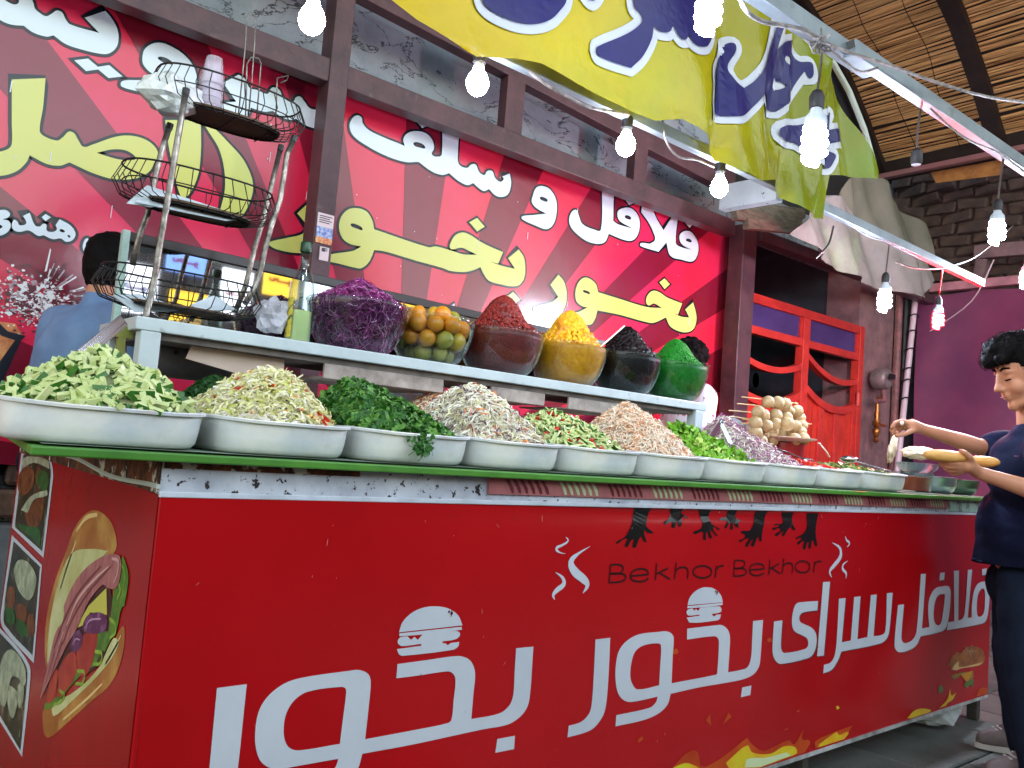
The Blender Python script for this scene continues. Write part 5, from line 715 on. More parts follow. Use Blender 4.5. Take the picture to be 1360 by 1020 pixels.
# ------------------------------------------------------------------ the food cart
M_red = mat('cart vinyl red', (184, 12, 20), 0.22, (168, 10, 16), 1.0, bump=.12, bscale=4, spec=.5, bdist=.02, col3=(226, 120, 120), c3=(.76, .79), s3=48)
M_red_shade = mat('cart vinyl red shaded side', (164, 22, 20), 0.26, (146, 22, 20), 2.0, bump=.08, bscale=6, spec=.5, bdist=.02)  # side sheet repeats the front red, darkened to paint in its shade
M_peel = mat('peeling white paint', (206, 210, 220), 0.5, (160, 164, 178), 7, col3=(36, 26, 26), c3=(.585, .60), s3=42, bump=.25, bscale=40)
M_rust = mat('rusty metal', (118, 66, 38), 0.85, (48, 30, 24), 22, (.4, .6), col3=(196, 190, 180), c3=(.56, .6), s3=13, bump=.8, bscale=60)
M_green = mat('green board edge', (84, 146, 50), 0.4, (62, 116, 40), 5, bump=.1, bscale=30)
M_btop = mat('worn board top', (150, 170, 150), 0.5, (110, 130, 110), 6)
cart = thing('food_cart', (2.48, 2.2, 0), 'long red food cart with white Persian lettering, burger drawings and a green board top', 'food cart')
F0, F1, Y0, Y1, Z0, Z1 = .504, 4.463, 1.6, 3.0, .118, .982
# front vinyl: one sheet with slight sag waves near its top
nx, nz = 120, 60; vs = []; fs = []
def fwave(x, z): return .008*math.sin(x*2.3)*math.sin(z*5)+.022*math.exp(-((z-.958)/.018)**2)*math.exp(-((x-2.2)/.6)**2)+.004*math.sin(x*9+z*3)*max(0, z-.7)
for i in range(nx+1):
    for j in range(nz+1):
        x = F0+(F1-F0)*i/nx; z = Z0+(Z1-Z0)*j/nz; vs.append((x, Y0+.002+fwave(x, z)*.4, z))
for i in range(nx):
    for j in range(nz): a = i*(nz+1)+j; fs.append((a, a+nz+1, a+nz+2, a+1))
MB().add(vs, fs).build('front_panel', M_red, cart, smooth='all')
MB().box((F0, Y0+.02, Z0+.02), (F1, Y1, 1.03)).build('body', mat('cart body', (70, 60, 60), .7), cart)
MB().add([(F0-.004, Y0+.004, Z0), (F0-.004, Y1, Z0), (F0-.004, Y1, 1.0), (F0-.004, 2.35, 1.0), (F0-.004, Y0+.004, .982)], [(0, 1, 2, 3, 4)]).build('side_panel', M_red_shade, cart)
MB().tube([(F0+.004, Y0+.008, Z0), (F0+.004, Y0+.008, .982)], .007, 10).build('corner_fold', M_red, cart, smooth=True)
MB().box((F0, Y0-.001, Z0-.014), (F1, Y0+.02, Z0)).build('bottom_edge', mat('white edge', (196, 200, 200), .5, (120, 120, 116), 9), cart)
MB().box((F0-.002, Y0+.006, .983), (F1-.02, Y0+.03, 1.045)).build('top_rim', M_peel, cart)
MB().box((F0-.004, Y0-.003, .978), (F1-.02, Y0+.006, .989)).build('rim_lip', mat('white lip', (214, 220, 232), .4, (180, 186, 196), 8), cart, bevel=.002)
MB().box((F0-.006, Y0+.007, .985), (F0+.05, Y1, 1.044)).build('rusty_side_rim', M_rust, cart)
MB().box((.505, Y0+.003, 1.032), (.92, Y0+.0055, 1.046)).build('rust_stain', M_rust, cart)
MB().tube([(F0-.006, y, .992+.006*math.sin(y*9)+(y-1.6)*.02) for y in np.arange(1.6, 2.4, .05)], .005, 6).build('torn_edge', mat('torn white edge', (190, 196, 190), .6), cart)
# striped tape under the board
M_tape = mat('pink striped tape', (176, 106, 106), .5, (150, 84, 88), 10); M_taper = mat('tape dark red', (96, 20, 30), .5); M_tapeg = mat('tape pale green', (178, 196, 150), .5)
MB().box((1.28, Y0-.002, 1.004), (3.93, Y0+.004, 1.046)).build('striped_tape', M_tape, cart)
k = 0; x = 1.33
while x < 3.9:
    m_ = M_taper if k % 2 == 0 else M_tapeg; mb_ = MB()
    for j in range(6):
        xx = x+j*.024; mb_.add([(xx, Y0-.003, 1.042), (xx+.011, Y0-.003, 1.042), (xx+.028, Y0-.003, 1.022), (xx+.032, Y0-.003, 1.008), (xx+.024, Y0-.003, 1.008), (xx+.014, Y0-.003, 1.024)], [(0, 5, 4, 3, 2, 1)])
    mb_.build('tape_stripe', m_, cart); x += .185; k += 1
MB().box((3.95, Y0-.001, .992), (F1-.02, Y0+.004, 1.045)).build('rim_patch', mat('mint patch', (150, 180, 166), .5, (96, 120, 110), 18, (.5, .6)), cart)
# board
bz0, bz1 = 1.046, 1.062
bl = [(.275, 1.562), (4.50, 1.562), (4.50, 3.02), (.44, 3.02), (.42, 2.9)]
vs = [(x, y, bz0) for x, y in bl]+[(x, y, bz1) for x, y in bl]; n = len(bl)
MB().add(vs, [tuple(range(n))[::-1], tuple(range(n, 2*n))]+[(i, (i+1) % n, n+(i+1) % n, n+i) for i in range(n)], 0).build('board', M_green, cart, bevel=.003)
MB().add([(x+(.02 if x < 1 else -.02), y+.03 if y < 2 else y, bz1+.004) for x, y in bl], [tuple(range(n))]).build('board_surface', M_btop, cart)
for x, y in ((1.35, 1.62), (2.86, 1.62), (4.41, 1.62), (.6, 2.9), (4.4, 2.9)):
    MB().box((x-.02, y, 0), (x+.02, y+.045, Z0-.01)).build('leg', mat('dark leg', (44, 44, 42), .6, (66, 62, 56), 14), cart)
MB().box((F0, 1.66, Z0-.04), (F1, 1.70, Z0-.014)).build('lower_rail', MATS['dark leg'], cart)
front = lambda y: (lambda x, z: (x, y+fwave(x, z)*.4, z)); side = lambda x_: (lambda y, z: (x_, y, z))
M_cw = mat('print silver white', (206, 210, 218), .28, (190, 196, 206), 2); M_ck = mat('print dark shadow', (30, 8, 12), .4)
art('lettering', 'cart_white', front(1.6002), M_cw, cart); art('lettering', 'cart_small', front(1.5996), M_cw, cart)
sh = lambda x, z: (x+.006, 1.6005+fwave(x, z)*.4, z-.003)
art('letter_shadow', 'cart_small', sh, M_ck, cart)
for s_ in ART['steam']:
    v2, f2 = stroke(s_); MB().add([front(1.6002)(*v) for v in v2], f2).build('steam_print', M_cw, cart)
M_cb = mat('print black red', (46, 8, 12), .35)
for g0 in (0, 13):
    for idx in ((0, 1, 2), (3, 4), (5, 6, 7), (8, 9), (10,), (11, 12)):
        mbs = MB()
        for q in idx:
            v2, f2 = stroke(ART['latin'][g0+q]); mbs.add([front(1.6002)(*v) for v in v2], f2)
        mbs.build('latin_letter', M_cb, cart)
art('hand_silhouette', 'hands', front(1.6002), mat('print black green', (10, 18, 16), .25), cart)
for nm, key, y, m_ in (('flame_print', 'flame_orange', 1.6004, mat('flame orange', (200, 80, 20), .35, (176, 50, 16), 9)), ('flame_print', 'flame_yellow', 1.5994, mat('flame yellow', (214, 206, 40), .35, (226, 160, 30), 8)), ('flame_print', 'flame_pale', 1.5986, mat('flame pale', (206, 222, 170), .35)),
    ('burger_print', 'bun_front', 1.6004, mat('bun print', (176, 110, 56), .35, (120, 62, 34), 22)), ('burger_print', 'cream_front', 1.5994, mat('bun crumb print', (216, 180, 120), .35)), ('burger_print', 'patty_front', 1.5994, mat('patty print', (176, 150, 70), .35, (60, 40, 24), 40)), ('burger_print', 'cheese_front', 1.5986, mat('cheese print', (206, 140, 40), .35)), ('burger_print', 'lettuce_front', 1.5986, mat('lettuce print', (110, 140, 70), .35, (60, 90, 40), 60))):
    art(nm, key, front(y), m_, cart)
rs = random.Random(2)
# seeds sit on the printed bun
bx = [v for it in ART['bun_front'][:1] for v in it[0]]; cxb = sum(v[0] for v in bx)/len(bx); czb = sum(v[1] for v in bx)/len(bx)
mbs = MB()
for i in range(50):
    u = rs.gauss(.03, .035); v = rs.gauss(.035, .011)
    mbs.add([(cxb+u, 1.5982, czb+v), (cxb+u+.005, 1.5982, czb+v+.001), (cxb+u+.003, 1.5982, czb+v+.005)], [(0, 1, 2)])
mbs.build('sesame_print', mat('sesame print', (226, 210, 176), .4), cart)
dots = MB()
for it in (ART['cart_white'][2], ART['cart_white'][7]):
    xs_ = [v[0] for v in it[0]]; zs_ = [v[1] for v in it[0]]; w_ = max(xs_)-min(xs_); h_ = max(zs_)-min(zs_)
    for u, v, r in ((.755, .72, .016), (.80, .64, .022), (.80, .76, .009), (.795, .52, .009)):
        c = (min(xs_)+w_*u, min(zs_)+h_*v); dots.add([(c[0]+w_*r*math.cos(t), 1.599, c[1]+w_*r*1.1*math.sin(t)) for t in np.arange(0, 6.28, .7)], [tuple(range(9))])
dots.build('bun_dots', mat('dot dark red', (70, 6, 12), .4), cart)
lay = [('frame_left', M_cw, .4990), ('picture_left', mat('dark food photo', (74, 56, 40), .3, (32, 42, 28), 14, (.4, .6), col3=(150, 140, 110), c3=(.60, .66), s3=26), .4984), ('food_left', mat('falafel photo', (136, 76, 40), .35, (70, 38, 22), 40, col3=(180, 130, 80), c3=(.6, .7), s3=60), .4978), ('green_left', mat('herb photo', (60, 104, 44), .35, (30, 66, 30), 40), .4974), ('pale_left', mat('pale food photo', (184, 190, 160), .35, (120, 124, 100), 30), .4970),
 ('bun_left', mat('sandwich crust', (176, 112, 46), .35, (150, 84, 34), 9, col3=(206, 160, 84), c3=(.5, .7), s3=5), .4990), ('crumb_left', mat('sandwich crumb', (206, 204, 150), .35, (176, 168, 100), 8), .4984), ('lettuce_left', mat('sandwich lettuce', (110, 140, 40), .35, (60, 92, 26), 26), .4978), ('tomato_left', mat('sandwich tomato', (150, 34, 24), .35, (178, 60, 40), 14), .4974), ('cheese_left', mat('sandwich cheese', (196, 186, 80), .35), .4972), ('onion_left', mat('sandwich onion', (96, 40, 76), .35, (150, 90, 130), 26, (.5, .65)), .4968), ('ham_left', mat('sandwich ham', (186, 116, 110), .35, (140, 74, 76), 16, stretch=(1, 3, 1)), .4962)]
MB().add([side(.4980)(*v) for v in fill([smooth_path(ART['gap_left'][0][0])])[0]], fill([smooth_path(ART['gap_left'][0][0])])[1]).build('side_print', mat('sandwich gap', (52, 22, 20), .4, (84, 36, 26), 20), cart)
for key, m_, xx in (('ham_dark', mat('ham crease', (120, 58, 60), .4), .4955), ('ham_light', mat('ham sheen', (212, 156, 150), .35), .4952), ('lettuce_light', mat('lettuce frill', (156, 184, 60), .4, (100, 140, 40), 50), .4970), ('onion_light', mat('onion ring', (186, 140, 172), .4), .4960), ('bun_light', mat('bun sheen', (222, 184, 122), .4), .4984)):
    for s_ in ART[key]:
        v2, f2 = stroke(s_); MB().add([side(xx)(*v) for v in v2], f2).build('side_print', m_, cart)
for key, m_, xx in lay: art('side_print', key, side(xx), m_, cart)

rs = random.Random(21); M_scuff = mat('scuff mark', (214, 120, 116), .6); M_grime = mat('grime mark', (84, 10, 16), .6)
for k in range(70):
    x = rs.uniform(.55, 4.3); z = rs.uniform(.2, .96) if k % 3 else rs.uniform(.9, .965); L_ = rs.choice((.003, .005, .012))*rs.uniform(.6, 1.3); a = rs.gauss(math.pi/2, .5); w_ = rs.uniform(.001, .0022)
    v2, f2 = stroke([(x, z, .0008), (x+L_*.5*math.cos(a), z+L_*.5*math.sin(a), w_), (x+L_*math.cos(a), z+L_*math.sin(a), .0008)]); MB().add([front(1.5975)(*v) for v in v2], f2).build('scuff', M_scuff if k % 4 else M_grime, cart)

# crumpled paper bag under the right end of the cart
def crumple(name, c, r, m_, label, cat, sc=(1, 1, 1), seed=1, amp=.35):
    bm = bmesh.new(); bmesh.ops.create_icosphere(bm, subdivisions=3, radius=r)
    for v in bm.verts:
        n_ = noise.noise(v.co*(2.2/r)+Vector((seed, seed*2, 0)))+.5*noise.noise(v.co*(5/r)+Vector((seed, 1, 0)))
        v.co = Vector((v.co.x*sc[0], v.co.y*sc[1], v.co.z*sc[2]))*(1+amp*n_)
    zmin = min(v.co.z for v in bm.verts)
    me = bpy.data.meshes.new(name); bm.to_mesh(me); bm.free(); me.materials.append(m_); o = bpy.data.objects.new(name, me); C.objects.link(o)
    o.location = c; return tag(o, label, cat)
M_paper = mat('white paper', (190, 196, 196), .7, (150, 156, 156), 6)
crumple('paper_bag', (4.14, 1.72, .06), .11, M_paper, 'crumpled white paper bag lying under the right end of the cart', 'bag', (1.5, 1, .55), 3)
crumple('paper_scrap', (3.0, 1.42, .02), .022, M_paper, 'small scrap of pale paper on the dark paving in front of the cart', 'paper', (1.4, 1, .6), 5)

# ------------------------------------------------------------------ white trays
M_tray = mat('white plastic tray', (238, 234, 228), .35, (200, 206, 214), 4, (.4, .66), bump=.05, col3=(204, 178, 168), c3=(.58, .76), s3=6, sss=.0)
def tray_mesh(w, d, h, tilt=0):
    m = MB(); lv = [(.86, 0, 0), (.93, .004, 0), (.965, .014, 0), (.985, .035, 0), (1.0, h-.007, 0), (1.035, h-.006, 0), (1.04, h-.001, 0), (1.03, h+.001, 0), (.99, h, 0), (.975, h-.01, 0), (.955, .03, 0), (.90, .01, 0), (.5, .008, 0)]
    n = 0; vs = []; fs = []
    for s_, z, _ in lv:
        L = rrect(w*s_, d*(s_+.0), min(w, d)*.24*s_, 6); n = len(L)
        for (x, y) in L: vs.append((x, y, z+(.006*math.cos(2*math.atan2(y, x)) if z > h-.02 else 0)))
    for i in range(len(lv)-1):
        for j in range(n): fs.append((i*n+j, i*n+(j+1) % n, (i+1)*n+(j+1) % n, (i+1)*n+j))
    fs.append(tuple(range(n))[::-1]); fs.append(tuple((len(lv)-1)*n+j for j in range(n)))
    return m.add(vs, fs)
TZ = 1.0665
row1 = [(.235, .595), (.607, .912), (.925, 1.245), (1.243, 1.552), (1.556, 1.872), (1.876, 2.195), (2.20, 2.535), (2.54, 2.868), (2.872, 3.20), (3.205, 3.585)]
tl = ['biggest white tray at the left end of the cart, heaped with cucumber sticks', 'white tray of chopped cabbage salad, second from the left end of the cart', 'white tray under the heap of green parsley', 'white tray of coleslaw with purple shreds, right of the parsley', 'white tray of cucumber and tomato salad', 'white tray of shredded carrot and cabbage', 'white tray of lettuce with steel tongs', 'white tray of purple and white slaw', 'white tray of chopped tomato', 'white tray of sliced pickles, last before the orange sauce']
trays = []
base = None
for (x0, x1), l in zip(row1, tl):
    w_ = (x1-x0)/1.04; o = tray_mesh(w_, .43, .074).build('tray', M_tray, smooth=True)
    o.location = ((x0+x1)/2, 1.815, TZ); tag(o, l, 'tray', 'white trays along the cart')
    trays.append(o)
row2 = [(.55, 2.24, 'white tray behind the cucumber, with pale slaw'), (.86, 2.27, 'white tray of dark green herbs under the left of the shelf'), (1.17, 2.30, 'empty-looking white tray behind the cabbage salad'), (1.53, 2.26, 'white tray behind the parsley with the orange white slaw'), (2.02, 2.24, 'white tray behind the coleslaw with finely shredded purple slaw')]
for x, y, l in row2:
    o = tray_mesh(.29, .36, .07).build('tray', M_tray, smooth=True); o.location = (x, y, TZ); tag(o, l, 'tray', 'white trays in the back row')

# ------------------------------------------------------------------ heaps of food made of many small pieces
def P_stick(L=.05, w=.009, h=.007):
    return [([(-L/2, -w/2, 0), (L/2, -w/2, 0), (L/2, w/2, 0), (-L/2, w/2, 0), (-L/2, -w/2*.8, h), (L/2, -w/2*.9, h), (L/2, w/2*.9, h), (-L/2, w/2*.7, h)],
             [(3,2,1,0), (4,5,6,7), (0,1,5,4), (1,2,6,5), (2,3,7,6), (3,0,4,7)])]
def P_strip(L=.05, w=.0035, curl=1.0, var=6, th=0):
    out = []
    for k in range(var):
        r_ = random.Random(k+int(L*1e4)); n = 4; vs = []; fs = []; a = r_.uniform(.3, 1.3)*curl*r_.choice((-1, 1)); b = r_.uniform(-.8, .8)*curl; x = y = z = 0; hd = -a/2; el = r_.uniform(.1, .5)*curl
        pts = []
        for i in range(n+1): pts.append((x, y, z)); x += L/n*math.cos(hd)*math.cos(el); y += L/n*math.sin(hd); z += L/n*math.sin(el); hd += a/n*1.6; el -= r_.uniform(.2, .6)*curl
        mx_, my_, mz_ = [sum(p[i] for p in pts)/len(pts) for i in range(3)]; tw = r_.uniform(0, 3)
        for i, p in enumerate(pts):
            t = tw+b*i/n; ww = w/2*(.6+.4*math.sin(math.pi*(i+.5)/(n+1)))
            vs += [(p[0]-mx_, p[1]-my_-ww*math.cos(t), p[2]-mz_-ww*math.sin(t)), (p[0]-mx_, p[1]-my_+ww*math.cos(t), p[2]-mz_+ww*math.sin(t))]
        for i in range(n): fs.append((2*i, 2*i+1, 2*i+3, 2*i+2))
        out.append((vs, fs))
    return out
def P_leaf(s=.012, var=6):
    out = []
    for k in range(var):
        r_ = random.Random(k+99); vs = []; fs = []
        for j in range(3):
            a = (j-1)*.9+r_.uniform(-.2, .2); L = s*r_.uniform(.8, 1.2); o = len(vs); zz = r_.uniform(-.3, .5)*s
            ca, sa = math.cos(a), math.sin(a)
            for (u, v, z) in ((0, 0, 0), (.5, .38, .25), (1.0, .3, .1), (1.15, 0, .0), (.95, -.35, .18), (.45, -.35, .05)):
                vs.append((L*(u*ca-v*sa), L*(u*sa+v*ca), zz*u+L*z*.6))
            fs += [(o, o+1, o+2, o+3), (o, o+3, o+4, o+5)]
        o = len(vs); vs += [(0, -.0007, 0), (0, .0007, 0), (-s*1.8, .0007, -s*.8), (-s*1.8, -.0007, -s*.8)]; fs.append((o, o+1, o+2, o+3))
        out.append((vs, fs))
    return out
def P_chunk(s=.01, var=4):
    out = []
    for k in range(var):
        r_ = random.Random(k+31); j = lambda: r_.uniform(.7, 1.15)*s/2
        out.append(([(-j(), -j(), -j()*.7), (j(), -j(), -j()*.7), (j(), j(), -j()*.7), (-j(), j(), -j()*.7), (-j(), -j(), j()*.7), (j(), -j(), j()*.7), (j(), j(), j()*.7), (-j(), j(), j()*.7)],
                    [(3,2,1,0), (4,5,6,7), (0,1,5,4), (1,2,6,5), (2,3,7,6), (3,0,4,7)]))
    return out
def P_ruffle(s=.03, var=5):
    out = []
    for k in range(var):
        r_ = random.Random(k+7); nu, nv = 6, 3; vs = []; fs = []; ph = r_.uniform(0, 6)
        for i in range(nu+1):
            for j in range(nv+1):
                u = i/nu-.5; v = j/nv-.5; a = u*2.4
                vs.append((s*(v+.9)*math.sin(a)*.7, s*(v+.6)*math.cos(a)*.7, s*(.35*(v+.5)*math.sin(i*2.1+ph)+.12*math.sin(j*3+ph))))
        for i in range(nu):
            for j in range(nv): a = i*(nv+1)+j; fs.append((a, a+nv+1, a+nv+2, a+1))
        out.append((vs, fs))
    return out
def place(mb, shapes, N, sampler, mi, sc=(.7, 1.3), tilt=.5, lift=0.0, skin=None):
    """scatter N pieces; sampler() gives a point and a normal"""
    for i in range(N):
        p, n_ = sampler(); vs, fs = random.choice(shapes); n_ = Vector(n_)+Vector((random.gauss(0, tilt), random.gauss(0, tilt), random.gauss(0, tilt*.5))); n_.normalize()
        x = n_.orthogonal().normalized(); y = n_.cross(x); a = random.uniform(0, 6.283); ca, sa = math.cos(a), math.sin(a); X = x*ca+y*sa; Y = y*ca-x*sa; s = random.uniform(*sc)
        px, py, pz = p[0]+n_.x*lift, p[1]+n_.y*lift, p[2]+n_.z*lift
        o = len(mb.v)
        for (u, v, w_) in vs:
            u *= s; v *= s; w_ *= s; mb.v.append((px+X.x*u+Y.x*v+n_.x*w_, py+X.y*u+Y.y*v+n_.y*w_, pz+X.z*u+Y.z*v+n_.z*w_))
        for k, f in enumerate(fs): mb.f.append(tuple(q+o for q in f)); mb.mi.append(skin if (skin is not None and k == 2) else mi)
class Mound:
    def __init__(s, cx, cy, w, d, z0, h, px=0, py=0, pw=1.5, lump=.10, seed=0, sq=2.6): s.__dict__.update(cx=cx, cy=cy, w=w/2, d=d/2, z0=z0, h=h, px=px, py=py, pw=pw, lump=lump, seed=seed, sq=sq)
    def r(s, u, v):                               # 0 at the peak, 1 at the rim
        e = (abs(u)**s.sq+abs(v)**s.sq)**(1/s.sq)
        k = 1-e; uu = u-s.px*k; vv = v-s.py*k; return min(1., (abs(uu)**s.sq+abs(vv)**s.sq)**(1/s.sq))
    def z(s, u, v):
        r = s.r(u, v); return s.z0+s.h*(1-r**s.pw)+s.h*s.lump*noise.noise(Vector((u*2.5+s.seed, v*2.5, s.seed)))*(1-r*.6)
    def P(s, u, v, k=1.0): return (s.cx+u*s.w, s.cy+v*s.d, s.z0+(s.z(u, v)-s.z0)*k)
    def sample(s):
        while True:
            u, v = random.uniform(-1, 1), random.uniform(-1, 1)
            if (abs(u)**s.sq+abs(v)**s.sq) < 1: break
        e = .03; zx = (s.z(u+e, v)-s.z(u-e, v))/(2*e*s.w); zy = (s.z(u, v+e)-s.z(u, v-e))/(2*e*s.d); n_ = Vector((-zx, -zy, 1)).normalized(); return s.P(u, v), n_
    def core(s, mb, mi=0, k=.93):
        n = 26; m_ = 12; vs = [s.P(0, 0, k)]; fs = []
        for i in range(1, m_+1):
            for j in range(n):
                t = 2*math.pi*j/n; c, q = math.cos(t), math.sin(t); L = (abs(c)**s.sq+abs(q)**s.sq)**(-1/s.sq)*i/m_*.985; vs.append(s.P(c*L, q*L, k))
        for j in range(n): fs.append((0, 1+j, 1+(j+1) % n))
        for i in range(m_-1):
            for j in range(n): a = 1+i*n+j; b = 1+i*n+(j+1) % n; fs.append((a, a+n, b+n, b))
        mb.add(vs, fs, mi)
def heap(name, mound, layers, mats, label, cat, core=0, k=.93, smooth=False, seed=1):
    random.seed(seed); mb = MB(); mound.core(mb, len(mats), k); c_ = mats[0].node_tree.nodes['Principled BSDF'].inputs['Base Color'].default_value; mats = mats+[mat('packed '+mats[0].name, (c_[0]*.45, c_[1]*.45, c_[2]*.45), .7)]  # core is a darkened piece colour: shade between the pieces painted in
    for (shapes, N, mi, kw) in layers: place(mb, shapes, N, mound.sample, mi, **kw)
    o = mb.build(name, mats); return tag(o, label, cat, kind='stuff')
M_cuc = mat('cucumber flesh', (212, 218, 160), .35, (186, 200, 122), 30, spec=.6, sss=.0); M_cus = mat('cucumber skin', (40, 92, 26), .3, (70, 120, 40), 40)
M_cab = mat('pale cabbage', (242, 236, 200), .45, (226, 220, 160), 20); M_cabw = mat('white cabbage', (250, 244, 232), .45, (236, 228, 210), 30)
M_cabg = mat('yellow green cabbage', (222, 222, 132), .45, (206, 206, 110), 20); M_tom = mat('tomato', (206, 52, 28), .25, (186, 36, 24), 30, spec=.7)
M_par = mat('parsley leaf', (56, 112, 36), .5, (38, 88, 26), 30, (.4, .6)); M_parl = mat('parsley leaf light', (108, 156, 62), .5, (80, 132, 48), 30); M_pstem = mat('parsley stem', (110, 160, 70), .5)
M_pur = mat('purple cabbage', (136, 40, 112), .35, (168, 70, 140), 40, spec=.6); M_purd = mat('dark purple cabbage', (74, 18, 60), .35, (98, 30, 80), 30); M_purw = mat('purple cabbage cut', (206, 150, 190), .4)
M_car = mat('carrot shred', (236, 150, 84), .45, (226, 128, 60), 30); M_carl = mat('pale carrot slaw', (244, 206, 172), .45, (240, 222, 200), 30)
M_let = mat('lettuce', (140, 190, 60), .4, (104, 164, 40), 24, (.4, .6)); M_letd = mat('lettuce pale', (190, 216, 110), .4)
M_pick = mat('pickle', (120, 140, 60), .35, (90, 112, 44), 30)
TX = [((a+b)/2, b-a) for a, b in row1]; ZR = TZ+.066
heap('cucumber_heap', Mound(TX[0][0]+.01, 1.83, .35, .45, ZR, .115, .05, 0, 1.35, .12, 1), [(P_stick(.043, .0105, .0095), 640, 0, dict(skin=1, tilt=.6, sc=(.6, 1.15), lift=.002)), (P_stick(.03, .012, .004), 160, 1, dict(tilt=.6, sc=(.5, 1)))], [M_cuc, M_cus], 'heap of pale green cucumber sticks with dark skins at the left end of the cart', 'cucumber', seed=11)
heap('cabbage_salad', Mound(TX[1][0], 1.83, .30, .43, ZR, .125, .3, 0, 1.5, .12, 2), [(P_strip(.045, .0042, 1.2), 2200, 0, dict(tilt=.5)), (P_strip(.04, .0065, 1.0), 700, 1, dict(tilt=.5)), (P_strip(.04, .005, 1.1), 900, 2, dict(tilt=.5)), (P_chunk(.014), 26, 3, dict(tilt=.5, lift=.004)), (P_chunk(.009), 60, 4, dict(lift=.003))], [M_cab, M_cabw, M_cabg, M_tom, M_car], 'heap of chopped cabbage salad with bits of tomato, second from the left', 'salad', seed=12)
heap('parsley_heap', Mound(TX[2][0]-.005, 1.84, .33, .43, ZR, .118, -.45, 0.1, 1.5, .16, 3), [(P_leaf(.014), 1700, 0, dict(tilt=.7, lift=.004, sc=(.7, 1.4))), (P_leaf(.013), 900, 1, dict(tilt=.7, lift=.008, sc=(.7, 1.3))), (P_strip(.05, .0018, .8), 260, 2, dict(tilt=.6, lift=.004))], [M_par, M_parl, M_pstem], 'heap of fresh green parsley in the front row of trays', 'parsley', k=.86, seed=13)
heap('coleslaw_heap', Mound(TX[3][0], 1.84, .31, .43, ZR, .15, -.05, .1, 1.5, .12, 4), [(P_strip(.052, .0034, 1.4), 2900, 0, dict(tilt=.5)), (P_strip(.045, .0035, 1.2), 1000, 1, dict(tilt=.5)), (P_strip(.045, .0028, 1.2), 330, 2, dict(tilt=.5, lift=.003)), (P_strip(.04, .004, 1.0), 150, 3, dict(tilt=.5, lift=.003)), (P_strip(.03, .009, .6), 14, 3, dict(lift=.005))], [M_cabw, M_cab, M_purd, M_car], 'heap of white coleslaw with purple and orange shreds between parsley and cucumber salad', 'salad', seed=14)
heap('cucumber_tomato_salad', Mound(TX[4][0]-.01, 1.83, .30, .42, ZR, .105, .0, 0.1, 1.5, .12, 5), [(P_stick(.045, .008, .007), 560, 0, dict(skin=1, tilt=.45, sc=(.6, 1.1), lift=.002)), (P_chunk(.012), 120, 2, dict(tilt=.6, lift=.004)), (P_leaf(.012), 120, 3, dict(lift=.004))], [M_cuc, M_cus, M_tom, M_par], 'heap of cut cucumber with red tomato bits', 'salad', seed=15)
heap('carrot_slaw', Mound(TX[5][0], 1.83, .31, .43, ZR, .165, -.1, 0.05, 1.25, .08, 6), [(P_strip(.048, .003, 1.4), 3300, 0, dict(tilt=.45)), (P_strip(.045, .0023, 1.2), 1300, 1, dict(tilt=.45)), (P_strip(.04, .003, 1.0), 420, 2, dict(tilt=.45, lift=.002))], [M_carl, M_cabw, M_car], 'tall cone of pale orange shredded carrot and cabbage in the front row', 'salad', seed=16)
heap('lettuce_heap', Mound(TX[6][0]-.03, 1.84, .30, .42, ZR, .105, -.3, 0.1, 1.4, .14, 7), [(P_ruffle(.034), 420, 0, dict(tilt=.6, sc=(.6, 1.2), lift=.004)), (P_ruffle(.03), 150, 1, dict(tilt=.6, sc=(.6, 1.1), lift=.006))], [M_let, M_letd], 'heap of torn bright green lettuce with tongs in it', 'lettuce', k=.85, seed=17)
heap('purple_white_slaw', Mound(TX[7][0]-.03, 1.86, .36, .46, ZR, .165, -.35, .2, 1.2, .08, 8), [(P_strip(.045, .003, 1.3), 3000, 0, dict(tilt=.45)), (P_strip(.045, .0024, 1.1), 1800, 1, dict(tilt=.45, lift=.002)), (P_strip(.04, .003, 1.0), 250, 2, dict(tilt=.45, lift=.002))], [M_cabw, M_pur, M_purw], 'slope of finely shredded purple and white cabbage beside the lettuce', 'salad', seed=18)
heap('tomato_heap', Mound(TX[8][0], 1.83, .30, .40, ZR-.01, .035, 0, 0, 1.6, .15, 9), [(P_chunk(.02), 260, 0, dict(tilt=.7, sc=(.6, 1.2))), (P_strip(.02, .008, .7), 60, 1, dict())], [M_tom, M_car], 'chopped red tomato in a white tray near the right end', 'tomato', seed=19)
heap('pickle_heap', Mound(TX[9][0], 1.83, .33, .40, ZR-.01, .03, 0, 0, 1.8, .2, 10), [(P_stick(.035, .012, .010), 170, 0, dict(tilt=.5, skin=1)), (P_strip(.03, .01, .8), 50, 1, dict())], [M_pick, mat('pickle skin', (70, 84, 36), .3)], 'sliced green pickles in the last white tray', 'pickles', seed=20)
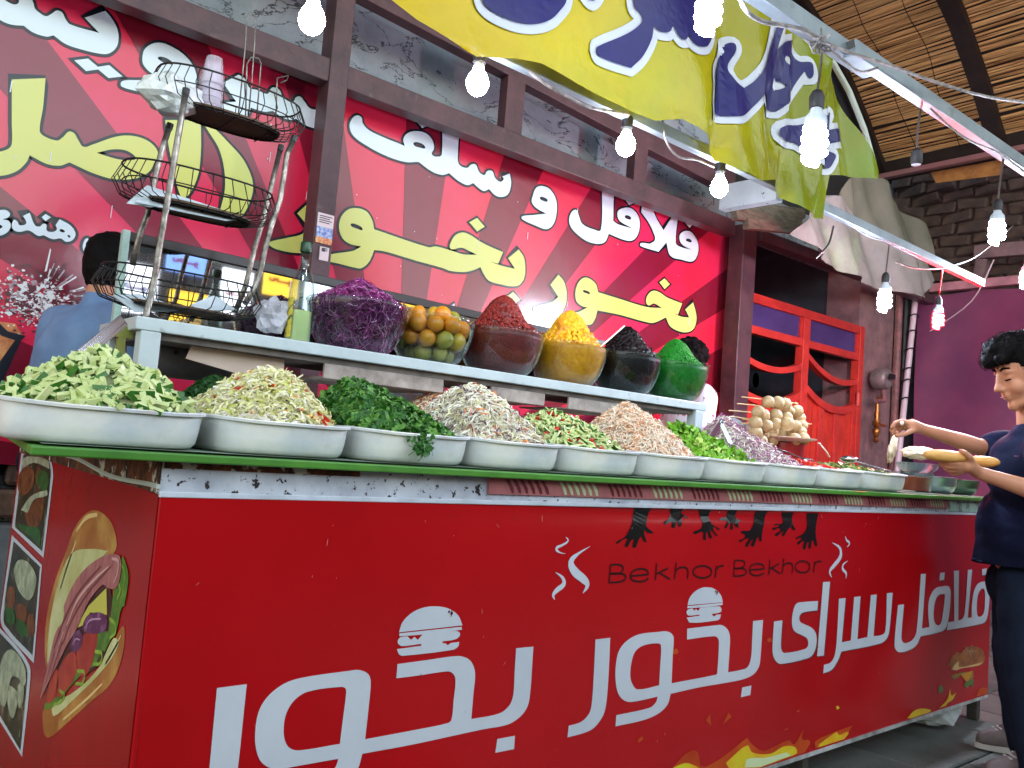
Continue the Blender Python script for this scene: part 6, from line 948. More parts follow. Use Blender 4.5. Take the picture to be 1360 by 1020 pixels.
# back row
heap('back_slaw', Mound(.55, 2.24, .28, .34, ZR, .11, 0, 0, 1.4, .1, 21), [(P_strip(.035, .004, 1.0), 900, 0, dict()), (P_strip(.035, .004, 1.0), 200, 1, dict())], [M_carl, M_car], 'pale orange slaw behind the cucumber heap beside the white shelf leg', 'salad', seed=21)
heap('back_herbs', Mound(.86, 2.27, .30, .34, ZR, .12, -.3, 0, 1.5, .12, 22), [(P_leaf(.009), 2200, 0, dict(tilt=.7, lift=.003)), (P_strip(.03, .0015, .6), 500, 1, dict(tilt=.7, lift=.003))], [mat('dark herb', (34, 84, 28), .55, (22, 60, 20), 30), M_par], 'fine dark green herbs in the shade under the left of the shelf', 'herbs', k=.88, seed=22)
heap('back_carrot_slaw', Mound(1.55, 2.26, .28, .34, ZR, .155, 0, 0, 1.3, .08, 23), [(P_strip(.035, .003, 1.0), 1500, 0, dict()), (P_strip(.035, .003, 1.0), 300, 1, dict())], [M_carl, M_car], 'small cone of orange and white slaw behind the parsley', 'salad', seed=23)
heap('back_purple_slaw', Mound(2.02, 2.24, .29, .34, ZR, .10, 0, 0, 1.4, .08, 24), [(P_strip(.03, .003, 1.0), 1200, 0, dict()), (P_strip(.03, .003, 1.0), 500, 1, dict())], [M_cabw, M_pur], 'finely shredded purple slaw behind the coleslaw under the shelf', 'salad', seed=24)

# sprig hanging over the parsley tray
random.seed(9); mb_ = MB(); sp0 = Vector((1.057, 1.585, 1.122))
def sprig(): return (sp0.x+random.gauss(0, .010), sp0.y-.012+random.gauss(0, .006), sp0.z-random.uniform(-.008, .028)), (0, -1, .3)
place(mb_, P_leaf(.010), 60, sprig, 0, tilt=.7); tag(mb_.build('parsley_sprig', M_par), 'sprig of parsley hanging over the rim of its tray', 'parsley')

# ------------------------------------------------------------------ tongs, spoons, knife
M_ss = mat('stainless steel', (200, 204, 210), .18, metal=1.0); M_ssb = mat('brushed steel', (180, 184, 190), .32, metal=1.0, bump=.05, bscale=80)
def tongs(name, a, b1, b2, label, w_=.016):
    t = thing(name, b1, label, 'tongs'); a = Vector(a); b1 = Vector(b1); b2 = Vector(b2)
    for b in (b1, b2):
        mid = a+(b-a)*.5+(Vector(b)-(b1+b2)/2)*.35; mb2 = MB(); mb2.bar(a, mid, w_, .004, (0, 1, 0)); mb2.bar(mid, b, w_*1.1, .004, (0, 1, 0)); mb2.build('arm', M_ss, t, smooth=True)
    MB().tube([a+Vector((-.008, 0, 0)), a+Vector((0, 0, .008)), a+Vector((.008, 0, 0))], .005, 8).build('spring', M_ss, t, smooth=True)
    return t
tongs('serving_tongs', (2.456, 1.780, 1.268), (2.313, 1.720, 1.140), (2.456, 1.720, 1.127), 'steel serving tongs standing upright in the lettuce', .022)
mb_ = MB(); a = Vector((0.503, 2.000, 1.342)); b = Vector((0.333, 1.800, 1.170)); n_ = (b-a).normalized(); s_ = n_.cross(Vector((0, 1, 0))).normalized()*.006
mb_.bar(a, a+(b-a)*.62, .016, .005, (0, 1, 0)).bar(a+s_*2, a+(b-a)*.95+s_, .008, .004, (0, 1, 0)).bar(a-s_, b-s_*2, .010, .004, (0, 1, 0))
tag(mb_.build('long_tongs', M_ss, bevel=.001), 'long steel tongs leaning from the shelf corner into the cucumber heap', 'tongs')
def spoon(name, a, b, label, m_=None, bowl=.024):
    a = Vector(a); b = Vector(b); d = (b-a).normalized(); mb2 = MB(); mb2.tube([a, a+(b-a)*.5+Vector((0, 0, .004)), b], [.004, .0035, .003], 8); mb2.ball(b+d*bowl, bowl, 14, 8, sc=(1.2, .9, .35)); return tag(mb2.build(name, m_ or M_ss, smooth='all'), label, 'spoon')
spoon('black_spoon', (1.360, 1.900, 1.209), (1.359, 1.800, 1.184), 'dark serving spoon between the parsley and the coleslaw', mat('dark spoon', (52, 50, 54), .3), .02)
spoon('ladle', (4.570, 1.850, 1.079), (3.555, 1.850, 1.185), 'steel ladle lying across the tomato and pickle trays', bowl=.045)
spoon('serving_spoon', (2.844, 1.800, 1.199), (3.222, 1.900, 1.171), 'dark spoon resting in the tomato tray', mat('dark spoon', (52, 50, 54), .3), .03)
spoon('plastic_spoon', (3.521, 1.950, 1.194), (3.432, 1.950, 1.246), 'small white plastic spoon standing in the clear tub', M_cabw, .008)

# ------------------------------------------------------------------ shelf stand
M_shelf = mat('white painted shelf', (184, 196, 198), .4, (164, 176, 180), 4, bump=.08, bscale=30, col3=(150, 158, 160), c3=(.64, .7), s3=24)
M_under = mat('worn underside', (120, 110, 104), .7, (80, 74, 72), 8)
sf = thing('shelf_stand', (1.7, 2.35, TZ), 'long white painted shelf stand that carries the glass bowls above the cart', 'shelf')
SX0, SX1, SY0, SY1, SZ0, SZ1 = .585, 2.93, 2.2, 2.56, 1.345, 1.379
MB().box((SX0, SY0, SZ0), (SX1, SY1, SZ1)).build('shelf_board', M_shelf, sf, bevel=.003)
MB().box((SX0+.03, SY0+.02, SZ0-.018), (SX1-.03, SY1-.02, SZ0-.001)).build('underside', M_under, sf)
for x, y in ((.60, 2.2), (2.86, 2.2), (.60, 2.5), (2.86, 2.5)): MB().box((x, y+.002, TZ-.004), (x+.05, y+.05, SZ0)).build('leg', M_shelf, sf, bevel=.003)
MB().box((.55, 2.27, SZ0-.02), (.60, 2.29, SZ0+.01)).bar((.575, 2.28, SZ0), (.575, 2.28, TZ+.05), .018).build('bracket', mat('olive bracket', (126, 130, 60), .5), sf)
M_beige = mat('beige carton', (206, 184, 170), .7, (186, 164, 150), 3)
mb_ = MB(); q = [(0.748, 2.260, 1.330), (1.015, 2.260, 1.323), (1.017, 2.260, 1.258), (0.931, 2.260, 1.259), (0.736, 2.260, 1.291)]
mb_.add([(a, b, c) for a, b, c in q]+[(a, b+.004, c) for a, b, c in q], [(0,1,2,3,4), (9,8,7,6,5)]+[(i, (i+1) % 5, 5+(i+1) % 5, 5+i) for i in range(5)])
tag(mb_.build('carton_flap', M_beige), 'beige carton sheet tucked under the left half of the shelf', 'carton')
bxx = thing('grey_box', (0.768, 2.400, 1.292), 'grey metal box under the left end of the shelf', 'metal box'); bc = Vector((0.770, 2.420, 1.297))
MB().tube([(bc.x-.07, 2.42, bc.z), (bc.x+.14, 2.42, bc.z)], .055, 20).build('body', mat('grey enamel', (120, 118, 126), .35, (96, 94, 102), 10), bxx, smooth=True)
for dx in (-.03, .1): MB().ball((bc.x+dx, 2.362, bc.z+.015), .006, 8, 6).build('bolt', M_black, bxx)
for k, (x0, x1, l) in enumerate(((1.12, 1.55, 'greyish tray slide under the shelf behind the parsley'), (1.75, 2.0, 'greyish tray slide under the shelf behind the coleslaw'), (2.12, 2.45, 'greyish tray slide under the shelf, right of the black strap'))):
    mb_ = MB(); mb_.box((x0, 2.215, 1.285), (x1, 2.225, 1.326)).box((x0, 2.215, 1.282), (x1, 2.5, 1.288)); tag(mb_.build('slide_rail', mat('grimy rail', (170, 158, 150), .55, (120, 108, 100), 12), bevel=.002), l, 'rail')

# ------------------------------------------------------------------ glass bowls
M_glass = clear_mat('clear glass')
def bowl_prof(r, h, t=.0035):
    out = []; n = 12
    for i in range(n+1):
        a = i/n*math.pi/2; out.append((r*(.45+.55*math.sin(a)**.9), h*(1-math.cos(a)**1.25)))
    o2 = [(0, 0)]+[(p[0]*1, p[1]) for p in out]
    inner = [(p[0]-t, p[1]+t*(1-i/n)) for i, p in enumerate(out)][::-1]
    rim = [(r+.004, h+.001), (r+.004, h+.005), (r-t-.001, h+.005)]
    return o2+rim+inner+[(0, t)], out
bc_ = [('cabbage', 475, .163, 'first big glass bowl, full of purple cabbage'), ('citrus', 575, .148, 'glass bowl full of oranges and limes'), ('red', 667, .160, 'glass bowl of dark red relish'), ('yellow', 755, .158, 'glass bowl of yellow relish'), ('black', 831, .152, 'glass bowl of black relish'), ('green', 896, .15, 'last glass bowl, full of bright green relish')]
bx_ = dict(cabbage=(1.293, 2.360, 1.505), citrus=(1.582, 2.360, 1.526), red=(1.891, 2.360, 1.533), yellow=(2.233, 2.360, 1.553), black=(2.547, 2.340, 1.550), green=(2.844, 2.320, 1.539))
SH = .160; BZ = SZ1+.001
for key, _, r, l in bc_:
    pr, _o = bowl_prof(r, SH); o = MB().lathe(pr, 48).build('glass_bowl', M_glass, smooth='all'); o.location = (bx_[key][0], bx_[key][1], BZ); tag(o, l, 'bowl', 'glass bowls on the shelf')
def inner_r(r, h, z):
    pr, out = bowl_prof(r, h)
    for (a, za), (b, zb) in zip(out[:-1], out[1:]):
        if za <= z <= zb: return a+(b-a)*(z-za)/max(zb-za, 1e-6)-.007
    return r-.007
def relish(key, r, top, m_, label, cat, rough=1.0, shoulder=.80, seed=0, crumb=None):
    cx0, cy0 = bx_[key][0], bx_[key][1]; n = 110; prof = []
    for i in range(9): z = .008+(SH-.006-.008)*i/8; prof.append((inner_r(r, SH, z), z))
    rr = r-.010
    for i in range(1, 46):
        t = i/45; prof.append((rr*.90*(1-t**1.05)**.70*(1-.17*math.sin(math.pi*min(1, t*1.1))), SH-.004+(top-SH)*t))
    vs = []; fs = []
    for i, (a, z) in enumerate(prof):
        for j in range(n):
            th = 2*math.pi*j/n; p = Vector((a*math.cos(th), a*math.sin(th), z)); q = p*38+Vector((seed, 0, 0)); q2 = p*110; q3 = p*14+Vector((seed, 3, 0))
            k = 0 if i < 8 else min(1., (i-7)/6)
            d = (noise.noise(q)*.011+noise.noise(q2)*.006+noise.noise(q3)*.012)*k*rough
            nn = Vector((math.cos(th)*.75, math.sin(th)*.75, .66)); p = p+nn*d
            if i == len(prof)-1: p = Vector((0, 0, z+.002))
            vs.append((cx0+p.x, cy0+p.y, BZ+p.z))
    for i in range(len(prof)-1):
        for j in range(n): fs.append((i*n+j, i*n+(j+1) % n, (i+1)*n+(j+1) % n, (i+1)*n+j))
    fs.append(tuple(range(n))[::-1]); mb2 = MB().add(vs, fs)
    if crumb:
        random.seed(seed)
        def sm():
            t = random.random()**.8; a = rr*.90*(1-t**1.05)**.70*(1-.17*math.sin(math.pi*min(1, t*1.1))); th = random.uniform(0, 6.283); return (cx0+a*math.cos(th), cy0+a*math.sin(th), BZ+SH-.004+(top-SH)*t), (math.cos(th), math.sin(th), .7)
        place(mb2, crumb[0], crumb[1], sm, 1, sc=(.5, 1.2), tilt=.6, lift=.002)
    o = mb2.build('relish', [m_, crumb[2]] if crumb else m_, smooth='all'); return tag(o, label, cat, kind='stuff')
M_rr = mat('red relish', (122, 24, 20), .45, (86, 14, 12), 60, bump=.6, bscale=160, bdist=.004, spec=.6); M_rrl = mat('red relish light', (140, 38, 30), .45)
M_yr = mat('yellow relish', (236, 160, 16), .45, (212, 128, 10), 50, bump=.6, bscale=140, bdist=.004, spec=.6); M_yrl = mat('yellow relish light', (250, 190, 40), .4)
M_br = mat('black relish', (12, 6, 9), .35, (24, 10, 14), 60, bump=.7, bscale=150, bdist=.004, spec=.35)
M_gr = mat('green relish', (14, 128, 20), .45, (8, 92, 14), 60, bump=.6, bscale=180, bdist=.004, spec=.5); M_grl = mat('green relish light', (26, 134, 26), .45)
relish('red', .160, .300, M_rr, 'dark red relish heaped into a cone in its glass bowl', 'relish', 1.0, seed=1, crumb=(P_chunk(.0085), 2600, M_rrl))
relish('yellow', .158, .298, M_yr, 'bright yellow relish heaped into a lumpy cone', 'relish', 1.5, seed=2, crumb=(P_chunk(.012), 1500, M_yrl))
relish('black', .152, .280, M_br, 'black olive relish heaped into a glossy mound', 'relish', 1.3, seed=3, crumb=(P_chunk(.015), 1100, M_br))
relish('green', .15, .275, M_gr, 'vivid green relish heaped into a cone in the last bowl', 'relish', .8, seed=4, crumb=(P_chunk(.0065), 2600, M_grl))
# purple cabbage
random.seed(31); cxp, cyp = bx_['cabbage'][0], bx_['cabbage'][1]; mb_ = MB(); r = .163
pr = [(0.001, .006)]+[(inner_r(r, SH, z)-.012, z) for z in np.linspace(.008, SH, 8)]+[(r*.8, SH+.01), (r*.55, SH+.03), (r*.3, SH+.05), (0.001, SH+.06)]
mb_.lathe(pr, 28, (cxp, cyp, BZ), 1)
def cabs():
    if random.random() < .5:
        z = random.uniform(.012, SH); a = inner_r(r, SH, z)-.008; th = random.uniform(0, 6.283); return (cxp+a*math.cos(th), cyp+a*math.sin(th), BZ+z), (math.cos(th), math.sin(th), 0)
    t = random.random()**.8; a = (r-.02)*(1-t)**.8; th = random.uniform(0, 6.283); return (cxp+a*math.cos(th), cyp+a*math.sin(th), BZ+SH+.07*t), (math.cos(th)*.6, math.sin(th)*.6, .8)
place(mb_, P_strip(.045, .0026, 1.1), 2900, cabs, 0, tilt=.12); place(mb_, P_strip(.045, .003, 1.1), 1500, cabs, 1, tilt=.12); place(mb_, P_strip(.04, .0018, 1.1), 900, cabs, 2, tilt=.12)
def cabt():
    t = random.random()**.7; a = (r-.03)*(1-t)**.9; th = random.uniform(0, 6.283); return (cxp+a*math.cos(th), cyp+a*math.sin(th), BZ+SH+.075*t), (math.cos(th)*.6, math.sin(th)*.6, .8)
place(mb_, P_strip(.05, .0032, 1.5), 700, cabt, 0, tilt=.6, lift=.004)
tag(mb_.build('purple_cabbage', [M_pur, M_purd, M_purw]), 'shredded purple cabbage filling the first glass bowl', 'cabbage', kind='stuff')
# citrus fruit, each its own object
M_or = mat('orange peel', (226, 128, 20), .35, (206, 140, 30), 18, bump=.35, bscale=260, bdist=.002, spec=.6); M_yo = mat('yellow green peel', (214, 158, 36), .35, (168, 144, 40), 20, bump=.35, bscale=260, bdist=.002, spec=.6); M_gc = mat('green peel', (126, 124, 44), .35, (168, 150, 50), 18, bump=.35, bscale=260, bdist=.002, spec=.6)
fm = []
for m_ in (M_or, M_yo, M_gc):
    mb2 = MB(); mb2.ball((0, 0, 0), .031, 22, 14, sc=(1, 1, .93)); o = mb2.build('citrus_fruit', m_, smooth='all'); fm.append(o.data); bpy.data.objects.remove(o)
cxo, cyo = bx_['citrus'][0], bx_['citrus'][1]; random.seed(6); spots_ = []
for z, rad, n_ in ((.038, .058, 6), (.038, .0, 1), (.085, .098, 10), (.088, .04, 4), (.132, .108, 11), (.130, .052, 5), (.170, .07, 5), (.176, .01, 1)):
    ph = random.uniform(0, 6)
    for k in range(n_): a = ph+2*math.pi*k/n_; spots_.append((rad*math.cos(a), rad*math.sin(a), z+random.uniform(-.004, .004)))
names3 = ('ripe orange citrus fruit in the glass bowl between the purple cabbage and the red relish', 'yellowish green citrus fruit among the oranges in the glass bowl', 'dull green citrus fruit among the oranges in the glass bowl')
for s_ in spots_:
    k = random.choice((0, 0, 1, 2, 2)); o = bpy.data.objects.new('citrus_fruit', fm[k]); C.objects.link(o); o.location = (cxo+s_[0], cyo+s_[1], BZ+s_[2]); o.rotation_euler = (random.uniform(0, 3), random.uniform(0, 3), 0)
    q = random.uniform(.9, 1.03); o.scale = (q, q, q*random.uniform(.94, 1.03)); tag(o, names3[k], 'citrus fruit', ('oranges in the bowl', 'yellow green fruit in the bowl', 'green fruit in the bowl')[k])
tag(MB().tube([(2.300, 2.250, 1.540), (2.483, 2.300, 1.655)], .0035, 8).build('white_stick', M_cabw, smooth=True), 'thin white stick leaning in the black relish', 'stick')

# ------------------------------------------------------------------ bottle and bag on the shelf
bt = Vector((1.066, 2.300, 1.404)); bt.z = BZ
bo = thing('lemon_juice_bottle', bt, 'clear glass bottle half full of pale lemon juice with a dark green cap', 'bottle')
bp = [(0, .002), (.034, .002), (.037, .008), (.037, .165), (.034, .185), (.022, .215), (.0145, .24), (.0135, .275), (.0155, .277), (.0155, .285), (.012, .285), (.0115, .24), (.020, .212), (.031, .184), (.0345, .165), (.0345, .01), (0, .008)]
MB().lathe(bp, 32).build('glass', M_glass, bo, smooth='all', local=True)
MB().lathe([(0, .0085), (.0338, .0085), (.0338, .098), (0, .098)], 28).build('juice', mat('lemon juice', (214, 222, 150), .3, (204, 214, 138), 8), bo, smooth=True, local=True)
MB().lathe([(0, .277), (.0165, .277), (.0175, .281), (.0175, .305), (.015, .308), (0, .308)], 24).build('cap', mat('dark green cap', (14, 58, 36), .35), bo, smooth=True, local=True)
lb = MB(); n_ = 12; vs = []
for i in range(n_+1):
    a = math.radians(150+i*62/n_); vs += [(.0376*math.cos(a), .0376*math.sin(a), .015), (.0376*math.cos(a), .0376*math.sin(a), .135)]
lb.add(vs, [(2*i, 2*i+2, 2*i+3, 2*i+1) for i in range(n_)]).build('label', mat('bottle label', (40, 80, 50), .5, (200, 180, 60), 60, (.4, .5)), bo, local=True)
M_poly = clear_mat('thin plastic bag', (244, 244, 248), .12, .38, (232, 232, 240), 1.5, .9, 45)
crumple('plastic_bag', Vector((0.991, 2.330, 1.453)), .052, M_poly, 'crumpled clear plastic bag beside the juice bottle', 'bag', (.9, .8, 1.0), 4, .5)
crumple('plastic_bag', Vector((2.988, 2.120, 1.252)), .085, M_poly, 'clear plastic bag behind the lettuce and tongs', 'bag', (1.2, .9, .8), 8, .5)

# ------------------------------------------------------------------ mirror behind the bowls
mr = thing('mirror', (1.9, 2.66, 1.45), 'long mirror in a dark frame behind the glass bowls, reflecting bulbs and signs', 'mirror')
MB().add([(.66, 2.665, 1.40), (3.12, 2.665, 1.40), (3.12, 2.665, 1.622), (.66, 2.665, 1.66)], [(0, 1, 2, 3)]).build('pane', mat('mirror glass', (210, 214, 214), .03, metal=1.0), mr)
MB().add([(.66, 2.67, 1.39), (3.12, 2.67, 1.39), (3.12, 2.67, 1.62), (.66, 2.67, 1.66), (.66, 2.69, 1.39), (3.12, 2.69, 1.39), (3.12, 2.69, 1.62), (.66, 2.69, 1.66)], [(0,1,2,3), (7,6,5,4), (0,4,5,1), (1,5,6,2), (2,6,7,3), (3,7,4,0)]).build('backing', mat('brown backing', (66, 52, 50), .7, (48, 38, 38), 6), mr)
MB().bar((.64, 2.66, 1.668), (3.14, 2.66, 1.628), .012, .03).build('top_frame', mat('dark frame', (34, 26, 26), .4), mr, bevel=.002)
MB().bar((.648, 2.655, 1.06), (.648, 2.655, 1.682), .02, .03, up=(0, 1, 0)).build('side_frame', mat('mint frame', (176, 204, 196), .4, (140, 170, 160), 12), mr, bevel=.002)

# ------------------------------------------------------------------ three tier wire rack
M_wrack = mat('dark wire', (34, 32, 30), .4, metal=.6); M_leg = mat('worn steel leg', (150, 144, 136), .35, (70, 64, 58), 24, metal=.7, bump=.2, bscale=90)
M_card = mat('brown board', (92, 70, 52), .8, (66, 50, 38), 8, bump=.2)
rk_c = [Vector((0.735, 2.360, 1.439)), Vector((0.755, 2.360, 1.723)), Vector((0.814, 2.360, 2.006))]
RX, RY = .205, .10
rack = thing('wire_rack', (rk_c[0].x, 2.36, BZ), 'three tier wire basket rack with curved steel legs at the left end of the shelf', 'rack')
def oval(c, rx, ry, z, n=44):
    out = []
    for k in range(n):
        t = 2*math.pi*k/n; ct, st2 = math.cos(t), math.sin(t); q = 2.6; out.append(Vector((c.x+rx*math.copysign(abs(ct)**(2/q), ct), 2.36+ry*math.copysign(abs(st2)**(2/q), st2), z)))
    return out
tier_z = [c.z-.01 for c in rk_c]
for ti, c in enumerate(rk_c):
    z = tier_z[ti]; H = .092
    MB().tube(oval(c, RX, RY, z+H), .0028, 6, closed=True).build('top_ring', M_wrack, rack, smooth='all')
    MB().tube(oval(c, RX*.98, RY*.95, z+H*.5), .0018, 5, closed=True).build('middle_ring', M_wrack, rack, smooth='all')
    MB().tube(oval(c, RX*.72, RY*.72, z-.004), .0025, 6, closed=True).build('base_ring', M_wrack, rack, smooth='all')
    A = oval(c, RX, RY, z+H, 36); B = oval(c, RX*1.10, RY*1.14, z+H*.5, 36); D = oval(c, RX*1.0, RY*1.0, z+.01, 36); E_ = oval(c, RX*.72, RY*.72, z-.006, 36); F_ = oval(c, RX*.60, RY*.60, z-.004, 36)
    for k in range(36):
        MB().tube([A[k], (A[k]*.4+B[k]*.6), B[k], D[k], E_[k], F_[k]], .0016, 4).build('wire', M_wrack, rack, smooth='all')
    o_ = oval(c, RX*.74, RY*.78, 0, 40); vs = [(p.x, p.y, z) for p in o_]+[(p.x, p.y, z+.006) for p in o_]; n = len(o_)
    MB().add(vs, [tuple(range(n))[::-1], tuple(range(n, 2*n))]+[(i, (i+1) % n, n+(i+1) % n, n+i) for i in range(n)]).build('base_board', M_card, rack)
    for sx_ in (-.55, 0, .55):
        MB().tube([(c.x+sx_*RX, 2.36-RY*.78, z-.004), (c.x+sx_*RX, 2.36+RY*.78, z-.004)], .0022, 5).build('cross_wire', M_wrack, rack)
def leg(pts): MB().tube([Vector(p) for p in pts], .0085, 8).build('leg', M_leg, rack, smooth='all'); q = Vector(pts[-1]); d = (q-Vector(pts[-2])).normalized(); MB().tube([q, q+d*.018], .010, 8).build('leg_cap', M_black, rack)
fy = 2.245
leg([(0.613, 2.220, 1.332), (0.614, 2.235, 1.374), (0.626, 2.250, 1.427), (0.631, 2.250, 1.487), (0.635, 2.250, 1.589), (0.641, 2.250, 1.691), (0.646, 2.250, 1.805), (0.652, 2.250, 1.920), (0.656, 2.250, 1.992)])
leg([(0.896, 2.300, 1.470), (0.918, 2.300, 1.516), (0.931, 2.300, 1.562), (0.939, 2.300, 1.642), (0.950, 2.300, 1.712), (0.969, 2.300, 1.795), (0.973, 2.300, 1.865), (0.976, 2.300, 1.934), (0.990, 2.300, 1.978)])
leg([(0.625, 2.450, 1.547), (0.635, 2.450, 1.639), (0.649, 2.450, 1.697), (0.658, 2.450, 1.809), (0.669, 2.450, 1.900), (0.679, 2.450, 1.955)])
leg([(0.935, 2.470, 1.465), (0.959, 2.470, 1.552), (0.975, 2.470, 1.673), (0.993, 2.470, 1.773), (1.010, 2.470, 1.898), (1.024, 2.470, 2.000)])
for px, mm in ((0, 0),):
    a = [(0.849, 2.380, 2.018), (0.848, 2.380, 2.248), (0.843, 2.380, 2.335), (0.853, 2.380, 2.353), (0.870, 2.380, 2.342), (0.875, 2.380, 2.259), (0.880, 2.380, 2.033)]
    MB().tube([Vector(p) for p in a], .0022, 5).build('handle', M_leg, rack, smooth='all')
    a = [(0.864, 2.360, 2.018), (0.851, 2.360, 2.185), (0.860, 2.360, 2.209), (0.883, 2.360, 2.215), (0.893, 2.360, 2.203), (0.897, 2.360, 2.017)]
    MB().tube([Vector(p) for p in a], .0022, 5).build('handle', M_leg, rack, smooth='all')
    a = [(0.950, 2.340, 2.005), (0.938, 2.340, 2.167), (0.972, 2.340, 2.188), (0.969, 2.340, 2.173), (0.951, 2.340, 2.157)]
    MB().tube([Vector(p) for p in a], .0022, 5).build('hook', M_leg, rack, smooth='all')
# what the rack holds
cu = Vector((0.757, 2.360, 2.039)); cup = thing('plastic_cups', (cu.x, 2.36, tier_z[2]+.008), 'stack of clear plastic cups standing upside down in the top basket', 'cups')
for k in range(5):
    z0 = k*.020; MB().lathe([(.034, z0), (.0345, z0+.003), (.0225, z0+.082), (.0215, z0+.084), (0, z0+.084)], 22).build('cup', clear_mat('cup plastic', (244, 240, 246), .06, .3, (236, 230, 240), 1.5), cup, smooth='all', local=True)
crumple('bread_bag', Vector((0.648, 2.360, 2.021)), .066, mat('cloudy plastic', (226, 228, 226), .3, (196, 202, 200), 8, bump=.6, bscale=40), 'cloudy plastic bag stuffed in the left of the top basket', 'bag', (1.25, 1.0, .85), 12, .22)
def sheet(px, label, m_, th=.003):
    q = [Vector(p) for p in px]; n_ = (q[1]-q[0]).cross(q[2]-q[0]).normalized()*th; n = len(q)
    return tag(MB().add([tuple(a) for a in q]+[tuple(a+n_) for a in q], [tuple(range(n)), tuple(range(n, 2*n))[::-1]]+[(i, (i+1) % n, n+(i+1) % n, n+i) for i in range(n)]).build('napkin', m_), label, 'napkin')
M_nap = mat('pale paper', (196, 206, 212), .7, (176, 186, 192), 8)
sheet([(0.627, 2.400, 1.766), (0.896, 2.340, 1.728), (0.817, 2.300, 1.697), (0.576, 2.300, 1.688)], 'blue grey napkins fanned out in the middle basket', M_nap)
sheet([(0.560, 2.320, 1.683), (0.611, 2.340, 1.750), (0.735, 2.380, 1.739), (0.615, 2.300, 1.683)], 'folded napkin standing at the left of the middle basket', M_nap)
sheet([(0.548, 2.300, 1.433), (0.622, 2.340, 1.454), (0.767, 2.380, 1.437), (0.607, 2.300, 1.400)], 'napkin lying at the left of the bottom basket', M_nap)
sheet([(0.750, 2.320, 1.444), (0.829, 2.360, 1.490), (0.899, 2.360, 1.458), (0.782, 2.300, 1.433)], 'napkin folded up at the right of the bottom basket', M_nap)

# ------------------------------------------------------------------ falafel balls on skewers
fp = Vector((3.265, 2.050, 1.251))
pot = MB().lathe([(0, 0), (.085, 0), (.09, .01), (.09, fp.z-TZ-.012), (.08, fp.z-TZ-.01), (0, fp.z-TZ-.01)], 28).build('red_pot', mat('red enamel', (150, 30, 34), .3), smooth=True); pot.location = (fp.x+.03, 2.05, TZ); tag(pot, 'dark red pot that holds up the plate of skewered balls', 'pot')
pl = MB().lathe([(0, 0), (.09, 0), (.155, .014), (.157, .018), (.09, .006), (0, .006)], 36).build('plate', M_cabw, smooth=True); pl.location = (fp.x, 2.05, fp.z-.006); tag(pl, 'white plate under the skewered balls', 'plate')
M_ball = mat('boiled dough ball', (200, 174, 132), .5, (168, 138, 96), 26, bump=.3, bscale=120, bdist=.003, col3=(128, 92, 58), c3=(.60, .72), s3=40)
mb2 = MB(); mb2.ball((0, 0, 0), .0275, 24, 16); mb2.v = [tuple(Vector(v)*(1+.05*noise.noise(Vector(v)*45)+.03*noise.noise(Vector(v)*110))) for v in mb2.v]; tmp = mb2.build('x', M_ball, smooth='all'); ballm = tmp.data; ballm.name = 'dough_ball'; bpy.data.objects.remove(tmp)
M_wood = mat('skewer wood', (214, 184, 130), .6)
spots = [(2.986, 1.980, 1.349), (3.115, 2.020, 1.405), (3.292, 2.050, 1.411), (3.442, 2.080, 1.394), (2.968, 1.980, 1.303), (3.081, 2.020, 1.343), (3.225, 2.050, 1.355), (3.148, 2.080, 1.295), (3.046, 1.980, 1.297), (3.181, 2.020, 1.316), (3.309, 2.050, 1.352), (3.471, 2.080, 1.362), (2.972, 1.980, 1.263), (3.083, 2.020, 1.263), (3.196, 2.050, 1.283), (3.315, 2.080, 1.287), (3.211, 1.980, 1.319), (3.337, 2.020, 1.318), (3.437, 2.050, 1.325), (3.366, 2.080, 1.270), (3.271, 1.980, 1.255), (3.383, 2.020, 1.294), (3.237, 2.050, 1.413), (3.373, 2.080, 1.388), (3.013, 1.980, 1.231), (3.159, 2.020, 1.245), (3.365, 2.050, 1.282), (3.325, 2.080, 1.247), (3.343, 1.980, 1.263)]
random.seed(3)
for k, q in enumerate(spots):
    o = bpy.data.objects.new('dough_ball', ballm); C.objects.link(o); o.location = q; o.rotation_euler = (random.uniform(0, 3), random.uniform(0, 3), 0); w_ = random.uniform(.98, 1.14); o.scale = (w_, w_, w_*random.uniform(.93, 1))
    tag(o, 'pale round dough ball in the skewered pile on the white plate', 'dough ball', 'skewered dough balls')
for k, (a, b) in enumerate(((((2.837, 2.020, 1.344)), ((3.394, 2.080, 1.369))), (((2.892, 2.020, 1.377)), ((3.422, 2.080, 1.403))), (((2.920, 2.020, 1.408)), ((3.452, 2.080, 1.430))), (((2.827, 2.000, 1.319)), ((3.466, 2.060, 1.327))), (((2.905, 2.000, 1.316)), ((3.507, 2.060, 1.309))), (((2.882, 1.990, 1.296)), ((3.543, 2.060, 1.343))))):
    tag(MB().tube([a, b], .0022, 6).build('skewer', M_wood), 'thin wooden skewer sticking out of the pile of dough balls', 'skewer', 'wooden skewers')

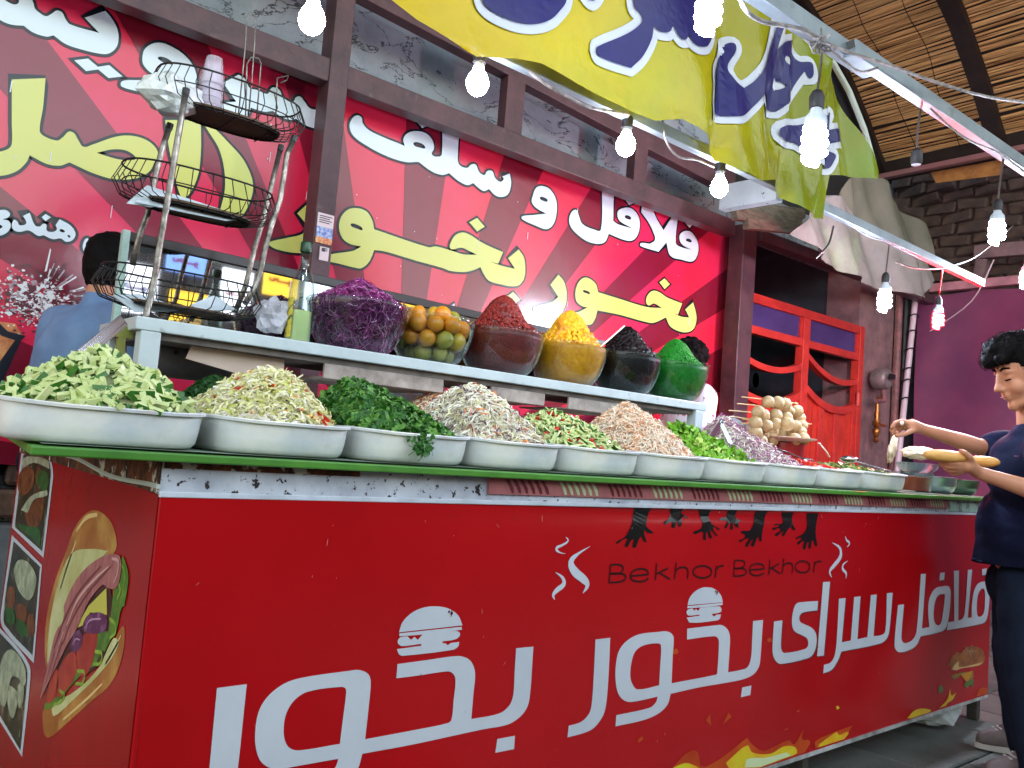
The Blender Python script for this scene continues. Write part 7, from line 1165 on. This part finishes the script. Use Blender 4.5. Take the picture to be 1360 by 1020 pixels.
# ------------------------------------------------------------------ right end of the cart
def tub(loc, r, h, label, contents, clabel, ccat, lvl=.8, m_=None, name='glass_tub'):
    pr = [(0, 0), (r*.8, 0), (r*.86, .006), (r, h), (r+.004, h+.003), (r-.003, h+.004), (r*.86-.003, .01), (0, .005)]
    o = MB().lathe(pr, 36).build(name, m_ or M_glass, smooth='all'); o.location = loc; tag(o, label, 'tub')
    if contents:
        rr = lambda z: (r*.86+(r-r*.86)*z/h)-.006
        o2 = MB().lathe([(0, .008), (rr(.01), .008), (rr(h*lvl), h*lvl), (0, h*lvl+.002)], 32).build('sauce', contents, smooth=True); o2.location = loc; tag(o2, clabel, ccat)
tub((3.80, 1.70, TZ), .085, .085, 'clear tub of orange sauce right of the pickles', mat('orange sauce', (180, 62, 14), .25, (150, 44, 10), 8, spec=.7), 'deep orange sauce in the clear tub', 'sauce')
tub((3.05, 2.22, TZ), .07, .10, 'small clear tub with a white spoon behind the tomato tray', M_cabw, 'white sauce in the small clear tub', 'sauce', .4)
o = tray_mesh(.62, .34, .10).build('clear_container', M_glass, smooth='all'); o.location = (3.42, 2.2, TZ); tag(o, 'wide clear container with steel rim behind the tomato and pickle trays', 'container')
o = tray_mesh(.57, .29, .05).build('pickled_peppers', mat('pickled peppers', (150, 150, 80), .4, (90, 80, 50), 30), smooth='all'); o.location = (3.42, 2.2, TZ+.006); tag(o, 'olive coloured pickled peppers in the wide clear container', 'pickles')
def pot_(loc, r, h, label, name='steel_pot', m_=None):
    pr = [(0, 0), (r*.72, 0), (r*.9, .015), (r, h*.55), (r*1.02, h), (r*1.06, h+.003), (r*1.0, h+.004), (r*.95, h*.55), (r*.7, .012), (0, .01)]
    o = MB().lathe(pr, 36).build(name, m_ or M_ssb, smooth='all'); o.location = loc; return tag(o, label, 'pot')
pot_((4.05, 1.72, TZ), .10, .075, 'round steel pot under the perforated strainer')
pot_((4.33, 1.74, TZ), .11, .07, 'shallow steel pot at the far right end of the cart', m_=mat('dark steel', (96, 110, 96), .3, metal=.9))
st_t = thing('strainer', (4.02, 1.78, TZ+.08), 'perforated steel strainer resting on the round pot', 'strainer')
MB().lathe([(0, 0), (.05, .004), (.085, .03), (.095, .055), (.1, .056), (.09, .054), (.08, .032), (.045, .008), (0, .005)], 32).build('bowl', M_ssb, st_t, smooth='all', local=True)
dm = MB()
for i in range(5):
    for j in range(26):
        a = j/26*2*math.pi+i*.12; rr = .058+i*.008; z = .010+i*.0095; c = Vector(((rr+.0015)*math.cos(a), (rr+.0015)*math.sin(a), z)); dm.ball(c, .0022, 6, 4)
dm.build('holes', M_black, st_t, local=True)
# flat bread and buns
M_fb = mat('flat bread', (216, 196, 166), .75, (176, 140, 96), 14, (.55, .7), bump=.3, bscale=60, col3=(120, 80, 50), c3=(.68, .75), s3=24)
def blob(name, c, sc, m_, label, cat, seed=0, amp=.12, rot=(0,0,0), sub=4, fr=3.0):
    bm = bmesh.new(); bmesh.ops.create_icosphere(bm, subdivisions=sub, radius=1)
    for v in bm.verts:
        n_ = noise.noise(v.co*fr+Vector((seed, 0, 0))); g_ = (1.02-min(1., v.co.x**2))**-.2 if name == 'sandwich_bun' else 1; v.co = v.co*(1+amp*n_); v.co = Vector((v.co.x*sc[0], v.co.y*sc[1]*g_, v.co.z*sc[2]*g_))
    me = bpy.data.meshes.new(name); bm.to_mesh(me); bm.free(); me.materials.append(m_)
    for p in me.polygons: p.use_smooth = True
    o = bpy.data.objects.new(name, me); C.objects.link(o); o.location = c; o.rotation_euler = rot; return tag(o, label, cat)
blob('flat_bread', Vector((4.224, 2.000, 1.267)), (.05, .02, .075), M_fb, 'torn pale flat bread standing on its edge behind the pickles', 'bread', 2, .3, (0.2, -.5, .3))
blob('flat_bread', Vector((4.429, 1.950, 1.262)), (.12, .05, .035), M_fb, 'folded flat bread lying left of the held bun', 'bread', 5, .25, (0, 0, -.3))

# ------------------------------------------------------------------ people
def remesh(name, mb, voxel, material, parent, smooth_it=2, disp=None):
    me = bpy.data.meshes.new(name); L = WORLD[parent.name]; me.from_pydata([(v[0]-L.x, v[1]-L.y, v[2]-L.z) for v in mb.v], [], mb.f)
    o = bpy.data.objects.new(name, me); C.objects.link(o)
    m = o.modifiers.new('r', 'REMESH'); m.mode = 'VOXEL'; m.voxel_size = voxel
    if smooth_it: s_ = o.modifiers.new('s', 'SMOOTH'); s_.factor = .5; s_.iterations = smooth_it
    dg = bpy.context.evaluated_depsgraph_get(); me2 = bpy.data.meshes.new_from_object(o.evaluated_get(dg)); o.modifiers.clear(); o.data = me2; me2.name = name
    if disp:
        no = [v.normal.copy() for v in me2.vertices]
        for v, n_ in zip(me2.vertices, no): v.co += n_*disp(v.co)
    me2.materials.clear(); me2.materials.append(material)
    me2.polygons.foreach_set('use_smooth', [True]*len(me2.polygons)); o.parent = parent; WORLD[o.name] = L.copy(); return o
def cap(mb, pts, rs):
    """tapered rounded limb through several points"""
    for i in range(len(pts)-1):
        a, b = Vector(pts[i]), Vector(pts[i+1]); ra, rb = rs[i], rs[i+1]; n = max(2, int((b-a).length/.03)+1)
        mb.tube([a+(b-a)*k/n for k in range(n+1)], [ra+(rb-ra)*k/n for k in range(n+1)], 14)
    for p, r in zip(pts, rs): mb.ball(p, r, 14, 10)
def ellip(mb, c, ax, rad, n=18):
    """ellipsoid with axes ax (three vectors) and radii rad"""
    m = MB().ball((0, 0, 0), 1, n, n//2+2); c = Vector(c)
    vs = [c+ax[0]*(v[0]*rad[0])+ax[1]*(v[1]*rad[1])+ax[2]*(v[2]*rad[2]) for v in m.v]; fs = m.f
    if ax[0].cross(ax[1]).dot(ax[2]) < 0: fs = [f[::-1] for f in fs]
    mb.add(vs, fs)
M_skin = mat('skin', (196, 138, 108), .45, (182, 122, 94), 6, spec=.4, bump=.05, bscale=200, bdist=.002); M_hair = mat('black hair', (10, 8, 9), .7, (16, 12, 13), 60, spec=.1)
M_navy = mat('navy polo', (14, 20, 48), .9, (11, 15, 38), 5, spec=.2, bump=.35, bscale=14, bdist=.02); M_maroon = mat('maroon collar', (92, 20, 36), .8); M_jean = mat('dark blue jeans', (12, 18, 32), .9, (18, 26, 42), 9, spec=.2, bump=.3, bscale=18, bdist=.015)
M_shoe = mat('grey sneaker', (122, 106, 104), .6, (98, 84, 84), 12); M_sole = mat('pale sole', (196, 190, 184), .5); M_lip = mat('lips', (160, 88, 80), .4)
def head(mb, hc, fw, up, k=1.0):
    la = up.cross(fw).normalized(); X = lambda f, u, l=0: hc+fw*(f*k)+up*(u*k)+la*(l*k); A = (fw, la, up)
    R_ = lambda *r: tuple(q*k for q in r)
    ellip(mb, X(-.005, .012), A, R_(.110, .085, .118), 26); ellip(mb, X(.040, -.055), A, R_(.066, .062, .085), 22)
    mb.ball(X(.074, -.134), .027*k, 12, 8)
    for s_ in (-1, 1):
        cap(mb, [X(.0, -.085, s_*.052), X(.062, -.128, s_*.018)], [.026*k, .022*k]); ellip(mb, X(.066, -.062, s_*.036), A, R_(.030, .030, .036), 14)
        mb.ball(X(.112, -.064, s_*.011), .0105*k, 10, 6); ellip(mb, X(-.012, -.022, s_*.088), A, R_(.020, .010, .034), 12); ellip(mb, X(.084, -.020, s_*.031), A, R_(.014, .018, .011), 12)
        ellip(mb, X(.086, .004, s_*.030), A, R_(.017, .024, .010), 12)
    cap(mb, [X(.104, -.006), X(.117, -.040), X(.124, -.058)], [.011*k, .011*k, .0145*k])
    ellip(mb, X(.100, -.088), A, R_(.012, .024, .0075), 14); ellip(mb, X(.097, -.102), A, R_(.012, .021, .0085), 14)
    return X, la
def hand(mb, wrist, palm, fingers, thumb, r=.0085, pr=.02):
    """palm block plus five separate bent fingers given as point lists"""
    cap(mb, [wrist, palm], [pr*.95, pr*1.15])
    for f in fingers: cap(mb, [Vector(palm)+(Vector(f[0])-Vector(palm))*.25, *f], [r*1.5]+[r*(1.08-.12*i) for i in range(len(f))])
    cap(mb, [Vector(wrist)+(Vector(palm)-Vector(wrist))*.3, *thumb], [r*1.7]+[r*(1.25-.13*i) for i in range(len(thumb))])

boy = thing('person', (4.089, 1.360, 0.000), 'black haired boy in a navy polo shirt filling a bun at the cart', 'person')
fw = Vector((-.765, .644, -.0)); 
down = math.radians(18); fwh = (Vector((-.765, .644, 0)).normalized()*math.cos(down)+Vector((0, 0, -1))*math.sin(down)).normalized(); fwl = Vector((-.765, .644, 0)).normalized(); laB = Vector((0, 0, 1)).cross(fwl)
uph = (Vector((0, 0, 1))-fwh*fwh.z).normalized()
hc = Vector((3.765, 1.256, 1.613))
sk_ = MB(); Xh, la = head(sk_, hc, fwh, uph, 1.02)
neck = Vector((3.845, 1.240, 1.381)); cap(sk_, [Xh(-.02, -.06), neck, Vector((3.872, 1.224, 1.308))], [.062, .060, .07])
shN, shF = Vector((3.654, 1.123, 1.258)), Vector((4.098, 1.349, 1.310))
elN, wrN = Vector((3.578, 1.047, 1.090)), Vector((3.370, 1.264, 1.167)); elF, wrF = Vector((3.903, 1.461, 1.286)), Vector((3.631, 1.590, 1.341))
cap(sk_, [shN, elN], [.050, .038]); cap(sk_, [elN, elN+(wrN-elN)*.35, elN+(wrN-elN)*.75, wrN], [.038, .038, .029, .025]); cap(sk_, [shF, elF, elF+(wrF-elF)*.35, elF+(wrF-elF)*.75, wrF], [.046, .038, .036, .028, .023])
# near hand under the bun
hand(sk_, wrN, (3.315, 1.281, 1.191), [[(3.268, 1.300, 1.196), (3.243, 1.327, 1.196), (3.247, 1.356, 1.200)], [(3.275, 1.302, 1.182), (3.256, 1.332, 1.179), (3.256, 1.357, 1.186)], [(3.289, 1.305, 1.171), (3.277, 1.329, 1.164), (3.281, 1.350, 1.174)], [(3.308, 1.304, 1.161), (3.299, 1.324, 1.154), (3.306, 1.344, 1.164)]], [(3.284, 1.265, 1.222), (3.267, 1.277, 1.237), (3.272, 1.292, 1.242)], .0095, .024)
hand(sk_, wrF, (3.572, 1.612, 1.352), [[(3.531, 1.632, 1.367), (3.497, 1.648, 1.358), (3.482, 1.656, 1.334)], [(3.549, 1.643, 1.362), (3.513, 1.662, 1.349), (3.496, 1.665, 1.322)], [(3.568, 1.648, 1.354), (3.540, 1.667, 1.335), (3.525, 1.669, 1.311)], [(3.589, 1.651, 1.345), (3.566, 1.666, 1.324), (3.546, 1.665, 1.303)]], [(3.540, 1.603, 1.324), (3.509, 1.617, 1.308), (3.498, 1.640, 1.304)], .0095, .024)
hipN, hipF = Vector((3.923, 1.292, 0.724)), Vector((4.133, 1.380, 0.717)); 
aN, aF = Vector((3.592, 1.110, 0.090)), Vector((3.862, 1.244, 0.090)); kN, kF = (hipN+aN)*.5+fwl*.03, (hipF+aF)*.5+fwl*.03
for h_, k_, a_ in ((hipN, kN, aN), (hipF, kF, aF)): cap(sk_, [h_, k_, a_], [.07, .05, .04])
chest = Vector((3.848, 1.257, 1.174)); belly = Vector((3.932, 1.316, 0.941)); hip = Vector((4.028, 1.334, 0.745))
cap(sk_, [chest, belly, hip], [.085, .09, .09])
remesh('body', sk_, .0055, M_skin, boy, 3)
# polo shirt
A = (fwl, laB, Vector((0, 0, 1)))
sh_ = MB(); ellip(sh_, chest+Vector((0, 0, .02)), A, (.135, .20, .17), 24); ellip(sh_, belly, A, (.150, .185, .20), 24); cap(sh_, [belly, hip], [.146, .148]); cap(sh_, [belly, Vector((3.969, 1.329, 0.764))], [.150, .168])
cap(sh_, [shN, shF], [.075, .075]); cap(sh_, [shN, shN+(elN-shN)*.75], [.078, .070]); cap(sh_, [shF, Vector((3.954, 1.431, 1.291))], [.074, .062])
cap(sh_, [neck+Vector((0, 0, -.06)), chest], [.09, .12])
def fold(p): return .012*abs(noise.noise(Vector((p.x*9+p.z*4, p.y*9, p.z*7))))+.006*noise.noise(Vector((p.x*7, p.y*7, p.z*4)))+.005*abs(noise.noise(Vector((p.x*5, p.y*5, p.z*14))))
ps = remesh('polo_shirt', sh_, .011, M_navy, boy, 4, fold); zh = (3.922, 1.340, 0.789)[2]-WORLD[boy.name].z
for v in ps.data.vertices:
    if v.co.z < zh: v.co.z = zh+.012*math.sin(v.co.x*20)-.15*0
cl = MB(); nb = neck+Vector((0, 0, -.035))
ring = [nb+fwl*(.075*math.cos(t))+laB*(.085*math.sin(t))+Vector((0, 0, -.03*math.cos(t)+.012)) for t in np.arange(0, 6.283, .35)]
cl.tube(ring, .014, 8, closed=True); cl.bar(nb+fwl*.07+Vector((0, 0, -.03)), nb+fwl*.10+Vector((0, 0, -.10)), .03, .012); cl.build('collar', M_maroon, boy, smooth='all')
lg = Vector((3.632, 1.221, 1.246)); MB().bar(lg-fwl*.0+laB*0, lg+fwl*.012, .008, .006).build('chest_emblem', mat('emblem pink', (120, 70, 100), .6), boy)
# jeans
jn = MB(); ellip(jn, hip+Vector((0, 0, -.04)), A, (.118, .17, .12), 20)
for h_, k_, a_ in ((hipN, kN, aN), (hipF, kF, aF)): cap(jn, [h_, k_, a_+Vector((0, 0, .0))], [.098, .078, .062])
remesh('jeans', jn, .011, M_jean, boy, 4, lambda p: .006*noise.noise(Vector((p.x*9, p.y*9, p.z*16))))
# shoes
for toe, heel in (((3.579, 1.283, 0.000), (3.752, 1.140, 0.000)), ((3.954, 1.460, 0.000), (4.079, 1.307, 0.000))):
    toe = Vector(toe); heel = Vector(heel); d = (heel-toe).normalized(); q = d.cross(Vector((0, 0, 1))); s_ = MB(); L = (heel-toe).length
    cap(s_, [toe+d*.035+Vector((0, 0, .038)), toe+d*L*.4+Vector((0, 0, .050)), toe+d*L*.75+Vector((0, 0, .058)), heel-d*.02+Vector((0, 0, .062))], [.034, .042, .044, .040])
    cap(s_, [toe+d*L*.62+Vector((0, 0, .085)), toe+d*L*.85+Vector((0, 0, .10))], [.034, .044]); so = remesh('shoe', s_, .006, M_shoe, boy, 3)
    m2 = MB(); outl_ = []
    for t in np.arange(0, 6.283, .3): outl_.append((toe+d*L/2)+d*(-math.cos(t)*(L/2+.004))+q*(math.sin(t)*(.045-.004*math.cos(t))))
    n = len(outl_); m2.add([(p.x, p.y, .002) for p in outl_]+[(p.x, p.y, .024) for p in outl_], [tuple(range(n)), tuple(range(n, 2*n))[::-1]]+[(i, n+i, n+(i+1) % n, (i+1) % n) for i in range(n)]); m2.build('sole', M_sole, boy)
    m2 = MB()
    for k in range(6):
        c = toe+d*(L*.38+k*.016)+Vector((0, 0, .088+k*.007)); m2.bar(c-q*.026, c+q*.026, .006, .005)
    m2.build('laces', M_sole, boy)
# face details
for s_ in (-1, 1):
    MB().tube([Xh(.101, .012, s_*.014), Xh(.099, .020, s_*.03), Xh(.086, .016, s_*.054)], [.0045, .0055, .003], 8).build('eyebrow', M_hair, boy, smooth='all')
    MB().tube([Xh(.0965, -.026, s_*.018), Xh(.0990, -.030, s_*.031), Xh(.088, -.027, s_*.046)], [.002, .0032, .002], 8).build('eyelashes', M_hair, boy, smooth='all')
MB().tube([Xh(.109, -.0945, -.021), Xh(.1135, -.0945, 0), Xh(.109, -.0945, .021)], [.0012, .002, .0012], 8).build('mouth_line', M_lip, boy, smooth='all')
# hair
hr = MB(); AH = (fwh, la, uph)
ellip(hr, Xh(-.018, .042), AH, (.118, .098, .112), 26); ellip(hr, Xh(-.055, -.01), AH, (.082, .094, .12), 22)
cap(hr, [Xh(.03, .115), Xh(.09, .098), Xh(.128, .058)], [.045, .046, .030]); cap(hr, [Xh(.05, .10, .04), Xh(.105, .06, .045)], [.04, .026]); cap(hr, [Xh(.05, .10, -.04), Xh(.105, .06, -.045)], [.04, .026])
for s_ in (-1, 1): cap(hr, [Xh(.012, .02, s_*.083), Xh(.012, -.045, s_*.080)], [.018, .010])
hob = remesh('hair', hr, .006, M_hair, boy, 2, lambda p: .007*noise.noise(Vector((p.x*40, p.y*40, p.z*24)))+.004*noise.noise(Vector((p.x*110, p.y*110, p.z*60))))
random.seed(4); mb_ = MB(); vv = hob.data.vertices; L0 = WORLD[boy.name]; hv = [v for v in vv]
def hs():
    v = random.choice(hv); return tuple(v.co+L0), tuple(v.normal*.75+fwh*.5)
place(mb_, P_strip(.035, .0016, .8), 1800, hs, 0, tilt=.15, sc=(.5, 1.1), lift=.004)
o = mb_.build('hair_strands', M_hair, boy); o['kind'] = 'stuff'

# buns and the scrap in the fingers
M_bun = mat('bun crust', (222, 170, 96), .45, (206, 138, 62), 3, (.4, .65), spec=.5, bump=.1, bscale=60)
bd = (Vector((3.168, 1.375, 1.217))-Vector((3.318, 1.277, 1.211))); ang = math.atan2(bd.y, bd.x)
blob('sandwich_bun', Vector((3.239, 1.329, 1.218)), (.088, .030, .024), M_bun, 'long golden bun held in the boy\'s near hand', 'bun', 1, .05, (0, -.02, ang), fr=2)
blob('sandwich_bun', Vector((3.519, 1.305, 1.214)), (.065, .028, .022), M_bun, 'second bun end showing behind the boy\'s wrist', 'bun', 7, .06, (0, 0, ang), fr=2)
blob('food_scrap', Vector((3.509, 1.625, 1.356)), (.008, .008, .010), M_cabw, 'small white scrap of food pinched in the boy\'s far hand', 'food', 3, .2)

def simple_person(base, face, Hh, shirt, label, hair=M_hair, lean=0.0, curly=False, trousers=M_jean, w=1.0, shirt_name='shirt'):
    t = thing('person', base, label, 'person'); b = Vector(base); f = Vector((math.cos(face), math.sin(face), 0)); l = Vector((0, 0, 1)).cross(f); u = Vector((0, 0, 1)); k = Hh/1.72; A = (f, l, u)
    P = lambda fo, z, la_=0: b+f*((fo+lean*max(0, z-.9))*k)+u*(z*k)+l*(la_*k)
    s = MB(); hc_ = P(.02, 1.60); head(s, hc_, f, u, .78*k/.93); cap(s, [P(-.01, 1.55), P(-.01, 1.44)], [.052*k, .055*k]); cap(s, [P(0, 1.3), P(0, .95)], [.12*k*w, .12*k*w])
    for q in (-1, 1):
        cap(s, [P(0, .9, q*.09), P(.02, .5, q*.1), P(0, .08, q*.1)], [.085*k, .055*k, .04*k])
        cap(s, [P(-.02, 1.38, q*.19), P(.0, 1.1, q*.24), P(.2, 1.02, q*.16)], [.05*k, .042*k, .03*k])
        hw = P(.2, 1.02, q*.16); hp = P(.26, 1.01, q*.14)
        hand(s, hw, hp, [[hp+f*.035+l*(.012*(i-1.5))*1.4, hp+f*.06+l*(.012*(i-1.5))*1.5-u*.01, hp+f*.075+l*(.012*(i-1.5))*1.5-u*.03] for i in range(4)], [hp+l*-q*.03+f*.01, hp+l*-q*.035+f*.035], .008*k, .02*k)
    remesh('body', s, .010, M_skin, t, 2)
    s = MB(); ellip(s, P(0, 1.25), A, (.135*k*w, .20*k*w, .20*k), 20); ellip(s, P(0, 1.02), A, (.14*k*w, .185*k*w, .20*k), 20); cap(s, [P(-.02, 1.39, .17), P(-.02, 1.39, -.17)], [.065*k, .065*k]); cap(s, [P(-.01, 1.46), P(0, 1.3)], [.06*k, .1*k])
    for q in (-1, 1): cap(s, [P(-.02, 1.38, q*.19), P(0, 1.12, q*.24)], [.068*k, .06*k])
    remesh(shirt_name, s, .014, shirt, t, 3, fold)
    s = MB(); ellip(s, P(0, .90), A, (.135*k*w, .17*k*w, .11*k), 18)
    for q in (-1, 1): cap(s, [P(0, .88, q*.085), P(.02, .5, q*.1), P(0, .1, q*.1)], [.10*k, .075*k, .06*k])
    remesh('trousers', s, .016, trousers, t, 2)
    s = MB()
    for q in (-1, 1): cap(s, [P(-.06, .045, q*.1), P(.14, .035, q*.11)], [.045*k, .034*k])
    remesh('shoes', s, .012, M_shoe, t, 2)
    s = MB(); kk = .78*k/.93; ellip(s, hc_+f*(-.018*kk)+u*(.042*kk), A, (.118*kk, .1*kk, .108*kk), 22); ellip(s, hc_+f*(-.055*kk), A, (.08*kk, .092*kk, .125*kk), 20)
    if curly:
        r_ = random.Random(8)
        for i in range(70): a = r_.uniform(0, 6.28); e = r_.uniform(-.2, 1.4); s.ball(hc_+f*(-.02*kk+.11*kk*math.cos(a)*math.cos(e))+l*(.1*kk*math.sin(a)*math.cos(e))+u*(.03*kk+.115*kk*math.sin(e)), r_.uniform(.018, .03)*kk, 10, 7)
    h_ = remesh('hair', s, .008, hair, t, 1, lambda p: .006*noise.noise(Vector((p.x*60, p.y*60, p.z*50))))
    return t
M_blue = mat('pale blue shirt', (112, 140, 178), .8, (90, 116, 156), 3, bump=.3, bscale=10, bdist=.02); M_wsh = mat('white shirt', (206, 212, 222), .8, (180, 186, 200), 4, bump=.3, bscale=12, bdist=.02); M_pat = mat('white patterned shirt', (214, 210, 216), .8, (210, 206, 214), 4, col3=(170, 40, 60), c3=(.58, .62), s3=20)
simple_person((.70, 3.28, 0), math.radians(20), 1.80, M_blue, 'man in a pale blue shirt standing half hidden behind the mirror at the left', lean=.10, w=1.1)
simple_person((1.92, 3.15, 0), math.radians(-90), 1.60, M_wsh, 'person in a white shirt seen only as a strip under the shelf', w=1.05)
simple_person((4.22, 3.32, 0), math.radians(150), 1.90, M_pat, 'curly haired person in a white patterned shirt behind the green relish bowl', curly=True)
